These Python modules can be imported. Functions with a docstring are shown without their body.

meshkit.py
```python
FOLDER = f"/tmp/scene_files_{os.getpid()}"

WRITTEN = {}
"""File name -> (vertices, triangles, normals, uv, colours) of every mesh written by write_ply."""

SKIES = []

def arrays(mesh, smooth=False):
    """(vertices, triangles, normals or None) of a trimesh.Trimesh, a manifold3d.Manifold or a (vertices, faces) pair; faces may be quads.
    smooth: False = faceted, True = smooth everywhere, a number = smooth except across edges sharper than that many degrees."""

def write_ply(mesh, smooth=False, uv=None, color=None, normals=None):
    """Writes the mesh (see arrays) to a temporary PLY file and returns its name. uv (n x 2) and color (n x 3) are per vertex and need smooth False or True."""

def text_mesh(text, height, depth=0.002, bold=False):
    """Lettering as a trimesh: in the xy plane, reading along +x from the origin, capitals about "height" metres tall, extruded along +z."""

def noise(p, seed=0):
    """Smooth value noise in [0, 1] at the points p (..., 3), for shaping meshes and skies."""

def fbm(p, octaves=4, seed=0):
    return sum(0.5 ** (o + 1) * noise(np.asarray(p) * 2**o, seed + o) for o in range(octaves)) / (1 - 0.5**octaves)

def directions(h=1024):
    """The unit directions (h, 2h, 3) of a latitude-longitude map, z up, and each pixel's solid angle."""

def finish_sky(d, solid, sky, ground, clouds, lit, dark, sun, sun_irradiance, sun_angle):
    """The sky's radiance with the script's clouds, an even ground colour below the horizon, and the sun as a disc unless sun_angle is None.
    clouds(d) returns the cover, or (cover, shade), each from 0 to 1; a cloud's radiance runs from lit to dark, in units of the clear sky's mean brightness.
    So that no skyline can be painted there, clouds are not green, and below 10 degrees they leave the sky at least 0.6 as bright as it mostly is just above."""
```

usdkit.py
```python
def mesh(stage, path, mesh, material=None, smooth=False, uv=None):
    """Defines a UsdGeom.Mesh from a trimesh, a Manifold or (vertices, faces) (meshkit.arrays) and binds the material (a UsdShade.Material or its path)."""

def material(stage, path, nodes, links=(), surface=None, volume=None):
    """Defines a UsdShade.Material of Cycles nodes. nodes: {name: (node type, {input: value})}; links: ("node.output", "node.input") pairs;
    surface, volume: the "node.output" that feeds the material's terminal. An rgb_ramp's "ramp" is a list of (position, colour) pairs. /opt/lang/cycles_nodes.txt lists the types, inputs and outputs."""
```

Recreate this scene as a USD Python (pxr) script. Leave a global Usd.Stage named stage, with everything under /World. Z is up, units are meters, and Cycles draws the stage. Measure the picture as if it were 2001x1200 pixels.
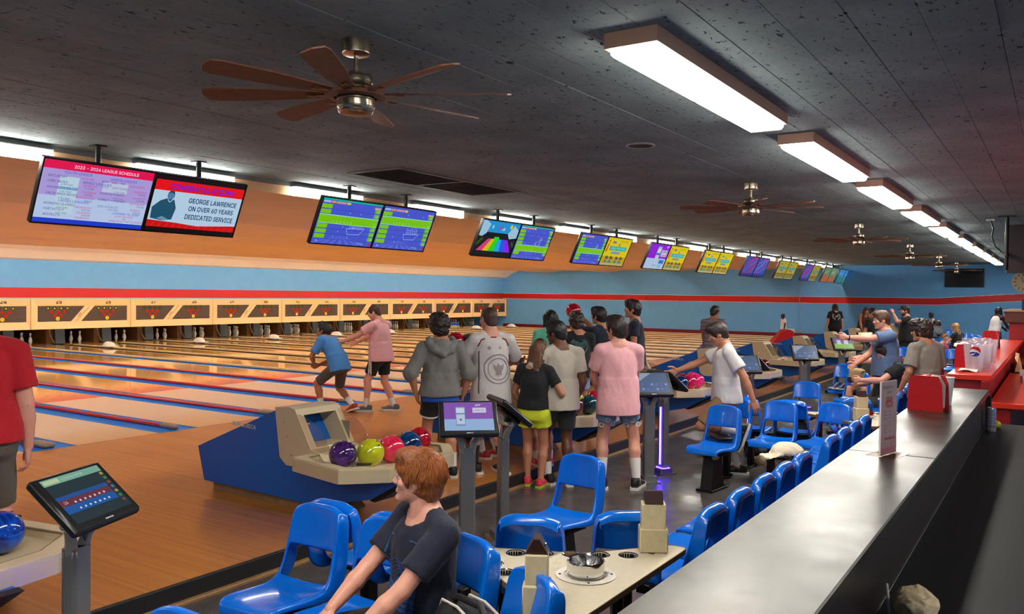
import math, random
import numpy as np
import trimesh
import manifold3d
from manifold3d import Manifold
from scipy.spatial import cKDTree
from scipy.ndimage import map_coordinates
from shapely.geometry import Polygon, Point
from shapely import affinity
import usdkit, meshkit
from pxr import Usd, UsdGeom, UsdLux, UsdShade, Sdf, Gf, Vt

stage = Usd.Stage.CreateInMemory()
UsdGeom.SetStageUpAxis(stage, UsdGeom.Tokens.z)
UsdGeom.SetStageMetersPerUnit(stage, 1.0)
UsdGeom.Xform.Define(stage, '/World')
UsdGeom.Scope.Define(stage, '/World/Looks')

# ------------------------------------------------------------------ camera, exposure, light levels
# X runs along the foul line (away to the right), Y along the lanes towards the pins, Z up; z = 0 is the approach floor
CAM_ROWS = np.array([[0.54961317, -0.83535395, 0.0104472],
                     [0.00719456, 0.01723773, 0.99982553],
                     [-0.83538829, -0.54944212, 0.01548409]])      # camera right, up, back
cam = UsdGeom.Camera.Define(stage, '/World/camera')
cam.CreateHorizontalApertureAttr(36.0)
cam.CreateVerticalApertureAttr(36.0 * 1200 / 2001)
cam.CreateFocalLengthAttr(36.0 * 1625.594 / 2001)
cam.CreateClippingRangeAttr(Gf.Vec2f(0.05, 200))
cam.CreateExposureAttr(1.5)
_m = np.eye(4); _m[:3, :3] = CAM_ROWS; _m[3, :3] = (0, 0, 1.8)
cam.AddTransformOp().Set(Gf.Matrix4d(*_m.ravel().tolist()))
# the hall has no daylight: only a trace of ambient light reaches in from the parts of the building out of frame
dome = UsdLux.DomeLight.Define(stage, '/World/ambient')
dome.CreateIntensityAttr(0.02); dome.CreateColorAttr(Gf.Vec3f(0.9, 0.95, 1.0))
CEIL_LAMP = 13.0        # emission of the ceiling fixtures' lenses
EDGE_LAMP = 13.0        # emission of the strip lights along the ceiling edge
PIT_LAMP = 9.0          # pin deck lamps
LANE_LAMP = 22.0        # lamp rows hidden in the stepped ceiling
NTH = ['first', 'second', 'third', 'fourth', 'fifth', 'sixth', 'seventh', 'eighth', 'ninth', 'tenth', 'eleventh', 'twelfth', 'thirteenth', 'fourteenth', 'fifteenth', 'sixteenth', 'seventeenth', 'eighteenth', 'nineteenth', 'twentieth']
SCREEN = 0.30           # emission of the screens

# ------------------------------------------------------------------ names, labels
ONES = 'zero one two three four five six seven eight nine ten eleven twelve thirteen fourteen fifteen sixteen seventeen eighteen nineteen'.split()
def NW(n):
    return ONES[n] if n < 20 else ['twenty', 'thirty', 'forty', 'fifty'][n // 10 - 2] + ('-' + ONES[n % 10] if n % 10 else '')
_used = {}
def uname(parent, name):
    k = (parent, name); n = _used.get(k, 0); _used[k] = n + 1
    return name if n == 0 else f'{name}_{n:03d}'
def tag(path, label=None, cat=None, group=None, kind=None):
    p = stage.GetPrimAtPath(path)
    for k, v in (('label', label), ('category', cat), ('group', group), ('kind', kind)):
        if v: p.SetCustomDataByKey(k, v)
    return path
def thing(name, label, cat, loc=(0, 0, 0), rz=0.0, group=None, kind=None, scale=None):
    path = '/World/' + uname('/World', name)
    x = UsdGeom.Xform.Define(stage, path)
    x.AddTranslateOp().Set(Gf.Vec3d(*map(float, loc)))
    if rz: x.AddRotateZOp().Set(float(rz))
    if scale: x.AddScaleOp().Set(Gf.Vec3f(scale, scale, scale))
    return tag(path, label, cat, group, kind)
def part(parent, name, mesh, mat, smooth=40, label=None, kind=None, color=None):
    path = parent + '/' + uname(parent, name)
    if isinstance(mesh, list): mesh = cat(mesh)
    m = usdkit.mesh(stage, path, mesh, mat, smooth=smooth)
    if color is not None:
        UsdGeom.PrimvarsAPI(m).CreatePrimvar('tint', Sdf.ValueTypeNames.Color3fArray, 'vertex').Set(Vt.Vec3fArray.FromNumpy(np.asarray(color, np.float32)))
    if label or kind: tag(path, label, None, None, kind)
    return path
def solo(name, mesh, mat, label=None, cat=None, group=None, kind=None, smooth=40, color=None):
    p = part('/World', name, mesh, mat, smooth, color=color)
    return tag(p, label, cat, group, kind)
def copy_of(src, loc, rz=0.0, label=None, group=None, cat=None, scale=None):
    s = stage.GetPrimAtPath(src); d = s.GetCustomData()
    base = src.rsplit('/', 1)[1]
    if base[-4:-3] == '_' and base[-3:].isdigit(): base = base[:-4]
    r = thing(base, label or d.get('label'), cat or d.get('category'), loc, rz, group or d.get('group'), scale=scale)
    p = stage.GetPrimAtPath(r)
    p.GetReferences().AddInternalReference(Sdf.Path(src)); p.SetInstanceable(True)
    return r

# ------------------------------------------------------------------ geometry helpers
def cat(ms):
    ms = [m for m in ms if m is not None]
    out = []
    for m in ms:
        if isinstance(m, trimesh.Trimesh): out.append(m)
        else:
            v, f, _ = meshkit.arrays(m); out.append(trimesh.Trimesh(v, f, process=False))
    return trimesh.util.concatenate(out) if len(out) > 1 else out[0]
def TM(v, f): return trimesh.Trimesh(np.asarray(v, float), np.asarray(f), process=False)
def mv(m, t=(0, 0, 0), rz=0.0, rx=0.0, ry=0.0, s=None):
    m = m.copy()
    if s is not None: m.apply_scale(s)
    for ang, ax in ((rx, [1, 0, 0]), (ry, [0, 1, 0]), (rz, [0, 0, 1])):
        if ang: m.apply_transform(trimesh.transformations.rotation_matrix(math.radians(ang), ax))
    m.apply_translation(t); return m
_HULLF = {}
def bx(x0, x1, y0, y1, z0, z1, b=0.004):
    """a box with chamfered edges"""
    b = min(b, 0.45 * min(x1 - x0, y1 - y0, z1 - z0))
    if b <= 0:
        m = trimesh.creation.box((x1 - x0, y1 - y0, z1 - z0)); m.apply_translation(((x0 + x1) / 2, (y0 + y1) / 2, (z0 + z1) / 2)); return m
    if 'b' not in _HULLF:
        S = [(sx, sy, sz, a) for sx in (-1, 1) for sy in (-1, 1) for sz in (-1, 1) for a in range(3)]
        P = np.array([[ (10 - (1 if a != 0 else 0)) * sx, (10 - (1 if a != 1 else 0)) * sy, (10 - (1 if a != 2 else 0)) * sz] for sx, sy, sz, a in S], float)
        h = trimesh.convex.convex_hull(P)
        idx = cKDTree(P).query(h.vertices)[1]
        _HULLF['b'] = (S, idx[h.faces])
    S, F = _HULLF['b']
    hx, hy, hz = (x1 - x0) / 2, (y1 - y0) / 2, (z1 - z0) / 2
    V = np.array([[(hx - (b if a != 0 else 0)) * sx, (hy - (b if a != 1 else 0)) * sy, (hz - (b if a != 2 else 0)) * sz] for sx, sy, sz, a in S])
    return TM(V + [(x0 + x1) / 2, (y0 + y1) / 2, (z0 + z1) / 2], F)
def frame_of(d):
    d = np.asarray(d, float); d = d / np.linalg.norm(d)
    a = np.cross(d, [0, 0, 1.0]) if abs(d[2]) < 0.95 else np.cross(d, [0, 1.0, 0])
    a /= np.linalg.norm(a); return a, np.cross(d, a), d
def tube(pts, r, n=10, caps=True):
    """swept circle; r a number or one per point"""
    p = np.asarray(pts, float); r = np.broadcast_to(r, (len(p),)).astype(float)
    t = np.gradient(p, axis=0); t /= np.linalg.norm(t, axis=1, keepdims=True) + 1e-12
    a, _, _ = frame_of(t[0]); ang = np.arange(n) * 2 * np.pi / n; V = []
    for i in range(len(p)):
        a = a - t[i] * (a @ t[i]); a /= np.linalg.norm(a); b = np.cross(t[i], a)
        V.append(p[i] + r[i] * (np.cos(ang)[:, None] * a + np.sin(ang)[:, None] * b))
    V = np.vstack(V); F = []
    for i in range(len(p) - 1):
        for j in range(n):
            k = (j + 1) % n; q = [i * n + j, i * n + k, (i + 1) * n + k, (i + 1) * n + j]
            F += [[q[0], q[1], q[2]], [q[0], q[2], q[3]]]
    if caps:
        c0, c1 = len(V), len(V) + 1; V = np.vstack([V, p[0], p[-1]]); e = (len(p) - 1) * n
        for j in range(n):
            k = (j + 1) % n; F += [[c0, k, j], [c1, e + j, e + k]]
    return TM(V, F)
def cyl(p0, p1, r0, r1=None, n=16): return tube([p0, p1], [r0, r0 if r1 is None else r1], n)
def lathe(prof, n=24, axis_at=(0, 0)):
    """profile of (radius, z) turned about z"""
    V, F = [], []; m = len(prof)
    for i in range(n):
        a = 2 * np.pi * i / n; V += [[r * math.cos(a) + axis_at[0], r * math.sin(a) + axis_at[1], z] for r, z in prof]
    for i in range(n):
        k = (i + 1) % n
        for j in range(m - 1):
            F += [[i * m + j, k * m + j, k * m + j + 1], [i * m + j, k * m + j + 1, i * m + j + 1]]
    return TM(V, F)
def extr(poly, h, z=0.0):
    if not isinstance(poly, Polygon): poly = Polygon(poly)
    m = trimesh.creation.extrude_polygon(poly, h, engine='earcut'); m.apply_translation((0, 0, z)); return m
def extr_yz(pts, x0, x1):
    """outline in (y, z) extruded along x"""
    m = extr(pts, x1 - x0); V = np.array(m.vertices); m.vertices = np.stack([V[:, 2] + x0, V[:, 0], V[:, 1]], 1); return m
def extr_xz(pts, y0, y1):
    m = extr(pts, y1 - y0); V = np.array(m.vertices); m.vertices = np.stack([V[:, 0], y1 - V[:, 2], V[:, 1]], 1); return m
def rrect(w, h, r, n=4):
    return Polygon([(-w/2 + r, -h/2 + r), (w/2 - r, -h/2 + r), (w/2 - r, h/2 - r), (-w/2 + r, h/2 - r)]).buffer(r, quad_segs=n)
def ball_mesh(r, c=(0, 0, 0), sub=3):
    m = trimesh.creation.icosphere(sub, r); m.apply_translation(c); return m
def ell(c, r, sub=3):
    m = trimesh.creation.icosphere(sub, 1.0); m.vertices = m.vertices * np.asarray(r) + np.asarray(c); return m
def disc(r, c, n=20, depth=0.002):
    m = extr(Point(0, 0).buffer(r, quad_segs=max(2, n // 4)), depth); m.apply_translation(c); return m

# ------------------------------------------------------------------ materials
_mats = {}
def lin(c):
    """sRGB 0..255 -> linear"""
    c = np.asarray(c, float) / 255.0
    return tuple(np.where(c < 0.04045, c / 12.92, ((c + 0.055) / 1.055) ** 2.4))
def M(name, rgb=None, rough=0.5, metal=0.0, bump=None, mottle=None, **kw):
    """plain principled material; rgb in sRGB 0..255; bump=(scale, strength); mottle=(scale, amount)"""
    if name in _mats: return _mats[name]
    c = lin(rgb)
    nodes = {'p': ('principled_bsdf', dict(base_color=c, roughness=rough, metallic=metal, **kw))}
    links = []
    if bump or mottle: nodes['tc'] = ('texture_coordinate', {})
    if bump:
        nodes['n'] = ('noise_texture', dict(scale=bump[0], detail=4.0, roughness=0.6)); nodes['b'] = ('bump', dict(strength=bump[1], distance=0.01))
        links += [('tc.object', 'n.vector'), ('n.fac', 'b.height'), ('b.normal', 'p.normal')]
    if mottle:
        nodes['mn'] = ('noise_texture', dict(scale=mottle[0], detail=5.0, roughness=0.6))
        nodes['r'] = ('rgb_ramp', dict(ramp=[(0.25, tuple(x * (1 - mottle[1]) for x in c)), (0.75, tuple(min(1, x * (1 + mottle[1])) for x in c))]))
        links += [('tc.object', 'mn.vector'), ('mn.fac', 'r.fac'), ('r.color', 'p.base_color')]
    _mats[name] = usdkit.material(stage, '/World/Looks/' + name, nodes, links, surface='p.BSDF'); return _mats[name]
def NM(name, nodes, links, surface):
    if name not in _mats: _mats[name] = usdkit.material(stage, '/World/Looks/' + name, nodes, links, surface=surface)
    return _mats[name]
def EM(name, rgb=None, strength=1.0):
    if name in _mats: return _mats[name]
    return NM(name, {'e': ('emission', dict(color=lin(rgb), strength=strength))}, [], 'e.emission')
def tint_mat(name, rough=0.6, emit=0.0):
    """colour from the mesh's own colours; emit > 0 for a lit screen"""
    n = {'a': ('attribute', dict(attribute='tint')), 'p': ('principled_bsdf', dict(roughness=rough, emission_strength=emit))}
    l = [('a.color', 'p.base_color')] if emit == 0 else [('a.color', 'p.emission_color')]
    if emit: n['p'][1]['base_color'] = (0.01, 0.01, 0.012)
    return NM(name, n, l, 'p.BSDF')
PRINT = tint_mat('print_colours', 0.6)
SCREEN_MAT = tint_mat('lit_screen', 0.25, SCREEN)

class Flat:
    """flat print or screen picture in the xy plane: coloured shapes stacked in hair-thin layers"""
    def __init__(s): s.V, s.F, s.C, s.n, s.z = [], [], [], 0, 0.0
    def add(s, m, rgb, flat=True):
        v = np.array(m.vertices); s.z += 0.00015
        v[:, 2] = v[:, 2] * (0.05 if flat else 1) + s.z
        s.V.append(v); s.F.append(np.array(m.faces) + s.n); s.n += len(v); s.C.append(np.tile(lin(rgb), (len(v), 1))); return s
    def rect(s, x0, y0, x1, y1, rgb):
        return s.add(TM([[x0, y0, 0], [x1, y0, 0], [x1, y1, 0], [x0, y1, 0]], [[0, 1, 2], [0, 2, 3]]), rgb)
    def poly(s, pts, rgb):
        p = pts if isinstance(pts, Polygon) else Polygon(pts)
        v, f = trimesh.creation.triangulate_polygon(p, engine='earcut'); return s.add(TM(np.c_[v, np.zeros(len(v))], f), rgb)
    def disc(s, x, y, r, rgb, n=4): return s.poly(Point(x, y).buffer(r, quad_segs=n), rgb)
    def ring(s, x, y, r, w, rgb, n=6): return s.poly(Point(x, y).buffer(r, quad_segs=n).difference(Point(x, y).buffer(r - w, quad_segs=n)), rgb) if False else s.line([(x + r * math.cos(t), y + r * math.sin(t)) for t in np.linspace(0, 2 * np.pi, 4 * n)], w, rgb)
    def line(s, pts, w, rgb):
        from shapely.geometry import LineString
        p = LineString(pts).buffer(w / 2, cap_style='flat', quad_segs=2)
        for g in getattr(p, 'geoms', [p]):
            v, f = trimesh.creation.triangulate_polygon(g, engine='earcut'); s.add(TM(np.c_[v, np.zeros(len(v))], f), rgb)
        return s
    def text(s, t, x, y, h, rgb, center=False, bold=False, width=None, slant=0.0):
        try: m = meshkit.text_mesh(t, h, 0.0005, bold)
        except Exception: return s
        b = m.bounds
        if width: m.vertices[:, 0] = (m.vertices[:, 0] - b[0, 0]) * width / (b[1, 0] - b[0, 0]); b = m.bounds
        if slant: m.vertices[:, 0] += m.vertices[:, 1] * slant
        m.apply_translation((x - ((b[0, 0] + b[1, 0]) / 2 if center else b[0, 0]), y, 0)); return s.add(m, rgb)
    def mesh(s): return TM(np.vstack(s.V), np.vstack(s.F)), np.vstack(s.C)
def place(m, origin, xd, yd):
    """takes a mesh drawn in the xy plane to a plane through origin spanned by xd, yd"""
    x = np.asarray(xd, float); x /= np.linalg.norm(x); y = np.asarray(yd, float); y = y - x * (x @ y); y /= np.linalg.norm(y)
    z = np.cross(x, y); m = m.copy(); m.vertices = np.asarray(origin) + m.vertices @ np.stack([x, y, z]); return m
def flat_part(parent, name, fl, origin, xd, yd, mat=None, label=None):
    m, c = fl.mesh(); return part(parent, name, place(m, origin, xd, yd), mat or PRINT, smooth=False, color=c, label=label)
# ------------------------------------------------------------------ setting
FLOOR_Z = -0.12; CEIL = 3.22; FOUL = 9.45; STEP_Y = 4.5; XEND = 38.95; XNEAR = -4.0; YBACK = 26.25; YRIGHT = -5.0
DIV0 = 4.98; PITCH = 1.62                     # centre of the divider that carries the nearest whole ball return; lane pitch
def divx(k): return DIV0 + PITCH * k

def boards(name, tones, rough, board=0.0271, bumpy=0.15, extra=None):
    """maple boards running along y: tone per board and per length, fine grain along y"""
    nodes = {'g': ('geometry', {}), 's': ('separate_xyz', {}),
             'bi': ('math', dict(math_type='divide', value2=board)), 'fl': ('math', dict(math_type='floor')),
             'yo': ('math', dict(math_type='multiply', value2=3.17)), 'ya': ('math', dict(math_type='multiply_add', value2=0.55)),
             'yf': ('math', dict(math_type='floor')), 'cv': ('combine_xyz', {}), 'wn': ('white_noise_texture', {}) ,
             'mp': ('mapping', dict(scale=(55.0, 1.6, 1.0))), 'gn': ('noise_texture', dict(scale=1.0, detail=4.0, roughness=0.65)),
             'mx': ('mix_float', dict(fac=0.5)), 'r': ('rgb_ramp', dict(ramp=[(0.0, lin(tones[0])), (0.5, lin(tones[1])), (1.0, lin(tones[2]))])),
             'p': ('principled_bsdf', dict(roughness=rough, coat_weight=0.25, coat_roughness=0.06)), 'bp': ('bump', dict(strength=bumpy, distance=0.002))}
    links = [('g.position', 's.vector'), ('s.x', 'bi.value1'), ('bi.value', 'fl.value1'), ('fl.value', 'yo.value1'), ('s.y', 'ya.value1'), ('yo.value', 'ya.value3'),
             ('ya.value', 'yf.value1'), ('fl.value', 'cv.x'), ('yf.value', 'cv.y'), ('cv.vector', 'wn.vector'), ('g.position', 'mp.vector'), ('mp.vector', 'gn.vector'),
             ('wn.value', 'mx.a'), ('gn.fac', 'mx.b'), ('mx.result', 'r.fac'), ('r.color', 'p.base_color'), ('gn.fac', 'bp.height'), ('bp.normal', 'p.normal')]
    if extra: extra(nodes, links)
    return NM(name, nodes, links, 'p.BSDF')
APPROACH = boards('approach_boards', [(166, 100, 38), (186, 116, 44), (204, 134, 58)], 0.3)
def lane_zones(nodes, links):
    """pale maple up to the arrows, orange-stained pine just beyond them, golden boards down to the pins"""
    nodes.update({'zr': ('map_range', dict(from_min=9.6, from_max=11.2, to_min=0.0, to_max=1.0, clamp=True)), 'wob': ('noise_texture', dict(scale=0.35, detail=1.0)),
                  'zy': ('math', dict(math_type='multiply_add', value2=1.2)),
                  'm1': ('mix', dict(color2=lin((222, 194, 164)))), 'ye': ('math', dict(math_type='greater_than', value2=13.4)),
                  'm2': ('mix', dict(color2=lin((232, 182, 100)))), 'or': ('rgb_ramp', dict(ramp=[(0, (0, 0, 0)), (0.001, (.75, .75, .75)), (0.25, (.75, .75, .75)), (0.62, (0, 0, 0)), (1, (0, 0, 0))])),
                  'om': ('map_range', dict(from_min=13.4, from_max=16.8, clamp=True)), 'm3': ('mix', dict(color2=lin((226, 128, 62)))), 'ml': ('mix', dict(mix_type='multiply', fac=0.6)), 'rg': ('mix_float', dict(a=.36, b=.07)), 'cw': ('mix_float', dict(a=.02, b=.3))})
    links[:] = [l for l in links if l[1] != 'p.base_color']
    links += [('g.position', 'wob.vector'), ('wob.fac', 'zy.value1'), ('s.y', 'zy.value3'), ('zy.value', 'zr.value'), ('r.color', 'm1.color1'), ('zr.result', 'm1.fac'), ('m1.color', 'm2.color1'), ('s.y', 'ye.value1'), ('ye.value', 'm2.fac'),
              ('s.y', 'om.value'), ('om.result', 'or.fac'), ('m2.color', 'm3.color1'), ('or.color', 'm3.fac'), ('ye.value', 'rg.fac'), ('rg.result', 'p.roughness'), ('ye.value', 'cw.fac'), ('cw.result', 'p.coat_weight'), ('m3.color', 'ml.color1'), ('r.color', 'ml.color2'), ('m3.color', 'p.base_color')]
LANE = boards('lane_boards', [(196, 140, 74), (208, 154, 86), (220, 168, 100)], 0.07, bumpy=0.004, extra=lane_zones)
FLOORM = NM('settee_floor', {'tc': ('geometry', {}), 'n': ('noise_texture', dict(scale=160.0, detail=2.0)), 'n2': ('noise_texture', dict(scale=1.4, detail=5.0)),
    'r': ('rgb_ramp', dict(ramp=[(0.3, lin((60, 56, 55))), (0.5, lin((78, 73, 72))), (0.7, lin((100, 95, 93)))])), 'r2': ('map_range', dict(from_min=0.3, from_max=0.7, to_min=0.14, to_max=0.34, clamp=True)),
    'p': ('principled_bsdf', {}), 'b': ('bump', dict(strength=0.06, distance=0.01))},
    [('tc.position', 'n.vector'), ('tc.position', 'n2.vector'), ('n.fac', 'r.fac'), ('r.color', 'p.base_color'), ('n2.fac', 'r2.value'), ('r2.result', 'p.roughness'), ('n2.fac', 'b.height'), ('b.normal', 'p.normal')], 'p.BSDF')
CEILM = NM('ceiling_fibre', {'tc': ('geometry', {}), 'oi': ('object_info', {}), 'mp': ('mapping', dict(scale=(17.0, 34.0, 1.0), rotation=(0, 0, 0.5))), 'n': ('noise_texture', dict(scale=1.0, detail=2.0, roughness=0.5, distortion=0.8)),
    'n2': ('noise_texture', dict(scale=1.6, detail=3.0)), 'r': ('rgb_ramp', dict(ramp=[(0.0, (0.012, 0.012, 0.014)), (0.30, (0.06, 0.06, 0.06)), (0.345, (0.8, 0.8, 0.8)), (1, (1, 1, 1))])),
    'base': ('rgb_ramp', dict(ramp=[(0.3, lin((120, 134, 136))), (0.7, lin((142, 156, 156)))])), 'v': ('map_range', dict(to_min=0.93, to_max=1.05)), 'm': ('mix', dict(mix_type='multiply', fac=1.0)),
    'h': ('hsv', {}), 'p': ('principled_bsdf', dict(roughness=0.85, specular_ior_level=0.2)), 'b': ('bump', dict(strength=0.5, distance=0.004))},
    [('tc.position', 'mp.vector'), ('mp.vector', 'n.vector'), ('tc.position', 'n2.vector'), ('n.fac', 'r.fac'), ('n2.fac', 'base.fac'), ('base.color', 'm.color1'), ('r.color', 'm.color2'),
     ('oi.random', 'v.value'), ('v.result', 'h.value'), ('m.color', 'h.color'), ('h.color', 'p.base_color'), ('r.color', 'b.height'), ('b.normal', 'p.normal')], 'p.BSDF')
BLUE_WALL = M('blue_wall', (104, 170, 226), 0.75, mottle=(3.0, 0.05))
RED_PAINT = M('red_paint', (196, 10, 16), 0.5)
DARK_RED = M('dark_red_paint', (120, 12, 24), 0.5)
SOFFIT = M('soffit_bounce_beige', (226, 186, 138), 0.6, mottle=(1.2, 0.06))  # same paint as the cove; orange floor bounce is put into this tone
CREAM = M('cove_lit_cream', (246, 232, 208), 0.55)  # the brighter light on the cove is put into this paler tone
MASKC = M('mask_cream', (240, 204, 146), 0.5)
BLACK = M('black_plastic', (20, 20, 22), 0.35)
BLACKM = M('black_metal', (16, 16, 18), 0.4, 0.3)
RUBBER = M('black_rubber', (24, 24, 25), 0.6)
CHROME = M('chrome', (215, 215, 215), 0.12, 1.0)
STEEL = M('brushed_steel', (190, 188, 182), 0.28, 1.0, bump=(90, 0.08))
GREYM = M('grey_metal', (128, 126, 124), 0.38, 0.5)
DGREY = M('dark_grey', (58, 57, 56), 0.5)
BLUE_GUT = M('gutter_blue', (0, 122, 220), 0.6)
GREY_GUT = M('gutter_grey', (46, 42, 40), 0.5)
BUMP_RED = M('bumper_red', (196, 40, 44), 0.3)
TANW = M('tan_wood', (150, 112, 70), 0.5, mottle=(14, 0.2))
WHITE = M('white_plastic', (235, 232, 226), 0.4)
PIT = M('pit_black', (10, 10, 11), 0.8)

# floors
ap = tag(UsdGeom.Xform.Define(stage, '/World/floor').GetPath().pathString, None, None, None, 'structure')
part(ap, 'approach', bx(XNEAR, XEND, STEP_Y, FOUL, -0.3, 0.0, 0), APPROACH, False)
part(ap, 'settee_floor', bx(XNEAR, XEND, YRIGHT, STEP_Y - 0.03, -0.32, FLOOR_Z, 0), FLOORM, False)
part(ap, 'under_lane_slab', bx(XNEAR, XEND, FOUL, 29.6, -0.4, -0.13, 0), DGREY, False)
tag(part('/World', 'trim', [bx(XNEAR, XEND, STEP_Y - 0.035, STEP_Y, FLOOR_Z + 0.012, 0.004, 0.004)], RUBBER), kind='structure')
tag(part('/World', 'trim', [bx(XNEAR, XEND, STEP_Y - 0.075, STEP_Y - 0.028, FLOOR_Z - 0.01, FLOOR_Z + 0.02, 0.006)], TANW), kind='structure')

# walls
tag(part('/World', 'wall_back', bx(XNEAR, XEND + 0.3, YBACK, YBACK + 0.15, 1.0, 2.75, 0), BLUE_WALL, False), kind='structure')
tag(part('/World', 'wall_end', bx(XEND, XEND + 0.2, YRIGHT, 29.6, -0.35, 3.4, 0), BLUE_WALL, False), kind='structure')
tag(part('/World', 'wall_right', bx(XNEAR, XEND, YRIGHT - 0.2, YRIGHT, -0.35, 3.4, 0), BLUE_WALL, False), kind='structure')
tag(part('/World', 'wall_near', bx(XNEAR - 0.2, XNEAR, YRIGHT, 29.6, -0.35, 3.4, 0), BLUE_WALL, False), kind='structure')
tag(part('/World', 'trim', bx(XNEAR, XEND, YBACK - 0.012, YBACK + 0.001, 1.55, 1.845, 0), RED_PAINT, False), kind='structure')
# the stripe on the end wall climbs towards the counter side
st = [(26.25, 1.845, 1.56), (4.3, 1.82, 1.53), (-5.0, 2.46, 2.13)]
poly = [(y, a) for y, a, b in st] + [(y, b) for y, a, b in st[::-1]]
tag(part('/World', 'trim', extr_yz(poly, XEND - 0.012, XEND + 0.001), RED_PAINT, False), kind='structure')
for i in (0, 1):                                          # thin white chalk lines the painters left along the stripe
    o = [(26.25, st[0][1 + i]), (4.3, st[1][1 + i]), (-5.0, st[2][1 + i])]; w = 0.008
    tag(part('/World', 'trim', extr_yz([(y, z + w) for y, z in o] + [(y, z - w) for y, z in o[::-1]], XEND - 0.016, XEND - 0.010), WHITE, False), kind='structure')
tag(part('/World', 'baseboard_end', bx(XEND - 0.02, XEND + 0.001, YRIGHT, 26.2, FLOOR_Z, 0.15, 0.004), DARK_RED, False), kind='structure')
wp = thing('wall_conduit', 'thin dark conduit running down the blue end wall to two boxes', 'conduit')
part(wp, 'pipe', cyl((XEND - 0.03, 9.9, 0.25), (XEND - 0.03, 9.9, 3.2), 0.014, n=8), M('conduit_red', (150, 150, 180), 0.5))
part(wp, 'switch_box', bx(XEND - 0.06, XEND, 9.8, 9.95, 0.16, 0.32), M('box_grey', (150, 150, 150), 0.5))
part(wp, 'outlet_box', bx(XEND - 0.05, XEND, 10.1, 10.4, 0.18, 0.34), WHITE)

# ceiling: rows of foot-wide fibre planks, each plank a piece
ceil = tag(UsdGeom.Xform.Define(stage, '/World/ceiling').GetPath().pathString, None, None, None, 'structure')
part(ceil, 'ceiling_deck', bx(XNEAR, XEND, YRIGHT, 8.34, CEIL + 0.02, CEIL + 0.12, 0), DGREY, False)
PW = 0.3175; PL = 3.05; rows = []
rng = random.Random(5)
i0 = int(round((YRIGHT - 0.275) / PW))
y = 1.235 - 20 * PW
while y < 8.3:
    y1 = min(y + PW, 8.34); x = XNEAR - rng.random() * PL
    while x < XEND:
        xa, xb = max(x, XNEAR), min(x + PL, XEND)
        if xb - xa > 0.05 and y1 - y > 0.03: rows.append((math.hypot((xa + xb) / 2, 0.6 * (y + y1) / 2), xa, xb, y, y1))
        x += PL
    y += PW
rows.sort()
rest = []
for n, (d, xa, xb, ya, yb) in enumerate(rows):
    m = bx(xa + 0.0008, xb - 0.0008, ya + 0.001, yb - 0.001, CEIL + rng.uniform(-0.0015, 0.0015), CEIL + 0.024, 0.0022)
    if n < 290: part(ceil, 'plank', m, CEILM, False)
    else: rest.append(m)
part(ceil, 'plank_field', rest, CEILM, False, kind='stuff')
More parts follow.
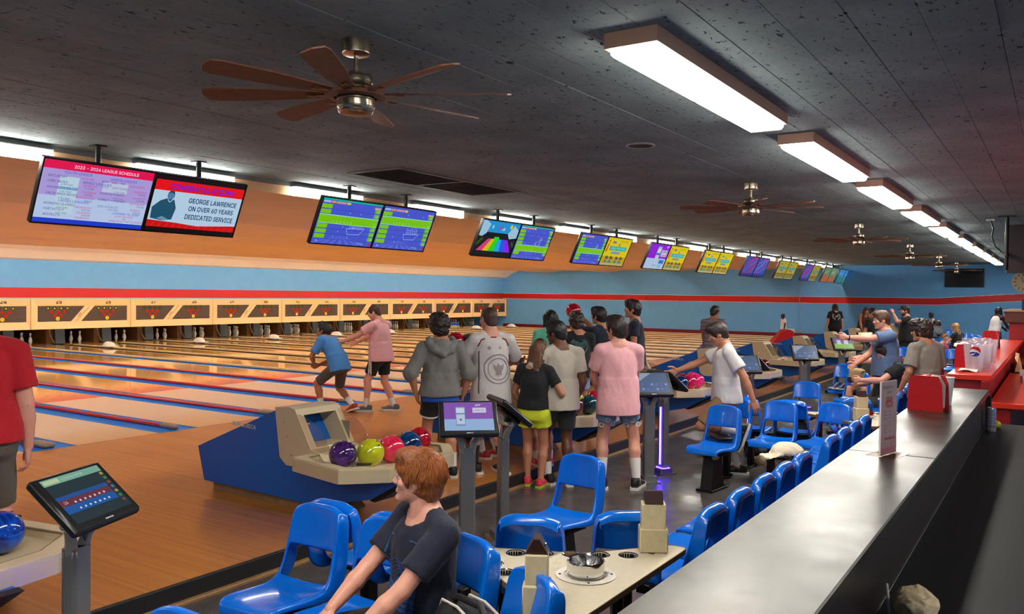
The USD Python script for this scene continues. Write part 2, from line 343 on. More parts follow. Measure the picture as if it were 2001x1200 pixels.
# edge of the flat ceiling, and the stepped lower ceiling over the lanes
tag(part('/World', 'trim', [bx(XNEAR, XEND, 8.34, 8.37, 3.165, 3.26, 0.003)], M('edge_grey', (120, 118, 116), 0.5, 0.3)), kind='structure')
so = tag(UsdGeom.Xform.Define(stage, '/World/trim_soffit').GetPath().pathString, None, None, None, 'structure')
SY = [8.42, 12.0, 15.9, 19.6, 23.3]
for i, ya in enumerate(SY):
    yb = SY[i + 1] if i < 4 else 25.2
    za = 3.06 if i == 0 else 2.985
    prof = [(8.36, 3.17), (8.42, 3.06), (8.46, 3.06)] if i == 0 else [(ya - 0.9, 3.085), (ya, za), (ya + 0.02, za)]
    prof += [(prof[-1][0] + 0.02, 3.10), (yb - 0.9 if i < 4 else yb, 3.085)]
    prof += [(prof[-1][0], 3.2), (prof[0][0], 3.25)]
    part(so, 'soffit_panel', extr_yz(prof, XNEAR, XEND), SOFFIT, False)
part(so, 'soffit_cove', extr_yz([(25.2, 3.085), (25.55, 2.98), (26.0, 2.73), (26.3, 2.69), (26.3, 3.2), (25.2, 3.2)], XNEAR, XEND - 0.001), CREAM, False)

# ------------------------------------------------------------------ lanes and dividers
FIRST = -4
ordinal = {}
for k in range(FIRST, 21):
    xa, xb = divx(k) + 0.285, divx(k + 1) - 0.285
    num = 20 + k
    lb = f'glossy bowling lane ending below number {NW(num)} on the cream masks' if num >= 24 else \
         f'glossy bowling lane, {NW(24 - num)} lanes to the left of the lane numbered twenty-four'
    t = thing('bowling_lane', lb, 'bowling lane', group='bowling lanes side by side')
    part(t, 'lane_bed', bx(xa, min(xb, XEND - 0.05), FOUL, 28.7, -0.1, 0.0, 0.002), LANE, False)
    # arrows and dots set in the boards
    fl = []
    for j in range(-3, 4):
        cx = (xa + xb) / 2 + j * 0.135; yy = FOUL + 4.75 - abs(j) * 0.18
        if k < 8: part(t, 'arrow', extr([(cx - 0.014, yy), (cx + 0.014, yy), (cx, yy + 0.15)], 0.0008, 0.0), M('arrow_brown', (128, 70, 34), 0.3), False)
        else: fl.append(extr([(cx - 0.014, yy), (cx + 0.014, yy), (cx, yy + 0.15)], 0.0008, 0.0))
    if fl: part(t, 'arrows', fl, M('arrow_brown'), False, kind='stuff')
def gutter(xa, xb, ya, yb, dp=0.03):
    n = 8; pts = [(xa, 0.0)] + [(xa + (xb - xa) * (0.5 - 0.5 * math.cos(math.pi * i / n)), -0.006 - dp * math.sin(math.pi * i / n)) for i in range(n + 1)] + [(xb, 0.0), (xb, -0.1), (xa, -0.1)]
    return extr_xz(pts, ya, yb)
for k in range(FIRST, 22):
    c = divx(k); even = k % 2 == 0
    if c + 0.3 > XEND: break
    cw = 0.06 if even else 0.026
    blue = k <= 5; red = k <= 4
    lab = ('blue gutters with a red rail' if red else 'blue gutters with a cream rail' if blue else 'dark gutters with a cream rail') + \
          (f' between lanes {NW(19 + k)} and {NW(20 + k)}' if k >= 5 else f', {NW(5 - k)} dividers left of the blue one with cream rail')
    t = thing('gutter_divider', lab, 'gutter', group='gutters and rails between the lanes')
    gm = BLUE_GUT if blue else GREY_GUT
    part(t, 'gutter', gutter(c - 0.285, c - cw, FOUL, 26.8, 0.03 if blue else 0.075), gm, False)
    part(t, 'gutter', gutter(c + cw, c + 0.285, FOUL, 26.8, 0.03 if blue else 0.075), gm, False)
    part(t, 'capping', bx(c - cw, c + cw, FOUL + 0.02, 26.8, -0.1, 0.0, 0), BLUE_GUT if blue else GREY_GUT, False)
    if red:
        part(t, 'rail', bx(c - cw, c + cw, FOUL + 0.35, 26.6, 0.004, 0.034 if even else 0.048, 0.01), BUMP_RED)
        part(t, 'rail_end', bx(c - cw - 0.012, c + cw + 0.012, FOUL + 0.06, FOUL + 0.4, 0.0, 0.06, 0.02), M('rail_end_grey', (140, 122, 106), 0.5, mottle=(30, 0.25)))
    else:
        part(t, 'rail', bx(c - 0.05, c + 0.05, FOUL + 0.1, 26.6, 0.0, 0.045, 0.008), M('rail_cream', (222, 192, 140), 0.4))
        if k % 3 == 0: [part(t, 'rail_clip', tube([(c - 0.09, y0, 0.0), (c - 0.1, y0, 0.1), (c + 0.02, y0 + 0.25, 0.1), (c + 0.02, y0 + 0.25, 0.0)], 0.012, 6), M('clip_white', (210, 200, 180), 0.4)) for y0 in (9.8, 12.5)]
# foul line inlay
tag(part('/World', 'trim', bx(XNEAR, XEND, FOUL - 0.02, FOUL + 0.004, -0.01, 0.0006, 0), M('foul_line', (150, 92, 44), 0.3), False), kind='structure')

# ------------------------------------------------------------------ pin decks, pins, masks
pit = tag(UsdGeom.Xform.Define(stage, '/World/wall_pit').GetPath().pathString, None, None, None, 'structure')
part(pit, 'pit_curtain', bx(XNEAR, XEND, 29.35, 29.5, -0.4, 1.6, 0), PIT, False)
part(pit, 'pit_top', bx(XNEAR, XEND, YBACK + 0.1, 29.5, 1.5, 1.6, 0), PIT, False)
KICKG = M('kickback_grey', (92, 96, 100), 0.5); KICKB = M('kickback_brown', (120, 74, 34), 0.55, mottle=(9, 0.3))
for k in range(2, 21):
    c = divx(k)
    if c + 0.3 > XEND: continue
    t = thing('kickback', f'brown kickback with grey front plate beside the pins between lanes {NW(19 + k)} and {NW(20 + k)}' if k >= 5 else f'brown kickback beside the pin deck, {NW(5 - k)} places left of lane twenty-five', 'kickback', group='kickbacks between the pin decks')
    part(t, 'side_board', extr_yz([(27.8, -0.06), (29.3, -0.06), (29.3, 1.4), (27.8, 1.4)], c - 0.28, c - 0.06), KICKB, False)
    part(t, 'front_plate', extr_yz([(27.65, 0.0), (27.75, 0.0), (27.8, 0.62), (27.7, 0.62)], c - 0.05, c + 0.27), KICKG, False)
    part(t, 'side_board', extr_yz([(27.8, -0.06), (29.3, -0.06), (29.3, 1.4), (27.8, 1.4)], c + 0.06, c + 0.28), KICKB, False)
    part(t, 'brace', [tube([(c - 0.27, 27.7, 0.75), (c - 0.24, 27.65, 0.3), (c - 0.12, 27.6, 0.02)], 0.025, 6)], M('brace_tan', (150, 108, 56), 0.5))
PIN = [(0.0, 0.0), (0.026, 0.0), (0.030, 0.01), (0.046, 0.06), (0.0605, 0.114), (0.054, 0.16), (0.036, 0.215), (0.0255, 0.25), (0.0235, 0.266), (0.0262, 0.30), (0.0322, 0.343), (0.030, 0.363), (0.019, 0.377), (0.0, 0.381)]
PINW = M('pin_white', (238, 232, 220), 0.25); PINR = M('pin_red', (190, 30, 40), 0.35)
def make_pin(x, y, label, group):
    t = thing('bowling_pin', label, 'bowling pin', (x, y, 0.0), group=group)
    part(t, 'pin_body', lathe(PIN, 14), PINW, True)
    part(t, 'stripe', [lathe([(0.0264, 0.252), (0.0250, 0.258)], 14), lathe([(0.0249, 0.272), (0.0262, 0.284)], 14)], PINR)
    return t
pin0 = None
seen = {4: [7], 5: [1, 2, 4, 5], 6: [1, 2, 3, 5, 6], 7: [1, 2, 3, 6], 8: [1, 2, 3, 5, 6]}
PINNAME = {1: 'front point', 2: 'second row left', 3: 'second row right', 4: 'third row left', 5: 'third row middle', 6: 'third row right', 7: 'back row far left', 8: 'back row inner left', 9: 'back row inner right', 10: 'back row far right'}
PINPOS = {1: (0, 0), 2: (-.152, .264), 3: (.152, .264), 4: (-.305, .528), 5: (0, .528), 6: (.305, .528), 7: (-.457, .79), 8: (-.152, .79), 9: (.152, .79), 10: (.457, .79)}
for k in range(4, 21):
    lx = divx(k) + PITCH / 2
    if lx > XEND - 0.5: break
    full = seen.get(k, list(range(1, 11)))
    for q in full:
        x, yy = lx + PINPOS[q][0], 27.75 + PINPOS[q][1]
        lb = f'white bowling pin, {PINNAME[q]} of the triangle on lane {NW(20 + k)}' if k != 4 else 'lone white bowling pin above the blue sweep bar at far left'
        if pin0 is None: pin0 = make_pin(x, yy, lb, f'pins on the deck of lane {NW(20 + k)}')
        else: copy_of(pin0, (x, yy, 0), 0, lb, f'pins on the deck of lane {NW(20 + k)}')
# blue sweep bar lowered at the far left and one at the far right unit
def sweep(x0, x1, label):
    t = thing('sweep_bar', label, 'sweep bar')
    part(t, 'bar', bx(x0, x1, 26.7, 26.76, 0.14, 0.24, 0.01), M('sweep_blue', (0, 92, 210), 0.3))
    part(t, 'rail', [bx(x0, x1, 26.64, 26.7, 0.07, 0.1, 0.008), bx(x0, x1, 26.64, 26.7, 0.02, 0.045, 0.008)], WHITE)
    part(t, 'arm', [bx(x1 - 0.03, x1 + 0.03, 26.7, 26.84, 0.02, 0.32, 0.01)], M('sweep_blue', None))
sweep(10.3, 12.75, 'lowered blue sweep bar with white rails at the far left lane end')
sweep(divx(18) + 0.3, divx(19) - 0.3, 'lowered blue sweep bar at the end of lane thirty-eight')
# white hoods standing on the rails near the pins
for k in range(6, 22, 2):
    c = divx(k) - 0.02
    if c > XEND - 0.3: break
    t = thing('ball_lift_hood', f'white moulded hood on the rail at the pin end between lanes {NW(19 + k)} and {NW(20 + k)}', 'hood', (c, 24.6, 0.0), group='white hoods on the rails near the pins')
    h = ell((0, 0, 0.07), (0.14, 0.26, 0.13), 3); V = h.vertices; V[:, 2] = np.maximum(V[:, 2], 0.0); V[:, 2] += 0.03 * (meshkit.noise(V * 9, k) - 0.5); V[:, 2] = np.maximum(V[:, 2], 0.0)
    part(t, 'hood', h, WHITE); part(t, 'skirt', bx(-0.17, 0.17, -0.3, 0.3, 0.046, 0.07, 0.01), WHITE); part(t, 'vent', [disc(0.025, (-0.08, -0.14, 0.2)), disc(0.02, (0.05, -0.16, 0.19))], BLACK)

# masking units
MP = 3.235
AMBER = EM('pin_lamp_amber', (255, 180, 50), .42); REDL = EM('pin_lamp_red', (206, 44, 22), .34); GRNL = EM('pin_lamp_green', (120, 130, 60), .14)
MPANEL = M('mask_panel', (76, 60, 48), 0.6, mottle=(60, 0.25)); INK = M('ink_black', (22, 18, 16), 0.6)
for i in range(-2, 8):
    x0 = 13.0 + MP * i; W = MP - 0.02; a, b = 25 + 2 * i, 26 + 2 * i
    lb = f'cream masking unit over the pins marked {NW(a)} and {NW(b)}' if i > -2 else 'cream masking unit left of the one marked twenty-three'
    t = thing('masking_unit', lb, 'masking unit', (x0 + 0.01, 26.0, 0.0), group='masking units over the pin decks')
    zb, zt = 0.57, 1.52
    px0, px1, pz0, pz1 = 0.22, W - 0.09, 0.80, 1.285
    part(t, 'cabinet', bx(0, W, 0.02, 0.24, zb, zt, 0.006), MASKC)
    # bevelled frame round the panel
    o = [(0, zb), (W, zb), (W, zt), (0, zt)]; n_ = [(px0, pz0), (px1, pz0), (px1, pz1), (px0, pz1)]; V, F = [], []
    for (ax, az), (qx, qz) in zip(o, n_): V += [[ax, -0.055, az], [qx, 0.0, qz], [ax, 0.03, az]]
    for j in range(4):
        k2 = (j + 1) % 4; A, B, C2 = 3 * j, 3 * j + 1, 3 * j + 2; D, E2, F2 = 3 * k2, 3 * k2 + 1, 3 * k2 + 2
        F += [[A, D, E2], [A, E2, B], [A, C2, F2], [A, F2, D]]
    part(t, 'frame', TM(V, F), MASKC, False)
    part(t, 'panel', bx(px0 - 0.01, px1 + 0.01, 0.004, 0.02, pz0 - 0.01, pz1 + 0.01, 0), MPANEL, False)
    cx = W * 0.5 + 0.06
    part(t, 'diagonal_band', [extr_xz([(cx - 0.42, pz0), (cx - 0.27, pz0), (cx + 0.17, pz1), (cx + 0.02, pz1)], -0.012, 0.004), extr_xz([(cx - 0.25, pz0), (cx - 0.1, pz0), (cx + 0.34, pz1), (cx + 0.19, pz1)], -0.012, 0.004)], MASKC, False)
    bt = place(meshkit.text_mesh('A BMF', 0.045, 0.002), (cx - 0.2, -0.0125, pz0 + 0.12), (0.44, 0, 0.485), (-0.485, 0, 0.44)); part(t, 'badge', bt, INK, False)
    for num, lx in ((a, W * 0.26), (b, W * 0.76)):
        m = meshkit.text_mesh(str(num), 0.115, 0.004, True); bw = m.bounds[1, 0]
        part(t, 'number', place(m, (lx - bw / 2, -0.048, 1.36), (1, 0, 0), (0, 0.22, 1)), INK, False)
        for r_, (cnt, mat) in enumerate(((4, GRNL), (3, REDL), (2, REDL), (1, AMBER))):
            for j in range(cnt):
                px_, pz_ = lx + (j - (cnt - 1) / 2) * 0.2, pz1 - 0.075 - r_ * 0.107
                ring = lathe([(0.062, -0.004), (0.052, 0.012), (0.036, 0.012), (0.034, 0.002)], 14)
                part(t, 'pin_lamp', place(ring if r_ in (0, 3) else lathe([(0.0, 0.02), (0.03, 0.016), (0.05, 0.004), (0.055, -0.004)], 14), (px_, 0.0, pz_), (1, 0, 0), (0, 0, 1)), mat, 30)
                if r_ in (0, 3): part(t, 'pin_lamp_core', place(lathe([(0.0, 0.016), (0.02, 0.008), (0.024, 0.0)], 10), (px_, 0.0, pz_), (1, 0, 0), (0, 0, 1)), AMBER if (r_ == 3 or i <= 0) else GRNL, 30)
# lamps over the pin decks, behind the masks
for k in range(4, 20, 1):
    lx = divx(k) + PITCH / 2
    l = part('/World', 'pin_deck_lamp', bx(lx - 0.45, lx + 0.45, 26.5, 26.56, 0.92, 0.98, 0.01), EM('pit_lamp', (255, 244, 225), PIT_LAMP * (1.0 if k >= 8 else 0.5)))
    tag(l, f'lamp tube over the pin deck of lane {NW(20 + k)}', 'lamp', 'lamps over the pin decks')

# ------------------------------------------------------------------ ceiling lamps
LENS = EM('lamp_lens', (255, 250, 240), CEIL_LAMP); FRAME = M('lamp_frame', (196, 150, 124), 0.5)
def ceiling_lamp(x0, label, src=None):
    if src: return copy_of(src, (x0, 1.935, CEIL), 0, label)
    t = thing('ceiling_lamp', label, 'ceiling lamp', (x0, 1.935, CEIL), group='row of ceiling lamps over the counter side')
    L, w = 2.5, 0.155
    fr = extr(Polygon([(0, -w), (L, -w), (L, w), (0, w)], [[(0.014, -w + 0.014), (0.014, w - 0.014), (L - 0.014, w - 0.014), (L - 0.014, -w + 0.014)]]), 0.085, -0.085)
    part(t, 'frame', fr, FRAME, False)
    part(t, 'tray', bx(0.01, L - 0.01, -w + 0.01, w - 0.01, -0.012, 0.0, 0), WHITE, False)
    for a, b in ((0.02, L / 2 - 0.004), (L / 2 + 0.004, L - 0.02)):
        m = bx(a, b, -w + 0.02, w - 0.02, -0.128, -0.03, 0.02); part(t, 'lens', m, LENS, False)
    return t
ORD = ['nearest', 'second', 'third', 'fourth', 'fifth', 'sixth', 'seventh', 'eighth', 'ninth', 'tenth', 'eleventh']
lamp0 = None
for i in range(11):
    x0 = 4.06 + 3.33 * i
    if x0 + 2.5 > XEND: break
    l = ceiling_lamp(x0, f'long wood-framed ceiling lamp with glowing lens, {ORD[i]} of the row from the camera', lamp0); lamp0 = lamp0 or l
lamp0 and ceiling_lamp(0.2, 'long wood-framed ceiling lamp just overhead outside the picture', lamp0)
ceiling_lamp(-3.0, 'long wood-framed ceiling lamp behind the camera', lamp0)
for i, x0 in enumerate((1.2, 7.9)):  # unseen lamps added to light the worktop and the red counter
    copy_of(lamp0, (x0, -2.6, CEIL), 0, ['unseen lamp added to light the serving side, behind the camera', 'unseen lamp added to light the serving side, beyond the red counter'][i])
# strip lights on the edge of the flat ceiling
EL = EM('strip_lens', (255, 252, 244), EDGE_LAMP); s0 = None
ends = [-0.1, 2.15, 4.42, 6.6, 8.83, 11.25, 13.5, 15.85, 18.1, 20.4, 22.7, 25.0, 27.3, 29.6, 31.9, 34.2, 36.5, 38.6]
for i, xe in enumerate(ends):
    lab = f'white strip light on the ceiling edge, number {NW(i - 1)} from the left picture edge' if i > 1 else f'white strip light on the ceiling edge left of the picture, {NTH[1 - i]} beyond its edge'
    if s0: copy_of(s0, (xe * 0.985, 8.30, 3.115), 0, lab); continue
    s0 = thing('strip_light', lab, 'strip light', (xe * 0.985, 8.30, 3.115), group='strip lights along the ceiling edge')
    part(s0, 'lens', bx(-1.2, -0.06, -0.04, 0.04, -0.065, 0.045, 0.012), EL, False)
    part(s0, 'end_cap', bx(-0.06, 0.0, -0.045, 0.045, -0.07, 0.05, 0.008), EM('strip_end', (255, 246, 236), EDGE_LAMP * 0.25)); part(s0, 'end_cap', bx(-1.26, -1.2, -0.045, 0.045, -0.07, 0.05, 0.008), EM('strip_end'))
    part(s0, 'channel', bx(-1.26, 0.0, -0.05, 0.05, 0.045, 0.055, 0), WHITE, False)
# lamp rows hidden from the bowlers behind the lips of the stepped ceiling, shining towards the pins
HL = EM('lane_lamp', (255, 248, 236), LANE_LAMP); h0 = None
for r_, ya in enumerate(SY[1:]):
    h0 = thing('lane_lamp', f'row of lamp tubes hidden behind the {NTH[r_]} lip of the stepped lane ceiling', 'lamp', (0, ya + 0.12, 3.055))
    for q in range(14):
        x = -2.6 + 3.0 * q
        part(h0, 'tube', bx(x - 1.2, x + 1.2, -0.02, 0.02, -0.015, 0.02, 0.01), HL, False); part(h0, 'channel', bx(x - 1.22, x + 1.22, -0.03, 0.03, 0.02, 0.045, 0), WHITE, False)
# return-air grille and round speaker in the ceiling
gr = thing('ceiling_grille', 'dark double return air grille in the ceiling before the screens', 'air grille', (7.2, 6.27, CEIL))
part(gr, 'backing', bx(0.0, 2.45, 0, 0.78, -0.006, 0.0, 0), M('grille_dark', (34, 27, 22), 0.8), False)
part(gr, 'frame', extr(Polygon([(-0.03, -0.03), (2.48, -0.03), (2.48, 0.81), (-0.03, 0.81)], [[(0.01, 0.01), (0.01, 0.77), (1.2, 0.77), (1.2, 0.01)], [(1.24, 0.01), (1.24, 0.77), (2.44, 0.77), (2.44, 0.01)]]), 0.012, -0.014), M('grille_frame', (96, 84, 72), 0.6), False)
for j in range(18):
    part(gr, 'slat', [bx(a, b, 0.02 + j * 0.042, 0.024 + j * 0.042, -0.012, -0.004, 0) for a, b in ((0.01, 1.2), (1.24, 2.44))], M('grille_slat', (52, 40, 32), 0.7), False)
sp = thing('ceiling_speaker', 'round flush ceiling speaker between the fan and the lamp', 'speaker', (7.22, 3.32, CEIL))
part(sp, 'rim', lathe([(0.115, -0.001), (0.135, -0.001), (0.14, -0.012), (0.125, -0.018), (0.115, -0.012)], 32), M('speaker_rim', (150, 146, 140), 0.5))
part(sp, 'cone', lathe([(0.118, -0.01), (0.0, -0.012)], 32), M('speaker_mesh', (60, 56, 54), 0.7, bump=(300, 0.4)))
# ------------------------------------------------------------------ ceiling fans
BRUSH = M('brushed_nickel', (176, 160, 138), 0.22, 1.0); BLADE = M('fan_blade', (112, 66, 44), 0.55, mottle=(20, 0.2)); BRASS = M('brass_dark', (120, 84, 46), 0.35, 1.0)
def make_fan(loc, rz, label):
    t = thing('ceiling_fan', label, 'ceiling fan', loc, rz, 'ceiling fans in a row over the approach')
    part(t, 'canopy', lathe([(0, 0), (0.082, 0), (0.082, -0.07), (0.076, -0.078), (0.03, -0.085), (0, -0.085)], 32), BRUSH)
    part(t, 'rod', cyl((0, 0, -0.08), (0, 0, -0.2), 0.014, n=14), BRUSH)
    part(t, 'collar', lathe([(0, -0.175), (0.04, -0.175), (0.042, -0.2), (0.03, -0.205), (0, -0.205)], 24), BRUSH)
    part(t, 'motor_housing', lathe([(0, -0.2), (0.09, -0.2), (0.094, -0.21), (0.094, -0.236), (0.088, -0.24), (0.088, -0.246), (0.095, -0.262), (0.12, -0.285), (0.165, -0.298), (0.172, -0.304), (0.165, -0.312), (0.12, -0.315), (0, -0.315)], 40), BRUSH)
    part(t, 'ring', lathe([(0.12, -0.314), (0.125, -0.316), (0.172, -0.309), (0.176, -0.302), (0.168, -0.32), (0.12, -0.324)], 40), BLADE)
    part(t, 'light_kit', lathe([(0, -0.31), (0.105, -0.31), (0.106, -0.335), (0.1025, -0.338), (0.106, -0.342), (0.106, -0.372), (0.102, -0.375), (0.104, -0.379), (0.1, -0.392), (0.096, -0.394), (0.098, -0.4), (0.09, -0.412), (0.085, -0.412)], 40), BRUSH)
    part(t, 'bottom_cap', lathe([(0.0, -0.418), (0.05, -0.418), (0.086, -0.41), (0.086, -0.4)], 32), BRASS)
    for k in range(8):
        a = 45 * k
        o = [(0.15, -0.03), (0.26, -0.045), (0.5, -0.068), (0.8, -0.075), (0.86, -0.062), (0.88, 0.0), (0.86, 0.058), (0.8, 0.07), (0.5, 0.062), (0.26, 0.04), (0.15, 0.03)]
        b = mv(extr(o, 0.008, -0.004), rx=14); b = mv(b, (0, 0, -0.3), rz=a); part(t, 'blade', b, BLADE, 30)
        part(t, 'blade_iron', mv(cat([bx(0.1, 0.28, -0.018, 0.018, -0.31, -0.302, 0.002), ell((0.25, 0, -0.311), (0.03, 0.024, 0.005), 2)]), rz=a), BRASS)
    return t
FL = ['nearest ceiling fan, brushed nickel with eight brown blades, hanging large at upper left', 'second ceiling fan from the camera, left of the third ceiling lamp', 'third ceiling fan from the camera, above the far group of people',
      'fourth ceiling fan from the camera, small over the end wall', 'fifth ceiling fan from the camera, left of the black wall screen', 'farthest ceiling fan, hanging in front of the black wall screen']
f0 = None
for i, (x, y) in enumerate([(3.45, 3.34), (10.36, 3.25), (17.09, 3.25), (24.16, 3.32), (30.89, 3.36), (37.1, 3.4)]):
    if f0 is None: f0 = make_fan((x, y, CEIL), -14, FL[0])
    else: copy_of(f0, (x, y, CEIL), 9 + 17 * i, FL[i])

# ------------------------------------------------------------------ overhead screens in pairs
def scr_schedule(W=1.11, H=0.62):
    f = Flat(); x, y = -W / 2, -H / 2
    f.rect(x, y, x + W, y + H, (176, 160, 226)); f.rect(x, y, x + W, y + H * 0.44, (186, 206, 240)); f.rect(x, y + H - 0.085, x + W, y + H, (236, 16, 84)); f.rect(x, y, x + W, y + 0.045, (20, 60, 214))
    f.text('2023 - 2024 LEAGUE SCHEDULE', 0.06, y + H - 0.06, 0.03, (255, 220, 235), True, True)
    f.rect(x + 0.17, y + 0.1, x + 0.36, y + 0.47, (190, 216, 232)); f.rect(x + 0.17, y + 0.34, x + 0.36, y + 0.37, (140, 190, 226)); f.rect(x + 0.6, y + 0.36, x + 0.86, y + 0.46, (196, 206, 232))
    B, D, R = (30, 60, 200), (60, 60, 130), (206, 40, 130)
    for t, px, py, h, c in [('YOUTH LEAGUE', .2, .5, .026, B), ('SATURDAY', .06, .455, .024, D), ('10:00 AM', .37, .46, .02, R), ('SENIOR LEAGUES', .66, .485, .024, B), ('MON - WED - FRI', .58, .455, .02, D), ('12:00 NOON', .87, .44, .02, R),
                            ('MIXED LEAGUES', .4, .42, .026, B), ('USBC MIXED', .065, .405, .022, D), ('MONDAY', .41, .39, .022, R), ('6:30 PM', .43, .365, .016, D), ('ELKS - BERTRAND', .58, .4, .024, (110, 130, 170)), ('THURSDAY', .93, .385, .02, R), ('7:00 PM', .98, .36, .016, D),
                            ('WAUKEGAN MAJOR', .068, .345, .022, D), ('TUESDAY', .41, .325, .022, R), ('7:00 PM', .43, .3, .016, D), ('THURS NITE MIXED', .58, .335, .02, D), ('THURSDAY', .93, .32, .02, R), ('6:30 PM', .98, .295, .016, D),
                            ('CALIFORNIA MIXED', .07, .285, .022, D), ('WEDNESDAY', .36, .265, .022, R), ('7:00 PM', .44, .24, .016, D), ('FAMILY + FRIENDS', .585, .27, .022, D), ('SATURDAY', .92, .255, .022, R), ('7:00 PM', .99, .23, .016, D),
                            ('LADIES LEAGUES', .2, .22, .026, B), ('MORNING GLORIES', .075, .185, .022, D), ('WEDNESDAY', .37, .17, .02, R), ('9:00 AM', .44, .145, .016, D), ('ODD COUPLES', .59, .2, .022, (90, 120, 150)), ('SUNDAY', .94, .19, .02, R), ('6:00 PM', .97, .165, .016, D),
                            ('FANTASTICS', .08, .13, .022, D), ('THURSDAY', .39, .115, .02, R), ('9:00 AM', .45, .092, .016, D), ('MOONLITE', .085, .075, .022, D), ('THURSDAY', .39, .062, .02, R), ('LOOKING TO JOIN?', .76, .14, .022, B), ('SCAN THE CODE', .79, .112, .018, R), ('OR', .88, .09, .016, D), ('SIGN UP AT THE COUNTER', .74, .06, .02, R),
                            ('4 PER TEAM', .19, .385, .014, (40, 90, 150)), ('5 PER TEAM', .19, .315, .014, (40, 90, 150)), ('4 PER TEAM', .19, .25, .014, (40, 90, 150)), ('4 PER TEAM', .19, .155, .014, (40, 90, 150)), ('4 PER TEAM', .19, .1, .014, (40, 90, 150)), ('4 PER TEAM', .72, .365, .014, (40, 90, 150)), ('4 PER TEAM', .72, .3, .014, (40, 90, 150)), ('4 PER TEAM', .7, .175, .014, (40, 90, 150))]:
        f.text(t, x + px, y + py, h, c)
    return f
def scr_congrats(W=1.11, H=0.62):
    f = Flat(); x, y = -W / 2, -H / 2
    f.rect(x, y, x + W, y + H, (18, 12, 12)); f.rect(x, y + 0.045, x + W, y + H - 0.05, (186, 214, 236)); f.rect(x, y + H - 0.165, x + W, y + H - 0.05, (240, 12, 20)); f.rect(x, y + 0.045, x + W, y + 0.12, (214, 10, 16))
    f.poly([(x, y + 0.12), (x + 0.35, y + 0.105), (x + 0.6, y + 0.085), (x + W, y + 0.12)], (186, 214, 236))
    f.text('CONGRATULATIONS', 0.03, y + H - 0.14, 0.055, (96, 30, 240), True, True, width=0.8)
    for t, py, w in (('GEORGE LAWRENCE', .345, .62), ('ON OVER 60 YEARS', .255, .58), ('DEDICATED SERVICE', .16, .62)): f.text(t, 0.19, y + py, 0.052, (16, 56, 104), True, True, width=w)
    for px in np.linspace(0.06, 1.04, 13): f.line([(x + px, y + 0.055), (x + px + 0.03, y + 0.095)], 0.008, (236, 60, 40))
    # a plain grey-blue portrait figure
    f.poly([(x + 0.03, y + .14), (x + .02, y + .26), (x + .1, y + .34), (x + .17, y + .37), (x + .26, y + .36), (x + .3, y + .27), (x + .28, y + .14), (x + .16, y + .12)], (30, 84, 112)); f.poly(Point(x + .21, y + .405).buffer(.043), (76, 132, 170)); f.poly([(x + .165, y + .42), (x + .19, y + .46), (x + .24, y + .455), (x + .25, y + .42), (x + .21, y + .44)], (40, 70, 92)); f.line([(x + .18, y + .36), (x + .21, y + .33), (x + .24, y + .36)], .01, (170, 200, 220)); f.poly([(x + .1, y + .14), (x + .16, y + .17), (x + .24, y + .14), (x + .2, y + .12)], (110, 150, 180))
    return f
def boat(f, ox, oy, s):
    c = (150, 170, 240)
    f.line([(ox - .16 * s, oy + .02 * s), (ox - .12 * s, oy - .06 * s), (ox + .1 * s, oy - .05 * s), (ox + .17 * s, oy + .04 * s), (ox - .16 * s, oy + .02 * s)], .01 * s, c)
    for q in (-.1, -.05, 0, .05, .1): f.line([(ox + q * s, oy + .02 * s), (ox + (q - .012) * s, oy + .075 * s), (ox + (q + .015) * s, oy + .1 * s), (ox + (q + .025) * s, oy + .03 * s)], .008 * s, c)
    f.line([(ox - .02 * s, oy + .1 * s), (ox + .03 * s, oy + .17 * s), (ox + .09 * s, oy + .11 * s)], .009 * s, c)
def horse(f, ox, oy, s):
    c = (176, 196, 244)
    f.line([(ox - .08 * s, oy - .1 * s), (ox - .075 * s, oy), (ox + .03 * s, oy + .015 * s), (ox + .035 * s, oy + .08 * s), (ox + .085 * s, oy + .09 * s), (ox + .1 * s, oy + .05 * s), (ox + .065 * s, oy + .04 * s), (ox + .06 * s, oy - .02 * s), (ox + .06 * s, oy - .1 * s)], .01 * s, c)
    f.line([(ox - .04 * s, oy - .03 * s), (ox - .045 * s, oy - .1 * s)], .01 * s, c); f.line([(ox + .03 * s, oy - .03 * s), (ox + .03 * s, oy - .1 * s)], .01 * s, c); f.line([(ox - .08 * s, oy), (ox - .12 * s, oy - .05 * s)], .014 * s, (214, 90, 170))
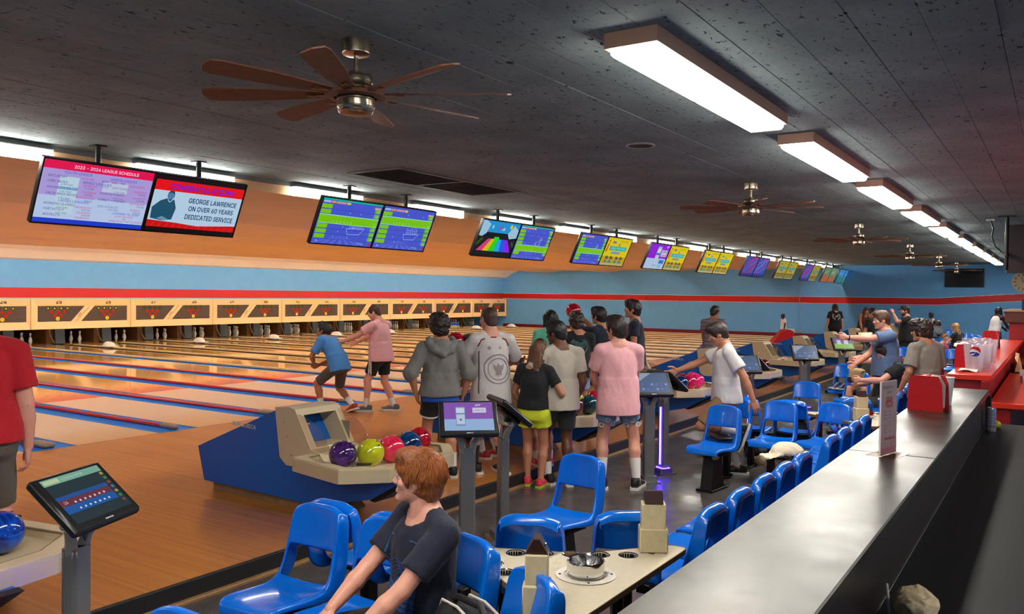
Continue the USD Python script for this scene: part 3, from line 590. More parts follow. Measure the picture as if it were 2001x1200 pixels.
def scr_scores(kind, hi, seed, W=1.11, H=0.62):
    f = Flat(); r = random.Random(seed); x, y = -W / 2, -H / 2; G = (124, 204, 0)
    f.rect(x, y, x + W, y + H, (70, 90, 214))
    for q in range(7): f.poly([(0, y - .01 + .01), (x + W * q / 7, y), (x + W * (q + .4) / 7, y)] if False else [(x + W * .45, y + .13), (x + W * q / 7, y + .004), (x + W * (q + .45) / 7, y + .004)], (98, 112, 224))
    rows = 6; rh = 0.07; yy = y + H - 0.06
    f.rect(x + .02, yy, x + .14, yy + .03, (176, 190, 220)); f.rect(x + .15, yy, x + .24, yy + .03, (226, 150, 40)); f.rect(x + .25, yy, x + .42, yy + .03, (206, 150, 150)); f.rect(x + .43, yy, x + .5, yy + .03, (236, 190, 80)); f.rect(x + W - .14, yy - .02, x + W - .02, yy + .01, (206, 170, 130))
    if seed % 2: f.rect(x, y + H - .022, x + W, y + H, (0, 190, 150))
    (boat if kind == 'boat' else horse)(f, .16, -.1 if hi < 3 else 0.02, 1.0)
    yy -= 0.012
    for q in range(rows):
        big = q == hi; h = 0.125 if big else rh
        y0 = yy - h
        if y0 < y + .06: break
        if big: f.rect(x + .01, y0, x + W - .01, yy, G); f.rect(x + .01, yy - .012, x + W - .01, yy, (150, 226, 214)); f.rect(x + .01, y0, x + W - .01, y0 + .008, (150, 226, 214))
        else:
            f.rect(x + .01, y0 + .008, x + .19, yy - .006, G); f.rect(x + W - .12, y0 + .008, x + W - .02, yy - .006, (112, 190, 40)); f.line([(x + .19, y0), (x + W - .12, y0)], .005, (46, 60, 170))
        for c in range(10):
            px = x + .24 + c * .066
            f.line([(px, y0 + .006), (px, yy - .006)], .003, (60, 76, 190) if not big else (100, 176, 0))
            if big and c < 6: f.text(str(r.randint(1, 9)), px + .02, y0 + .02, .03, (150, 236, 190))
            elif r.random() < .25: f.disc(px + .03, y0 + h * .6, .008, r.choice([(200, 40, 70), (150, 200, 240), (200, 190, 60)]))
        f.text('T' + str(r.randint(100, 180))[1:] if False else str(r.randint(20, 99)), x + W - .08, y0 + .02, .025, (190, 236, 200))
        yy = y0
    f.text(f'{r.randint(1,9)} {r.randint(1,9)} {r.randint(10,99)}', x + W - .3, y + .025, .028, (190, 206, 240)); f.disc(x + W - .05, y + .04, .02, (196, 30, 80)); f.text('26' if seed == 1 else '28', x + .05, y + .03, .026, (200, 210, 245))
    return f
def scr_rainbow(W=1.11, H=0.62):
    f = Flat(); x, y = -W / 2, -H / 2
    f.rect(x, y, x + W, y + H, (10, 18, 26)); f.rect(x, y + .42, x + W, y + H, (26, 150, 216))
    f.poly([(x, y + .35), (x, y + H), (x + .1, y + H), (x + .25, y + .56), (x + .2, y + .4), (x + .1, y + .34)], (160, 202, 226)); f.poly([(x + W, y + .5), (x + .95, y + .58), (x + .82, y + .42), (x + .9, y + .33), (x + W, y + .36)], (160, 202, 226)); f.poly(Point(x + .86, y + .55).buffer(.04), (214, 196, 90))
    f.poly([(x + .5, y + .53), (x + .6, y + .53), (x + .55, y + .47)], (206, 40, 150)); f.poly([(x + .3, y + .52), (x + .33, y + .56), (x + .36, y + .52), (x + .33, y + .47)], (150, 214, 240)); f.poly([(x + .6, y + .47), (x + .68, y + .53), (x + .69, y + .47)], (190, 210, 240))
    f.poly([(x, y + .25), (x + .12, y + .34), (x + .2, y + .28), (x, y + .12)], (40, 44, 14)); f.poly([(x + W, y + .3), (x + W - .1, y + .3), (x + W - .16, y + .12), (x + W, y + .2)], (40, 44, 14))
    cols = [(214, 60, 130), (214, 196, 0), (40, 214, 20), (20, 170, 236), (30, 90, 240), (140, 30, 240)]
    for q, c in enumerate(cols):
        a, b = q / 6, (q + 1) / 6
        f.poly([(x + .06 + 1.0 * a, y + .09), (x + .06 + 1.0 * b, y + .09), (x + .3 + .58 * b, y + .31), (x + .3 + .58 * a, y + .31)], c)
    f.poly([(x + .45, y + .3), (x + .62, y + .3), (x + .6, y + .35), (x + .47, y + .35)], (40, 220, 40)); f.line([(x + .02, y + .2), (x + .12, y + .3)], .01, (30, 190, 30)); f.line([(x + W - .02, y + .2), (x + W - .1, y + .28)], .01, (30, 190, 30))
    return f
def scr_yellow(W=1.11, H=0.62, dim=1.0):
    f = Flat(); x, y = -W / 2, -H / 2; D = lambda c: tuple(v * dim for v in c)
    f.rect(x, y, x + W, y + H, D((226, 204, 0))); f.rect(x, y, x + W, y + .2, D((206, 160, 20))); f.rect(x, y, x + W, y + .05, D((190, 176, 110)))
    f.poly([(x + .06, y + .3), (x + .09, y + .47), (x + .12, y + .52), (x + .13, y + .44), (x + .11, y + .3)], D((196, 40, 10))); f.disc(x + .11, y + .54, .025, D((196, 40, 10)))
    f.rect(x + .26, y + .49, x + .42, y + .55, D((150, 160, 150))); f.text('BOWL', x + .27, y + .5, .035, D((40, 44, 120)), bold=True)
    f.text('2 EASY STEPS', x + .6, y + .53, .045, D((110, 120, 30)), width=.36); f.rect(x + .58, y + .44, x + .62, y + .5, D((60, 80, 160)))
    for q in range(5): f.rect(x + .66 + q * .06, y + .45, x + .69 + q * .06, y + .49, D((226, 190, 60)))
    f.rect(x + .2, y + .34, x + .98, y + .43, D((0, 170, 190))); f.text('JOIN THE FUN', x + .25, y + .36, .05, D((150, 226, 180)), bold=True, width=.66); f.rect(x + .34, y + .26, x + .74, y + .315, D((130, 150, 170)))
    for q in range(4):
        px = x + .16 + q * .2 + (.06 if q > 1 else 0); f.rect(px, y + .14, px + .15, y + .19, D((120, 110, 60))); f.rect(px + .02, y + .15, px + .08, y + .21, D((60, 70, 110)))
        f.poly([(px - .03, y + .06), (px + .13, y + .06), (px + .1, y + .12), (px, y + .12)], D((60, 140, 130)))
    return f
def scr_purple(W=1.11, H=0.62):
    f = Flat(); x, y = -W / 2, -H / 2
    f.rect(x, y, x + W, y + H, (176, 206, 232)); f.rect(x, y + .26, x + W, y + H, (146, 20, 214))
    f.poly(rrect(.22, .5, .03), (150, 186, 210)); f.rect(-.1, .1, .1, .2, (206, 216, 226)); f.rect(-.1, .04, .1, .08, (40, 110, 190)); f.rect(-.09, -.2, .09, .03, (190, 206, 222))
    f.poly(affinity.translate(rrect(.34, .17, .02), .33, .09), (206, 196, 226)); f.text('JOIN US', .21, .11, .05, (90, 80, 120), bold=True); f.rect(.2, .03, .46, .05, (150, 140, 180)); f.rect(.2, -.17, .48, -.08, (40, 120, 206)); f.text('MORE FUN', .2, -.05, .03, (120, 150, 180)); f.text('APP', .36, .23, .05, (226, 210, 240), bold=True)
    for q in range(4): f.rect(.2, -.21 - q * .025, .4, -.2 - q * .025, (120, 150, 190))
    return f
def scr_swirl(seed, W=1.11, H=0.62):
    f = Flat(); r = random.Random(seed); x, y = -W / 2, -H / 2
    f.rect(x, y, x + W, y + H, (50, 80, 176))
    for q in range(14):
        t = np.linspace(0, 1, 8); a = r.uniform(0, 1); pts = [(x + .02 + (W - .04) * v, y + .02 + (H - .04) * min(1, max(0, a + (v - .5) * .9 + .08 * math.sin(6 * v + q)))) for v in t]
        f.line(pts, r.uniform(.01, .04), r.choice([(196, 50, 110), (120, 60, 170), (70, 130, 210), (150, 40, 120)]))
    f.rect(x, y, x + W, y + .09, (50, 50, 130)); return f
def scr_scene(a, b, W=1.11, H=0.62):
    f = Flat(); x, y = -W / 2, -H / 2
    f.rect(x, y, x + W, y + H, a); f.poly([(x, y), (x + W, y), (x + W * .9, y + H * .3), (x + W * .4, y + H * .55), (x, y + H * .4)], b); f.poly([(x + .1, y + .4), (x + .5, y + .5), (x + .8, y + .42), (x + .4, y + .36)], tuple(min(255, v * 1.25) for v in a)); return f
def screen(x, flmaker, label):
    """a flat screen hung from the ceiling, tilted to face the bowlers; x its centre"""
    t = thing('overhead_screen', label, 'screen', (x, 7.8, 0), group='overhead screens in pairs')
    top, bot = np.array([0, 0.0, 3.02]), np.array([0, 0.26, 2.425]); up = top - bot; up /= np.linalg.norm(up); nrm = np.cross([1, 0, 0], up)   # faces -y, down
    c = (top + bot) / 2
    part(t, 'case', place(bx(-0.572, 0.572, -0.326, 0.326, -0.05, 0.0, 0.006), c, (1, 0, 0), up), BLACK)
    fl = flmaker(); flat_part(t, 'picture', fl, c + nrm * 0.0012, (1, 0, 0), up, SCREEN_MAT)
    part(t, 'bezel', place(extr(Polygon([(-0.572, -0.326), (0.572, -0.326), (0.572, 0.326), (-0.572, 0.326)], [[(-0.556, -0.311), (-0.556, 0.311), (0.556, 0.311), (0.556, -0.311)]]), 0.009), c, (1, 0, 0), up), BLACK, False)
    part(t, 'pole', cyl((0.02, 0.13, CEIL), (0.02, 0.13, 2.9), 0.028, n=12), BLACKM); part(t, 'ceiling_plate', bx(-0.04, 0.08, 0.07, 0.19, CEIL - 0.012, CEIL, 0.003), BLACKM)
    part(t, 'bracket', [bx(-0.02, 0.06, 0.12, 0.2, 2.84, 2.92, 0.004), place(bx(-0.25, 0.25, -0.2, 0.2, -0.095, -0.05, 0.004), c, (1, 0, 0), up)], BLACKM)
    return t
XS = [4.02, 7.49, 11.0, 14.35, 17.68, 21.15, 24.7, 28.2, 31.6, 34.7, 37.35]
prs = [((scr_schedule, 'overhead screen showing the league schedule in pink, lilac and blue'), (scr_congrats, 'overhead screen with red congratulations banner and a portrait figure')),
       ((lambda: scr_scores('boat', 2, 1), 'overhead screen with blue and green score grid, left one of the second pair'), (lambda: scr_scores('boat', 1, 2), 'overhead screen with blue and green score grid, right one of the second pair')),
       ((scr_rainbow, 'overhead screen showing a rainbow lane under clouds'), (lambda: scr_scores('horse', 4, 3), 'overhead score screen right of the rainbow lane screen')),
       ((lambda: scr_scores('horse', 3, 4), 'overhead score screen left of the first yellow advert screen'), (scr_yellow, 'yellow advert on an overhead screen, right one of the fourth pair')),
       ((scr_purple, 'overhead screen with purple and pale blue phone advert'), (scr_yellow, 'yellow advert on an overhead screen beside the purple screen')),
       ((scr_yellow, 'yellow advert on an overhead screen, left one of the sixth pair'), (scr_yellow, 'yellow advert on an overhead screen, right one of the sixth pair')),
       ((lambda: scr_swirl(1), 'overhead screen with blue and magenta swirls, left one of the seventh pair'), (lambda: scr_swirl(2), 'overhead screen with blue and magenta swirls, right one of the seventh pair')),
       ((lambda: scr_yellow(dim=.8), 'dull yellow overhead screen, left one of the eighth pair'), (lambda: scr_yellow(dim=.8), 'dull yellow overhead screen, right one of the eighth pair')),
       ((lambda: scr_swirl(3), 'swirling violet overhead screen in the ninth pair'), (lambda: scr_yellow(dim=.75), 'dull yellow overhead screen in the ninth pair')),
       ((lambda: scr_scene((100, 130, 90), (170, 90, 50)), 'green and orange overhead screen, left one of the tenth pair'), (lambda: scr_scene((110, 140, 110), (160, 100, 60)), 'green and orange overhead screen, right one of the tenth pair')),
       ((lambda: scr_scene((60, 130, 180), (50, 120, 130)), 'blue overhead screen in the farthest pair, left one'), (lambda: scr_scene((60, 130, 190), (60, 140, 110)), 'blue overhead screen in the farthest pair, right one'))]
for x, pr in zip(XS, prs):
    for q, (mk, lb) in enumerate(pr): screen(x + 0.572 + 1.148 * q, mk, lb)
screen(1.75, lambda: scr_scene((60, 90, 160), (90, 60, 140)), 'overhead screen left of the picture'); screen(0.6, lambda: scr_scene((60, 90, 160), (90, 60, 140)), 'overhead screen far left, outside the picture')

# ------------------------------------------------------------------ ball returns and balls
BRBLUE = M('return_blue', (0, 96, 190), 0.35, bump=(220, 0.03)); BRCREAM = M('return_cream', (206, 186, 150), 0.5, bump=(300, 0.12)); ACR = NM('clear_guard', {'t': ('transparent_bsdf', dict(color=(.9, .86, .82))), 'g': ('glossy_bsdf', dict(roughness=.03)), 'm': ('mix_closure', dict(fac=.06))}, [('t.BSDF', 'm.closure1'), ('g.BSDF', 'm.closure2')], 'm.closure')
SILVER = M('silver_letter', (190, 196, 204), 0.4, 0.2)
def make_return(c, label):
    t = thing('ball_return', label, 'ball return', (c, 0, 0), group='ball returns along the approach')
    body = [(6.53, .39), (6.44, .09), (5.0, .07), (4.42, .2), (4.05, .4), (5.2, .44), (5.44, .80), (5.5, .80)]
    part(t, 'body', extr_yz(body, -.23, .23), BRBLUE, 20)
    part(t, 'plinth', extr_yz([(6.36, 0.0), (6.36, .09), (4.95, .08), (4.85, 0.0)], -.19, .19), M('plinth_tan', (150, 116, 78), 0.6, mottle=(12, .25)), 20)
    part(t, 'base_rail', extr_yz([(4.42, .195), (4.36, .19), (3.99, .4), (4.05, .405)], -.235, .235), BLACKM, 20)
    cheek = Manifold.extrude(manifold3d.CrossSection([[(5.48, .83), (5.3, .845), (5.24, .83), (5.05, .52), (4.95, .5), (4.9, .44), (5.22, .36), (5.34, .36), (5.42, .42)]][0:1], manifold3d.FillRule.NonZero), .5)
    hole = Manifold.extrude(manifold3d.CrossSection([[(5.5, .78), (5.2, .78), (4.9, .53), (5.3, .53)]], manifold3d.FillRule.NonZero), .36).translate((0, 0, .07))
    m = (cheek - hole).to_mesh(); V = m.vert_properties[:, :3]; hd = TM(np.stack([V[:, 2] - .25, V[:, 0], V[:, 1]], 1), m.tri_verts)
    part(t, 'hood', hd, BRCREAM, 30); part(t, 'hood_inside', extr_yz([(5.36, .46), (5.44, .46), (5.49, .785), (5.42, .785)], -.2, .2), PIT, False)
    part(t, 'chute', extr_yz([(5.4, .45), (4.9, .43), (4.9, .47), (5.4, .5)], -.16, .16), BLACK, 20)
    for sx in (-.245, .21):
        pts = [(5.3, .5)] + [(5.3 - .46 * math.sin(a), .5 + .3 * math.cos(a)) for a in np.linspace(0, math.pi / 2, 14)]
        part(t, 'guard', extr_yz(pts, sx, sx + .006), ACR, 20)
    part(t, 'notice', extr_yz([(5.22, .52), (5.06, .52), (5.06, .70), (5.22, .70)], .202, .204), M('notice_grey', (150, 140, 124), .6), False)
    part(t, 'rule_card', extr_yz([(5.36, .5), (5.36, .68), (5.35, .68), (5.35, .5)], -.16, .02), M('card_white', (216, 200, 196), .6), False)
    fl = Flat(); fl.disc(0, 0, .03, (70, 52, 50)); fl.disc(.04, .01, .018, (80, 60, 56)); fl.disc(.0, .05, .014, (200, 180, 60)); fl.line([(-.03, -.05), (.06, -.04)], .01, (60, 50, 50)); flat_part(t, 'card_print', fl, (-.08, 5.345, .6), (1, 0, 0), (0, 0, 1))
    out = Polygon([(-.43, 5.02), (-.55, 4.42), (-.3, 4.17), (.1, 4.1), (.46, 4.17), (.74, 4.42), (.62, 5.02)]).buffer(.03, quad_segs=3); inn = out.buffer(-.1, quad_segs=3).buffer(-.03).buffer(.03)
    part(t, 'tray', [extr(out.difference(inn), .1, .385), extr(out.difference(out.buffer(-.012)).buffer(0), .0, .0) if False else extr(out.buffer(-.01).difference(inn.buffer(.006)), .008, .485), extr(inn.buffer(.01), .055, .385)], BRCREAM, 25)
    part(t, 'trough_rim', tube(list(np.c_[np.array(inn.exterior.coords), np.full(len(inn.exterior.coords), .487)]), .006, 6), M('rim_brown', (120, 104, 76), .5))
    part(t, 'hand_dryer_slot', extr(Polygon([(-.38, 4.42), (-.3, 4.34), (-.25, 4.38), (-.33, 4.46)]), .006, .491), BLACK, False)
    tx = meshkit.text_mesh('AMF QUBICA', .035, .003, True); part(t, 'lettering', place(tx, (-.232, 6.05, .63), (0, -1, -.05), (0, -.05, 1)), SILVER, False, label='silver lettering')
    for yy, zz in ((5.36, .72), (5.33, .6), (5.28, .45), (5.2, .41)): part(t, 'screw', mv(lathe([(0, .004), (.007, .002), (.008, 0)], 8), ry=-90, t=(-.25, yy, zz)), CHROME)
    return t
RL = {-2: 'cream ball return tray at the lower left corner, lit violet', 0: 'nearest whole blue ball return with cream tray and five balls in a row', 2: 'blue ball return partly hidden behind the group of standing teenagers', 4: 'blue ball return with cream tray of pink balls behind the silver kiosk', 6: 'blue ball return behind the kneeling boy in the white shirt',
      8: 'blue ball return left of the seated man in grey', 10: 'blue ball return behind the woman in the black top', 12: 'blue ball return near the end wall, first beyond the woman in black'}
br0 = make_return(divx(0), RL[0])
for k in range(-2, 22, 2):
    if k and divx(k) < XEND - 1: copy_of(br0, (divx(k), 0, 0), 0, RL.get(k, f'blue ball return near the end wall, between lanes {NW(19 + k)} and {NW(20 + k)}'))

def ball_mat(name, a, b, scale=9.0):
    return NM(name, {'tc': ('texture_coordinate', {}), 'n': ('noise_texture', dict(scale=scale, detail=3.0, distortion=2.2)), 'r': ('rgb_ramp', dict(ramp=[(.38, lin(a)), (.62, lin(b))])), 'p': ('principled_bsdf', dict(roughness=.12, coat_weight=.6, coat_roughness=.04))},
              [('tc.object', 'n.vector'), ('n.fac', 'r.fac'), ('r.color', 'p.base_color')], 'p.BSDF')
BM = {'purple': ball_mat('ball_purple', (36, 14, 66), (92, 44, 130)), 'yellow': ball_mat('ball_yellow', (186, 190, 14), (206, 206, 36)), 'pink': ball_mat('ball_pink', (222, 16, 60), (240, 60, 96)), 'navy': ball_mat('ball_navy', (4, 26, 74), (20, 76, 136)),
      'red': ball_mat('ball_red', (150, 4, 24), (196, 20, 44)), 'teal': ball_mat('ball_teal', (4, 50, 60), (20, 96, 96)), 'crimson': ball_mat('ball_crimson', (176, 6, 50), (226, 20, 90)), 'magenta': ball_mat('ball_magenta', (216, 10, 96), (250, 50, 140)), 'blue': ball_mat('ball_blue', (6, 40, 130), (20, 90, 200)), 'black': ball_mat('ball_black', (10, 10, 12), (24, 24, 30)), 'maroon': ball_mat('ball_maroon', (70, 8, 24), (120, 20, 40))}
def ball(colour, loc, label, rot=(0, 0), r=0.108, group=None):
    t = thing('bowling_ball', label, 'bowling ball', loc, rot[0], group)
    part(t, 'ball_body', ball_mesh(r, (0, 0, 0), 4 if loc[0] < 10 else 3), BM[colour], True)
    for a, b in ((0, 0), (14, 18), (-14, 18)):
        d = np.array([math.sin(math.radians(a)), math.sin(math.radians(b + rot[1])), 0.0]); d[2] = math.sqrt(max(0.05, 1 - d @ d)); part(t, 'finger_hole', place(disc(.013, (0, 0, 0), 16, .0008), d * (r + .0001), np.cross([0, 1, 0], d), [0, 1, 0]), PIT, False)
    return t
bz = .44 + .108
for col, p, lb in [('purple', (4.64, 4.6), 'swirled purple bowling ball, first on the nearest cream tray'), ('yellow', (4.826, 4.485), 'bright yellow bowling ball between the purple and pink balls'), ('pink', (5.04, 4.46), 'hot pink bowling ball behind the red-haired young man, third on its tray'),
                   ('navy', (5.265, 4.47), 'dark blue bowling ball with finger holes, fourth on the nearest tray'), ('red', (5.49, 4.55), 'dark red bowling ball, last at the right of the nearest tray'),
                   ('red', (8.42, 4.78), 'red bowling ball under the hand of the long-haired girl'), ('maroon', (8.16, 4.52), 'dark crimson bowling ball at the front of the second tray'), ('teal', (8.39, 4.46), 'dark teal bowling ball on the second tray'), ('yellow', (8.66, 4.78), 'yellow bowling ball at the back of the second tray'), ('crimson', (8.64, 4.48), 'crimson bowling ball right of the teal ball'), ('red', (8.84, 4.62), 'red bowling ball at the right end of the second tray'),
                   ('maroon', (11.15, 4.72), 'maroon bowling ball behind the kiosk screen on the third tray'), ('navy', (11.25, 4.5), 'navy bowling ball beside the kiosk screen on the third tray'), ('crimson', (11.47, 4.46), 'crimson bowling ball under the reaching hand of the kneeling boy'), ('red', (11.62, 4.62), 'red bowling ball second from the right group on the third tray'), ('magenta', (11.76, 4.45), 'magenta bowling ball third in the pink row on the third tray'), ('magenta', (11.97, 4.6), 'bright pink bowling ball at the right end of the third tray'),
                   ('black', (14.7, 4.5), 'black bowling ball on the tray beyond the kneeling boy'), ('maroon', (15.25, 4.5), 'dark red bowling ball on the tray beyond the kneeling boy'),
                   ('blue', (2.12, 4.52), 'blue bowling ball on the tray at the lower left'), ('black', (1.93, 4.42), 'black bowling ball on the tray at the lower left corner')]:
    ball(col, (p[0], p[1], bz), lb, ((hash_ := (int(p[0] * 100) * 37) % 360), 30), group='bowling balls on the trays')

# ------------------------------------------------------------------ score kiosks
COL = M('kiosk_grey', (134, 132, 132), .38, .6); VIO = EM('violet_led', (70, 40, 255), 14.0)
def scr_kiosk(kind, W=.36, H=.25):
    f = Flat(); x, y = -W / 2, -H / 2
    if kind == 'join':
        f.rect(x, y, x + W, y + H, (150, 180, 220)); f.rect(x, y + .1, x + W, y + H, (134, 84, 176)); f.poly(affinity.translate(rrect(.07, .17, .006), -.06, 0), (120, 150, 190)); f.rect(-.09, .03, -.03, .075, (206, 216, 232)); f.rect(-.09, -.07, -.03, .015, (190, 204, 226)); f.rect(.03, .03, .13, .075, (210, 206, 230)); f.text('APP', .05, .09, .016, (236, 220, 240), bold=True); f.text('JOIN US', .036, .045, .014, (110, 100, 150)); f.disc(-.06, -.03, .01, (110, 120, 160))
    elif kind == 'grid':
        f.rect(x, y, x + W, y + H, (26, 48, 54)); f.rect(x, y + .215, x + W, y + H, (120, 170, 150)); f.rect(x + .01, y + .222, x + .1, y + H - .006, (186, 206, 160)); f.rect(x, y + .13, x + W - .04, y + .15, (20, 80, 150)); f.rect(x, y + .095, x + W - .04, y + .13, (104, 44, 60)); f.rect(x, y + .055, x + W - .04, y + .095, (16, 84, 160))
        for q in range(7): f.rect(x + .08 + q * .03, y + .1, x + .09 + q * .03, y + .11, (220, 210, 220)); f.rect(x + .08 + q * .03, y + .065, x + .09 + q * .03, y + .074, (210, 226, 250)); f.rect(x + W - .03, y + .03 + q * .027, x + W - .012, y + .045 + q * .027, [(150, 60, 50), (60, 130, 80), (170, 150, 60), (90, 110, 130)][q % 4])
        f.text('26', x + .02, y + .105, .014, (230, 220, 230)); f.text('1 2 3 4 5 6 7 8 9 10', x + .11, y + .225, .01, (220, 236, 210))
    elif kind == 'desk':
        f.rect(x, y, x + W, y + H, (74, 96, 130)); f.poly([(x, y + .1), (x + .2, y + H), (x, y + H)], (150, 160, 180))
        for q in range(14): f.rect(x + .02 + (q % 7) * .05, y + .03 + (q // 7) * .06, x + .045 + (q % 7) * .05, y + .055 + (q // 7) * .06, [(60, 90, 190), (120, 150, 220), (90, 110, 160)][q % 3])
    elif kind == 'green':
        f.rect(x, y, x + W, y + H, (120, 90, 150)); f.rect(x, y, x + W, y + .12, (140, 190, 90)); f.rect(x + .06, y + .1, x + .14, y + .2, (206, 206, 216)); f.rect(x + .2, y + .1, x + .28, y + .2, (206, 206, 216))
    elif kind == 'yellow': f.rect(x, y, x + W, y + H, (206, 190, 60)); f.rect(x, y, x + W, y + .08, (190, 180, 120))
    else: f.rect(x, y, x + W, y + H, (60, 70, 76)); f.rect(x + .04, y + .04, x + W - .04, y + H - .05, (86, 96, 100))
    return f
def kiosk(x, y, face, kind, label, violet=False, z0=FLOOR_Z, tilt=38, group='score kiosks in front of the seats', paper=False):
    """face: compass angle in degrees of the screen's outward normal, 0 = +x, 90 = +y"""
    t = thing('score_kiosk', label, 'score kiosk', (x, y, z0), face, group)     # local +x is where the screen faces
    part(t, 'base_plate', extr(rrect(.24, .2, .02), .012), STEEL, 30); part(t, 'base_cover', [extr(rrect(.17, .15, .02), .05, .012)], COL if not violet else M('base_violet_lit', (90, 80, 170), .3, .4), 30)  # on violet kiosks the LED glow is put into the cover colour
    colp = extr(rrect(.075, .115, .02), .74, .05); part(t, 'column', colp, COL, 30)
    if violet: part(t, 'led_strip', bx(-.045, -.0385, -.012, .012, .1, .72, .002), VIO, False); part(t, 'led_base', extr(rrect(.1, .14, .02), .004, .062), VIO, False)
    up = np.array([math.sin(math.radians(tilt)) * -1, 0, math.cos(math.radians(tilt))]); n = np.array([math.cos(math.radians(tilt)), 0, math.sin(math.radians(tilt))]); rt = np.cross(up, n)
    yoke = []
    for s in (-1, 1): yoke.append(tube([(0, s * .03, .76), (.012, s * .05, .83), (.03, s * .085, .885), (.05, s * .1, .91)], [.028, .025, .02, .016], 8))
    yoke.append(bx(-.005, .055, -.11, .11, .885, .915, .01)); yoke.append(bx(-.037, .037, -.057, .057, .74, .79, .012)); part(t, 'yoke', yoke, M('yoke_silver', (170, 168, 160), .32, .5))
    part(t, 'yoke_badge', [place(extr([(-.04, .04), (.04, .04), (0, -.03)], .004), (.04, 0, .845), (0, 1, 0), (0, 0, 1))], M('badge_brown', (52, 30, 26), .4), False)
    c = np.array([.06, 0, 1.02])
    part(t, 'monitor', place(cat([bx(-.215, .215, -.155, .155, -.045, 0.0, .012), bx(-.12, .12, -.1, .1, -.075, -.045, .012)]), c, rt, up), BLACK)
    part(t, 'neck', tube([(.03, 0, .9), (.045, 0, .97), c - n * .05], .03, 8), BLACKM)
    flat_part(t, 'screen', scr_kiosk(kind), c + n * .001 + up * .008, rt, up, SCREEN_MAT)
    part(t, 'monitor_logo', place(bx(-.025, .025, -.003, .003, 0, .001, 0), c + n * .0003 - up * .138, rt, up), SILVER, False)
    return t
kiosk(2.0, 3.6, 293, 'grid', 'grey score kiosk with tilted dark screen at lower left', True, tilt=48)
kiosk(4.93, 3.62, 222, 'join', 'grey score kiosk with purple and white screen behind the red-haired young man', tilt=44)
kiosk(5.43, 3.64, -38, 'dark', 'grey score kiosk turned to the right, seen edge-on beside the purple-screened one', tilt=50)
kiosk(7.95, 3.52, 222, 'desk', 'silver score kiosk with blue icons on its screen, right of the pink-shirted boy', tilt=44)
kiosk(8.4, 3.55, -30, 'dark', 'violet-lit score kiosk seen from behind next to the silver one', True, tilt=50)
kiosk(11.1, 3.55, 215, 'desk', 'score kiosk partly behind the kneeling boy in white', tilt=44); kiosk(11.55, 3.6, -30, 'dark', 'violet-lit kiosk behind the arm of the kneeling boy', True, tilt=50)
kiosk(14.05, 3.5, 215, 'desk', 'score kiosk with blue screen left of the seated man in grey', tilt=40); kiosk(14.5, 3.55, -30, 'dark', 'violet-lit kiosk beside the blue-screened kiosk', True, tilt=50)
kiosk(17.2, 3.55, 215, 'green', 'score kiosk with purple and green screen in front of the seated man', tilt=40); kiosk(20.4, 3.7, 230, 'yellow', 'score kiosk with yellow screen behind the pointing man', tilt=40); kiosk(26.5, 2.9, 225, 'dark', 'dark score kiosk against the end wall, right of the curly-haired boy', tilt=40)
kiosk(24.4, 2.9, 225, 'dark', 'dark score kiosk just left of the curly-haired boy', tilt=40)
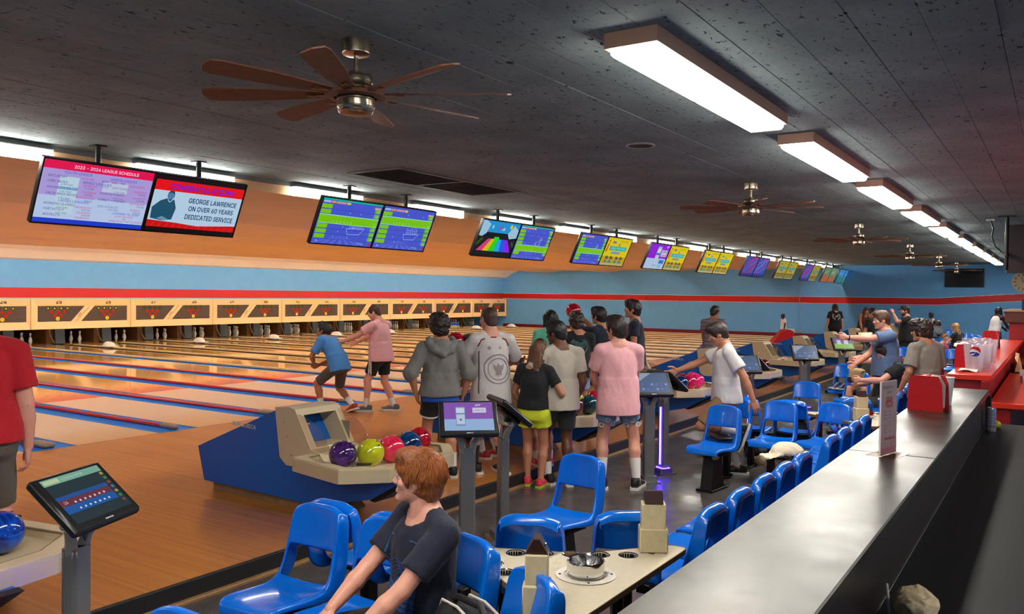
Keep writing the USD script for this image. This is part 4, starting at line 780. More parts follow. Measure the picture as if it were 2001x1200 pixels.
# ------------------------------------------------------------------ moulded seats
SEATB = M('seat_blue', (0, 106, 216), 0.22, bump=(150, 0.02), coat_weight=0.3, coat_roughness=0.08)
SEATT = M('seat_bumper', (6, 6, 8), 0.5)
def shell():
    """one-piece plastic seat: pan, open gap, back with folded rim. local +y is the front, origin under the seat at floor level"""
    prof = [(.235, .405), (.225, .425), (.17, .436), (.05, .425), (-.06, .418), (-.12, .425), (-.155, .45), (-.178, .49), (-.195, .54), (-.212, .60), (-.228, .67), (-.243, .74), (-.252, .79), (-.256, .81)]
    P = np.array(prof); n = len(P)
    d = np.gradient(P, axis=0); d /= np.linalg.norm(d, axis=1, keepdims=True); N = np.c_[-d[:, 1], d[:, 0]] * -1      # towards the sitter
    N = np.where((N @ np.array([.6, .8]))[:, None] < 0, -N, N)
    U = np.array([-1.0, -1.0, -.97, -.9, -.78, -.5, 0, .5, .78, .9, .97, 1.0, 1.0])
    wid = np.interp(np.arange(n), [0, 2, 5, 7, 9, 11, n - 1], [.155, .182, .186, .178, .172, .166, .15])
    rows = []
    for i in range(n):
        r = []
        for j, u in enumerate(U):
            dish = .022 * (1 - min(1, abs(u) / .9) ** 2) * (1 if 1 < i < n - 1 else .3)
            rim = 0.0
            if j in (0, len(U) - 1): rim = float(np.interp(i, [0, 3, 5, 7, 9, 11, 13], [.018, .024, .05, .1, .09, .07, .058]))
            elif j in (1, len(U) - 2): rim = .006
            off = N[i] * (-dish - rim)
            corner = .03 * max(0, abs(u) - .6) / .4 if i >= n - 2 else 0
            r.append([u * wid[i], P[i, 0] + off[0], P[i, 1] + off[1] - corner])
        rows.append(r)
    # the top edge folds back
    E_ = (0, len(U) - 1); top = [[x, y - (0 if j in E_ else .042), z - (.012 if j in E_ else .004)] for j, (x, y, z) in enumerate(rows[-1])]; top2 = [[x, y - (.002 if j in E_ else .05), z - .045] for j, (x, y, z) in enumerate(rows[-1])]
    fr = [[x, y + .004, z - .03] for x, y, z in rows[0]]
    G = np.array([fr] + rows + [top, top2]); a, b = G.shape[:2]
    idx = np.arange(a * b).reshape(a, b); quads = []
    for i in range(a - 1):
        for j in range(b - 1):
            if 7 <= i <= 9 and 3 <= j <= b - 5 + 0: continue           # the open gap between pan and back
            quads.append([idx[i, j], idx[i, j + 1], idx[i + 1, j + 1], idx[i + 1, j]])
    V = G.reshape(-1, 3); Q = np.array(quads); T = np.vstack([Q[:, [0, 1, 2]], Q[:, [0, 2, 3]]])
    m = TM(V, T); vn = np.zeros_like(V); fn = np.cross(V[T[:, 1]] - V[T[:, 0]], V[T[:, 2]] - V[T[:, 0]])
    for k in range(3): np.add.at(vn, T[:, k], fn)
    vn /= np.linalg.norm(vn, axis=1, keepdims=True) + 1e-12
    V2 = V - vn * .007
    e = {}
    for t in Q:
        for p, q in zip(t, np.roll(t, -1)): e[(p, q)] = 1
    side = []
    for (p, q) in e:
        if (q, p) not in e: side += [[q, p, p + len(V)], [q, p + len(V), q + len(V)]]
    F = np.vstack([T, T[:, ::-1] + len(V), np.array(side)])
    m = TM(np.vstack([V, V2]), F); used = np.unique(F); re = -np.ones(len(m.vertices), int); re[used] = np.arange(len(used))
    m = TM(np.array(m.vertices)[used], re[F])
    m = m.subdivide_loop(1); return m
SHELL = shell()
def seat(loc, rz, label, group, src=None, base='beam'):
    if src: return copy_of(src, loc, rz, label, group)
    t = thing('moulded_seat', label, 'seat', loc, rz, group)
    part(t, 'shell', SHELL, SEATB, True)
    part(t, 'bolt', [ell((x, -.262 - .033, .785), (.007, .004, .007), 1) for x in (-.11, 0, .11)], BLACK)
    if base == 'beam':
        part(t, 'beam', bx(-.245, .245, -.03, .05, .345, .395, .004), BLACKM); part(t, 'leg', bx(-.03, .03, -.035, .055, 0.01, .35, .006), BLACKM); part(t, 'foot', bx(-.05, .05, -.2, .2, 0, .016, .005), BLACKM)
    else:
        leg = [(-.15, 0.02), (.13, .02), (.06, .36), (-.09, .36)]
        part(t, 'pedestal', extr_yz(leg, -.06, .06), M('pedestal_black', (14, 14, 15), .5), 25); part(t, 'foot', bx(-.09, .09, -.19, .17, 0, .022, .006), BLACKM); part(t, 'bracket', [bx(-.16, .16, -.1, .12, .36, .385, .004)], BLACKM)
        part(t, 'buffer', cyl((-.1, .1, .35), (-.1, .16, .35), .026, n=14), M('buffer_tan', (150, 130, 84), .5)); part(t, 'buffer', cyl((.06, .1, .35), (.06, .16, .35), .026, n=14), M('buffer_tan'))
    return t
Z = FLOOR_Z
seatb = None; seatp = None
def B(x, y, rz, label, group='blue moulded seats on black beams'):
    global seatb
    s = seat((x, y, Z), rz, label, group, seatb); seatb = seatb or s; return s
def P_(x, y, rz, label, group='single blue seats on black pedestals'):
    global seatp
    s = seat((x, y, Z), rz, label, group, seatp, 'pedestal'); seatp = seatp or s; return s
# rz: 0 faces the lanes (+y), 90 faces -x (towards the left of the picture)
B(2.80, 3.20, 92, 'empty blue seat left of the red-haired young man, leftmost whole one')
B(2.80, 2.74, 88, 'empty blue seat right beside the knee of the red-haired young man')
B(2.81, 2.31, 72, 'blue seat that the red-haired young man sits on')
B(2.58, 1.86, 62, 'blue seat holding the black sports bag')
B(3.45, 3.22, -90, 'blue seat turned to the right behind the leftmost empty one')
B(3.44, 2.78, -88, 'blue seat mostly hidden behind the head of the red-haired young man')
B(3.80, 2.30, -70, 'blue seat seen from behind, left of two at the white table')
B(4.12, 2.0, -54, 'blue seat seen from behind, right of two at the white table')
B(1.50, 2.52, 90, 'blue seat mostly below the picture at lower left')
P_(4.82, 2.78, 84, 'single blue swivel seat on black pedestal, in front of the tan-shirted boy')
P_(8.00, 2.86, 84, 'single blue pedestal seat by the kneeling boy in the white shirt')
CTR = [4.28, 4.74, 5.2, 5.66, 7.03, 7.5, 7.97, 8.42]
for i, x in enumerate(CTR): B(x, 1.80, 0, f'blue seat with its back to the steel counter, {NTH[i]} from the white table', 'blue seats backing onto the steel counter')
# second cluster round the next white table, and so on along the hall
B(8.72, 2.95, 90, 'blue seat with two paper cups on it'); B(8.72, 2.48, 86, 'blue seat right of the one with the paper cups'); B(8.92, 2.02, 74, 'blue seat in front of the second white table, third from the cups')
B(9.38, 2.9, -90, 'blue seat back to back with the one holding the cups'); B(9.42, 2.42, -86, 'blue seat back to back, behind the middle one past the cups'); B(10.06, 1.98, -66, 'blue seat backing onto the second white table')
P_(11.0, 2.75, 90, 'single blue pedestal seat beyond the two rows back to back')
P_(13.0, 2.55, 80, 'blue pedestal seat with a tan cloth over its back')
B(14.3, 2.95, 90, 'blue seat with shoes on it left of the seated man'); B(14.3, 2.46, 90, 'blue seat under the seated man in grey')
B(15.0, 2.95, -90, 'blue seat behind the seated man in grey'); B(15.0, 2.48, -90, 'blue seat behind the pointing man in the blue shirt')
for i in range(9): B(10.5 + .47 * i, 1.82 + .03 * i, 0, f'blue seat in the row behind the menu stand, {NTH[i]} from the second white table', 'blue seats behind the menu stand')
for i in range(5): B(15.4 + .5 * i, 1.55, 0, f'blue seat beside the curly-haired boy, {NTH[i]} in the row', 'blue seats beside the curly-haired boy')
for j, x in enumerate((20.3, 26.2)):
    for i in range(4): B(x, 2.9 - .48 * i, 90, f'distant blue seat facing left in the {["nearer", "farther"][j]} far cluster, {NTH[i]} from the lanes', 'distant blue seats'); B(x + .7, 2.9 - .48 * i, -90, f'distant blue seat facing right in the {["nearer", "farther"][j]} far cluster, {NTH[i]} from the lanes', 'distant blue seats')
for i in range(7): B(28.0 + .9 * i, 1.9 + .25 * i, 90, f'distant blue seat by the end wall, {NTH[i]} behind the blonde woman', 'distant blue seats by the end wall')

# ------------------------------------------------------------------ white tables between the seat rows, cups holes, ash boxes
TABLE = M('table_white', (214, 202, 176), .3, mottle=(40, .05)); EDGE = M('table_edge', (120, 96, 62), .5)
def wtable(loc, rz, label):
    t = thing('wedge_table', label, 'table', loc, rz, 'white wedge tables between the seat rows')
    out = Polygon([(.03, .74), (-.05, .74), (-.3, .35), (-.62, .02), (-.6, -.03), (.6, -.03), (.6, .0), (.22, .3)]).buffer(.04, quad_segs=5)
    holes = []
    for s in (-1, 1):
        for q in range(5):
            f = .04 + .19 * q; holes.append((s * (.40 - .38 * f) - .03, .1 + .62 * f))
    hs = [Point(*h).buffer(.042, quad_segs=6) for h in holes]
    top = out
    for h in hs: top = top.difference(h)
    part(t, 'tabletop', extr(top, .024, .62), TABLE, 30); part(t, 'edge_band', extr(out.buffer(.003).difference(out.buffer(-.002)), .026, .6195), EDGE, 30)
    for x, y in holes: part(t, 'cup_ring', lathe([(.0415, .644), (.046, .648), (.05, .645), (.042, .64), (.041, .56), (.02, .555), (0, .555)], 20, (x, y)), CHROME)
    part(t, 'tray_rim', lathe([(.1, .645), (.135, .646), (.137, .648), (.1, .649)], 32, (-.02, .16)), M('rim_white', (230, 224, 210), .25))
    part(t, 'ash_bowl', lathe([(.0, .66), (.07, .66), (.076, .67), (.078, .712), (.084, .718), (.088, .71), (.084, .65), (.084, .648)], 36, (-.02, .16)), CHROME)
    for k in range(4): a = .6 + k * math.pi / 2; part(t, 'screw', lathe([(0, .652), (.006, .651), (.007, .648)], 8, (-.02 + .118 * math.cos(a), .16 + .118 * math.sin(a))), CHROME)
    for x, y in ((-.01, .62), (-.3, .1), (.3, .1)): part(t, 'leg', cyl((x, y, 0.012), (x, y, .62), .022, n=10), BLACKM); part(t, 'leg_plate', disc(.07, (x, y, 0), 16, .014), BLACKM)
    part(t, 'patch', bx(.44, .5, .03, .06, .644, .6446, 0), M('patch_brown', (84, 52, 36), .6), False)
    return t
tb0 = wtable((3.36, 1.62, Z), 0, 'white wedge table with chrome cup holes and round chrome bowl')
copy_of(tb0, (9.5, 1.55, Z), 0, 'white wedge table with a soft drink cup, farther along the counter'); copy_of(tb0, (15.6, 2.35, Z), 0, 'white wedge table hidden behind the menu stand')
BOXC = M('box_cream', (206, 190, 150), .5, mottle=(22, .12)); BOXD = M('box_brown', (52, 28, 22), .4)
def cardbox(loc, rz, label):
    t = thing('dispenser_post', label, 'dispenser', loc, rz, 'cream posts on the white tables')
    part(t, 'post', [bx(-.045, .045, -.06, .06, 0.012, .24, .004), bx(-.055, .055, -.07, .07, 0, .12, .006)], BOXC); m = extr_xz([(-.045, .24), (.045, .24), (.012, .30), (-.012, .30)], -.045, .045); part(t, 'lid', m, BOXD, 20)
    part(t, 'knob', ell((.034, -.01, .272), (.006, .009, .009), 2), CHROME); part(t, 'lock', ell((-.03, -.061, .05), (.009, .004, .009), 2), BOXD)
zt = Z + .645
cardbox((3.86, 1.68, zt), 30, 'cream post with brown lid at the right end of the nearest white table'); cardbox((2.85, 1.74, zt), -62, 'cream post with brown lid at the front corner of the nearest white table'); cardbox((9.3, 1.72, zt), 30, 'cream post with brown lid on the second white table')
# ------------------------------------------------------------------ steel-topped counter, dark worktop, red counter beyond
STEELC = NM('counter_steel', {'g': ('geometry', {}), 'mp': ('mapping', dict(scale=(2.0, 120.0, 1.0))), 'n': ('noise_texture', dict(scale=1.0, detail=4.0)), 'n2': ('noise_texture', dict(scale=2.5, detail=5.0)), 'r': ('map_range', dict(from_min=.3, from_max=.7, to_min=.26, to_max=.4, clamp=True)), 'b': ('bump', dict(strength=.06, distance=.002)),
    'c': ('rgb_ramp', dict(ramp=[(.3, lin((50, 48, 42))), (.7, lin((64, 61, 53)))])), 'p': ('principled_bsdf', dict(metallic=.65))}, [('g.position', 'mp.vector'), ('mp.vector', 'n.vector'), ('g.position', 'n2.vector'), ('n2.fac', 'r.value'), ('r.result', 'p.roughness'), ('n.fac', 'b.height'), ('b.normal', 'p.normal'), ('n2.fac', 'c.fac'), ('c.color', 'p.base_color')], 'p.BSDF')
DARKL = M('dark_laminate', (40, 28, 28), .4, mottle=(3, .15), specular_ior_level=.35); BLACKL = M('black_laminate', (20, 20, 21), .5, mottle=(3, .2), specular_ior_level=.3)
REDL_ = M('red_laminate', (226, 52, 28), .28); REDD = M('red_panel', (150, 10, 16), .4)
ct = thing('service_counter', 'long counter with raised steel ledge and dark lower worktop in the right foreground', 'counter', (0, 0, 0))
for a, b in ((-1.5, 1.02), (1.024, 3.47), (3.474, 6.32)): part(ct, 'steel_top', bx(a, b, .375, .69, 1.168, 1.2, .004), STEELC)
part(ct, 'upstand', bx(-1.5, 6.3, .39, .42, .97, 1.17, .003), DARKL); part(ct, 'back_panel', bx(-1.5, 6.3, .64, .665, FLOOR_Z, 1.17, .003), DARKL)
part(ct, 'worktop', bx(-1.5, 6.42, -.55, .39, .925, .97, .006), BLACKL); part(ct, 'end_panel', bx(6.27, 6.31, .36, .67, FLOOR_Z, 1.166, .003), M('end_brown', (58, 40, 38), .4)); part(ct, 'seam_strip', bx(-1.5, 6.3, .384, .391, .97, .978, .001), BLACK)
rc = thing('red_counter', 'glossy red two-level snack counter beyond the steel one', 'counter', (0, 0, 0))
part(rc, 'ledge_top', bx(7.5, 14.4, .43, .745, 1.155, 1.2, .005), REDL_); part(rc, 'ledge_front', bx(7.54, 14.3, .47, .7, FLOOR_Z, 1.156, .003), REDD); part(rc, 'worktop', bx(7.42, 14.4, -.9, .44, .955, 1.0, .005), REDL_); part(rc, 'front_panel', bx(7.46, 14.3, .3, .46, FLOOR_Z, .956, .003), REDD); part(rc, 'pier', bx(7.46, 7.54, .44, .5, FLOOR_Z, 1.156, .003), REDD)
part(rc, 'dark_shelf', bx(7.6, 14.3, -.88, .3, FLOOR_Z, .2, .003), PIT)  # black block stands in for the shade inside the counter opening
rb = thing('red_booth', 'red panelled booth with thick brown top at the right edge', 'booth', (14.42, 0, 0))
for i in range(5): part(rb, 'board', bx(0, .03, .62 - .3 * (i + 1) + .003, .62 - .3 * i - .003, FLOOR_Z, 1.46, .004), REDD)
part(rb, 'side', bx(0.03, 2.2, .58, .62, FLOOR_Z, 1.46, .003), REDD); part(rb, 'core', bx(.03, 2.2, -.9, .58, FLOOR_Z, 1.46, 0), REDD)
part(rb, 'top_band', bx(-.07, 2.3, -1.0, .68, 1.45, 1.62, .012), M('band_brown', (92, 48, 30), .5, mottle=(14, .2))); part(rb, 'top_slab', bx(-.09, 2.32, -1.0, .7, 1.61, 1.64, .006), M('slab_tan', (150, 120, 96), .4))
lm = thing('small_lamp_box', 'dark box with white globe standing on the brown booth top', 'box', (14.75, .42, 1.64)); part(lm, 'box', bx(-.04, .04, -.05, .05, 0, .17, .006), BLACK); part(lm, 'globe', ell((.02, -.13, .07), (.07, .07, .07), 3), WHITE)

def napkin_holder(loc, rz, label, w=.155, h=.175):
    t = thing('napkin_dispenser', label, 'napkin dispenser', loc, rz, 'red napkin dispensers')
    pl = Polygon([(-w/2, .006), (w/2, .006), (w/2 * .93, h * .8), (w/2 * .75, h), (-w/2 * .75, h), (-w/2 * .93, h * .8)]).buffer(.012, quad_segs=4).intersection(Polygon([(-1, 0), (1, 0), (1, 1), (-1, 1)]))
    RP = M('dispenser_red', (186, 8, 14), .35)
    for y in (-.052, .046): m = extr(pl, .008); V = np.array(m.vertices); m.vertices = np.stack([V[:, 0], V[:, 2] + y, V[:, 1]], 1); part(t, 'face', m, RP, 30)
    part(t, 'bottom', bx(-w/2, w/2, -.05, .05, 0, .008, .002), RP); part(t, 'top_clip', [bx(-.03, .03, -.05, .05, h + .004, h + .012, .003), bx(-.012, .012, -.012, .012, h + .01, h + .016, .002)], RP)
    nk = []
    for q in range(9):
        y = -.04 + q * .0095; pts = [(-w/2 + .012, .012), (w/2 - .012 + .002 * (q % 3), .012), (w/2 - .01 + .006 * math.sin(q), h * .75), (w/2 * .6, h + .008 + .003 * (q % 2)), (-w/2 * .6, h + .006), (-w/2 + .012, h * .75)]
        nk.append(extr_xz(pts, y, y + .006))
    part(t, 'napkins', nk, M('napkin_white', (236, 226, 214), .8), False, kind='stuff'); return t
napkin_holder((4.97, .58, 1.2), 75 - 180 + 3, 'red napkin dispenser on the steel counter, nearest of them')
napkin_holder((8.25, .665, 1.2), -103, 'red napkin dispenser in front of the plastic pitchers on the red counter', .15, .19); napkin_holder((11.75, .69, 1.2), -103, 'red napkin dispenser behind the plastic pitchers', .15, .2)
# menu stand
ms = thing('menu_stand', 'clear upright menu stand with pink and white pizza menu on the steel counter', 'menu stand', (3.45, .54, 1.2), -14)
part(ms, 'foot', [bx(-.075, .075, -.055, .055, 0, .003, .001)], ACR); part(ms, 'plastic', [bx(-.07, .07, -.006, -.004, .003, .285, .0005), bx(-.07, .07, .004, .006, .003, .285, .0005)], ACR)
f = Flat(); f.rect(-.068, .005, .068, .282, (226, 200, 206)); f.rect(-.068, .005, .068, .03, (232, 150, 170))
f.text('BERTRAND BOWL', -.055, .255, .010, (150, 90, 140), width=.085); f.text('MENU', -.02, .235, .010, (130, 90, 150))
f.text('BOWLING', 0, .207, .016, (206, 20, 50), True, True, width=.055); f.text('PIZZA', 0, .184, .022, (214, 16, 44), True, True, width=.065)
rr = random.Random(3)
for q in range(7):
    yy = .165 - q * .013
    for a, b in ((-.05, -.02), (-.005, .015), (.03, .045)):
        if rr.random() < .85: f.rect(a, yy, a + (b - a) * rr.uniform(.6, 1), yy + .004, (176, 120, 150))
f.text('Fresh Garden Bar', 0, .06, .011, (190, 20, 60), True, True, width=.085)
for q in range(3): f.rect(-.05, .045 - q * .011, -.02, .049 - q * .011, (190, 120, 150)); f.rect(.0, .045 - q * .011, .04, .049 - q * .011, (190, 120, 150))
flat_part(ms, 'menu_print', f, (0, -.0035, 0), (1, 0, 0), (0, 0, 1)); part(ms, 'menu_sheet', bx(-.069, .069, -.0032, .003, .004, .283, 0), M('sheet_pink', (226, 206, 214), .7), False)
def cup(loc, label, r=.042, h=.115, col='paper_white', group='white cups', rz=0):
    t = thing('paper_cup', label, 'cup', loc, rz, group); m = M(col, (232, 226, 222), .5)
    part(t, 'cup_body', lathe([(0, .002), (r * .72, .002), (r * .74, 0), (r * .75, .002), (r, h), (r * 1.06, h + .002), (r * 1.06, h + .006), (r * .98, h + .006), (r * .72, .008), (0, .008)], 24), m); return t
cup((5.28, .54, 1.2), 'white plastic cup behind the nearest red napkin dispenser', .055, .15)
cup((8.66, 2.98, .31), 'white paper cup on the blue seat, left one of two', .042, .105); cup((8.70, 2.87, .31), 'white paper cup on the blue seat, right one of two', .042, .105)
# drinks can, yellow thing
cn = thing('drinks_can', 'silver drinks can at the end of the dark worktop', 'can', (6.0, .345, .97)); part(cn, 'can_body', lathe([(0, 0), (.024, 0), (.028, .008), (.029, .014), (.029, .135), (.026, .148), (.024, .152), (.0235, .148), (0, .147)], 28), M('can_silver', (186, 176, 186), .3, .5, mottle=(40, .1)))
part(cn, 'print_band', lathe([(.0292, .03), (.0292, .04)], 28), M('can_blue', (110, 104, 140), .4)); part(cn, 'print_line', [lathe([(.0292, z), (.0292, z + .003)], 28) for z in (.055, .07, .085, .105)], M('can_violet', (120, 100, 130), .4)); part(cn, 'tab', bx(-.008, .008, -.004, .012, .1475, .149, .0005), CHROME)
lm2 = solo('lemon', ell((6.18, .33, .995), (.045, .032, .026), 3), M('lemon_yellow', (220, 200, 20), .45), 'yellow plastic lemon behind the silver can', 'lemon')
# crumpled paper and straw at the bottom edge
g_ = ell((0, 0, 0), (.075, .05, .04), 4); V = g_.vertices; V += .018 * (np.stack([meshkit.fbm(V * 22 + 5 * q) for q in range(3)], 1) - .5) * 2; V[:, 2] = np.maximum(V[:, 2], -.03)
cp = thing('crumpled_napkin', 'crumpled paper napkin on the dark worktop at the bottom edge', 'napkin', (2.40, .30, 1.0)); part(cp, 'paper', g_, M('napkin_tan', (222, 198, 160), .8, mottle=(18, .25)), True); part(cp, 'straw', cyl((-.05, .055, -.025), (.02, .075, .03), .004, n=8), M('straw_clear', (190, 186, 186), .2))
# pitchers stacked on the red counter
CLEAR = NM('pitcher_plastic', {'t': ('transparent_bsdf', dict(color=(.95, .93, .95))), 'g': ('glossy_bsdf', dict(roughness=.08, color=(1, 1, 1))), 'd': ('translucent_bsdf', dict(color=(.85, .8, .85))), 'm': ('mix_closure', dict(fac=.12)), 'm2': ('mix_closure', dict(fac=.22))}, [('t.BSDF', 'm2.closure1'), ('d.BSDF', 'm2.closure2'), ('m2.closure', 'm.closure1'), ('g.BSDF', 'm.closure2')], 'm.closure')
def pitcher(loc, rz, label, logo=False):
    t = thing('plastic_pitcher', label, 'pitcher', loc, rz, 'clear plastic pitchers on the red counter')
    m = lathe([(0, .004), (.055, .004), (.057, 0), (.06, .004), (.072, .14), (.08, .21), (.086, .225), (.083, .225), (.077, .21), (.069, .14), (.056, .008), (0, .008)], 24)
    part(t, 'pitcher_body', m, CLEAR, 30); part(t, 'rib', [tube([(r * math.cos(a), r * math.sin(a), z) for r, z in ((.061, .01), (.073, .14), (.08, .205))], .0022, 4) for a in np.arange(16) * math.pi / 8], CLEAR, kind='stuff')
    part(t, 'handle', tube([(.076, 0, .19), (.12, 0, .19), (.125, 0, .12), (.105, 0, .05), (.066, 0, .06)], .009, 8), CLEAR)
    if logo:
        for q, (rgb, up) in enumerate((((206, 20, 40), True), ((20, 50, 150), False), ((236, 232, 232), None))):
            cir = Point(0, 0).buffer(.042, quad_segs=8)
            wave = Polygon([(-.06, .0)] + [(x, .016 * math.sin((x + .04) * 40) + x * .3) for x in np.linspace(-.05, .05, 14)] + [(.06, .08), (-.06, .08)]); low = Polygon([(-.06, -.02)] + [(x, -.016 + .014 * math.sin((x + .05) * 40) + x * .35) for x in np.linspace(-.05, .05, 14)] + [(.06, -.09), (-.06, -.09)])
            pg = cir.intersection(wave) if up else cir.intersection(low) if up is False else cir
            pm = extr(pg, .0006).subdivide(); V = np.array(pm.vertices); a = V[:, 0] / .077; r = .0772 + (.0004 if up is not None else 0) + V[:, 2]
            pm.vertices = np.stack([-r * np.cos(a), r * np.sin(a), V[:, 1] + .165], 1); part(t, 'emblem', pm, M(f'emblem_{q}', rgb, .4), False)
    return t
for i, (x, y, z, lg, lb) in enumerate([(7.93, .585, 0, True, 'clear pitcher with round red, white and blue emblem, front one'), (8.12, .545, 0, True, 'clear pitcher with round emblem, just behind the front one'), (8.45, .56, 0, False, 'clear plastic pitcher third in the row on the red counter'), (8.7, .6, 0, False, 'clear plastic pitcher fourth in the row on the red counter'), (8.95, .55, 0, False, 'clear plastic pitcher fifth in the row on the red counter'), (9.2, .62, 0, False, 'clear plastic pitcher farthest in the row on the red counter'), (9.0, .69, 0, False, 'clear plastic pitcher behind the first red dispenser')]):
    pitcher((x, y, 1.2 + z), [8, -30, 140, 60, 200, 100, 80][i], lb, lg)
def napk(loc, size, label, seed, col=(240, 230, 214)):
    n = 12; u, v = np.meshgrid(np.linspace(-1, 1, n), np.linspace(-1, 1, n)); V = np.stack([u * size[0], v * size[1], size[2] * (meshkit.fbm(np.stack([u, v, u * 0 + seed], -1) * 1.3) )], -1).reshape(-1, 3); V[:, 2] -= V[:, 2].min() - .001
    I = np.arange(n * n).reshape(n, n); q = np.stack([I[:-1, :-1], I[:-1, 1:], I[1:, 1:], I[1:, :-1]], -1).reshape(-1, 4); F = np.vstack([q[:, [0, 1, 2]], q[:, [0, 2, 3]]])
    V2 = V - [0, 0, .0012]; e = set(); side = []
    for t_ in q:
        for p_, r_ in zip(t_, np.roll(t_, -1)): e.add((p_, r_))
    for p_, r_ in e:
        if (r_, p_) not in e: side += [[r_, p_, p_ + n * n], [r_, p_ + n * n, r_ + n * n]]
    m = TM(np.vstack([V, V2]), np.vstack([F, F[:, ::-1] + n * n, side])); m.apply_translation(loc)
    return solo('paper_napkin', m, M(f'napk_{col[0]}_{col[2]}', col, .8), label, 'napkin', smooth=True)
napk((7.85, .62, 1.203), (.12, .07, .05), 'loose white napkin lying before the pitchers on the red counter', 1); napk((8.5, .7, 1.36), (.05, .09, .12), 'folded paper sticking up beside the clear pitchers', 4); napk((12.05, .7, 1.215), (.12, .1, .16), 'white paper standing on the red dispenser behind the pitchers', 6)
nh = thing('napkin_stack', 'stack of brown paper napkins in a holder on the lower red worktop', 'napkins', (10.6, .37, 1.0), 14); part(nh, 'holder', [bx(-.08, .08, -.05, .05, 0, .012, .003), bx(-.08, .08, -.05, -.045, 0, .1, .002), bx(-.08, .08, .045, .05, 0, .1, .002)], BLACK); part(nh, 'napkins', [mv(bx(-.075, .075, -.004, .004, 0, .2 - .008 * abs(q), .001), rx=3 * q, t=(0, .009 * q, .014)) for q in range(-4, 5)], M('napkin_brown', (216, 176, 130), .8), False, kind='stuff')
for i, (x, y, c) in enumerate([(8.55, .22, (240, 130, 40)), (9.3, .27, (150, 60, 60)), (8.1, .12, (230, 120, 30))]):
    t = thing('drink_glass', ['glass with orange drink on the lower red worktop', 'glass with dark drink on the lower red worktop', 'second glass with orange drink at the right edge'][i], 'glass', (x, y, 1.0), 0, 'glasses on the lower red worktop'); part(t, 'glass', lathe([(0, .004), (.03, .004), (.038, .13), (.036, .13), (.029, .008), (0, .008)], 20), CLEAR, 30); part(t, 'drink', lathe([(0, .009), (.028, .009), (.033, .07), (0, .07)], 20), M(f'drink_{i}', c, .15, transmission_weight=.3), 30)
# hanging screen, cable, clock and black wall screen on the right
hs = thing('hanging_screen', 'flat screen hung edge-on from a black pole at upper right', 'screen', (16.6, .72, 0), 0)
part(hs, 'pole', cyl((0, .05, CEIL), (0, .05, 2.3), .03, n=12), BLACKM); part(hs, 'ceiling_plate', bx(-.15, .15, -.08, .18, CEIL - .015, CEIL, .003), BLACKM); part(hs, 'arm', bx(.0, .35, .02, .08, 2.55, 2.61, .005), BLACKM)
xd, yd = np.array([.25, -.97, 0.0]), np.array([-.12, -.03, 1.0]); c0 = np.array([.42, -.42, 2.68])
part(hs, 'case', place(bx(-.5, .5, -.42, .42, -.06, 0, .008), c0, -xd, yd), M('case_brown', (70, 58, 56), .5))
f = Flat(); f.rect(-.47, -.39, .47, .39, (34, 34, 66)); f.rect(-.3, -.36, -.05, .02, (60, 120, 220)); f.rect(-.24, -.3, -.12, -.1, (200, 60, 90)); flat_part(hs, 'picture', f, c0 + np.cross(-xd, yd) * .002, -xd, yd, SCREEN_MAT)  # blue and red patches are reflections painted onto a dark screen
cb = thing('hanging_cable', 'thin black cable dangling from the ceiling beside the hanging screen', 'cable', (0, 0, 0)); part(cb, 'cable', tube([(17.1, 1.05, CEIL), (17.05, 1.0, 3.05), (17.0, 1.02, 2.9), (16.9, .95, 2.72), (16.8, .85, 2.62), (16.66, .78, 2.6)], .012, 6), BLACK); part(cb, 'ceiling_box', bx(17.02, 17.18, .98, 1.12, CEIL - .02, CEIL, .004), WHITE)
ws = thing('wall_screen', 'black switched-off screen high on the blue end wall', 'screen', (XEND, 3.29, 2.66)); part(ws, 'case', bx(-.07, 0, -.72, .72, -.38, .38, .01), BLACK); part(ws, 'panel', bx(-.074, -.07, -.7, .7, -.36, .36, 0), M('panel_black', (8, 8, 9), .15), False)
ck = thing('wall_clock', 'round beige clock high on the blue end wall at the right edge', 'clock', (XEND, 1.22, 2.5)); part(ck, 'face', mv(lathe([(0, .03), (.36, .03), (.4, .02), (.4, 0)], 40), ry=-90), M('clock_beige', (190, 164, 130), .5))
for k in range(12): a = k * math.pi / 6; part(ck, 'mark', place(bx(-.02, .02, .24, .33, 0, .004, 0), (-.031, 0, 0), (0, -math.cos(a), math.sin(a)), (0, math.sin(a), math.cos(a))), M('clock_brown', (96, 70, 54), .5), False)
part(ck, 'hand', [place(bx(-.012, .012, -.03, .2, .004, .008, 0), (-.031, 0, 0), (0, -1, .2), (0, .2, 1)), place(bx(-.009, .009, -.03, .28, .008, .012, 0), (-.031, 0, 0), (0, -.1, -1), (0, -1, .1))], M('clock_brown'), False)

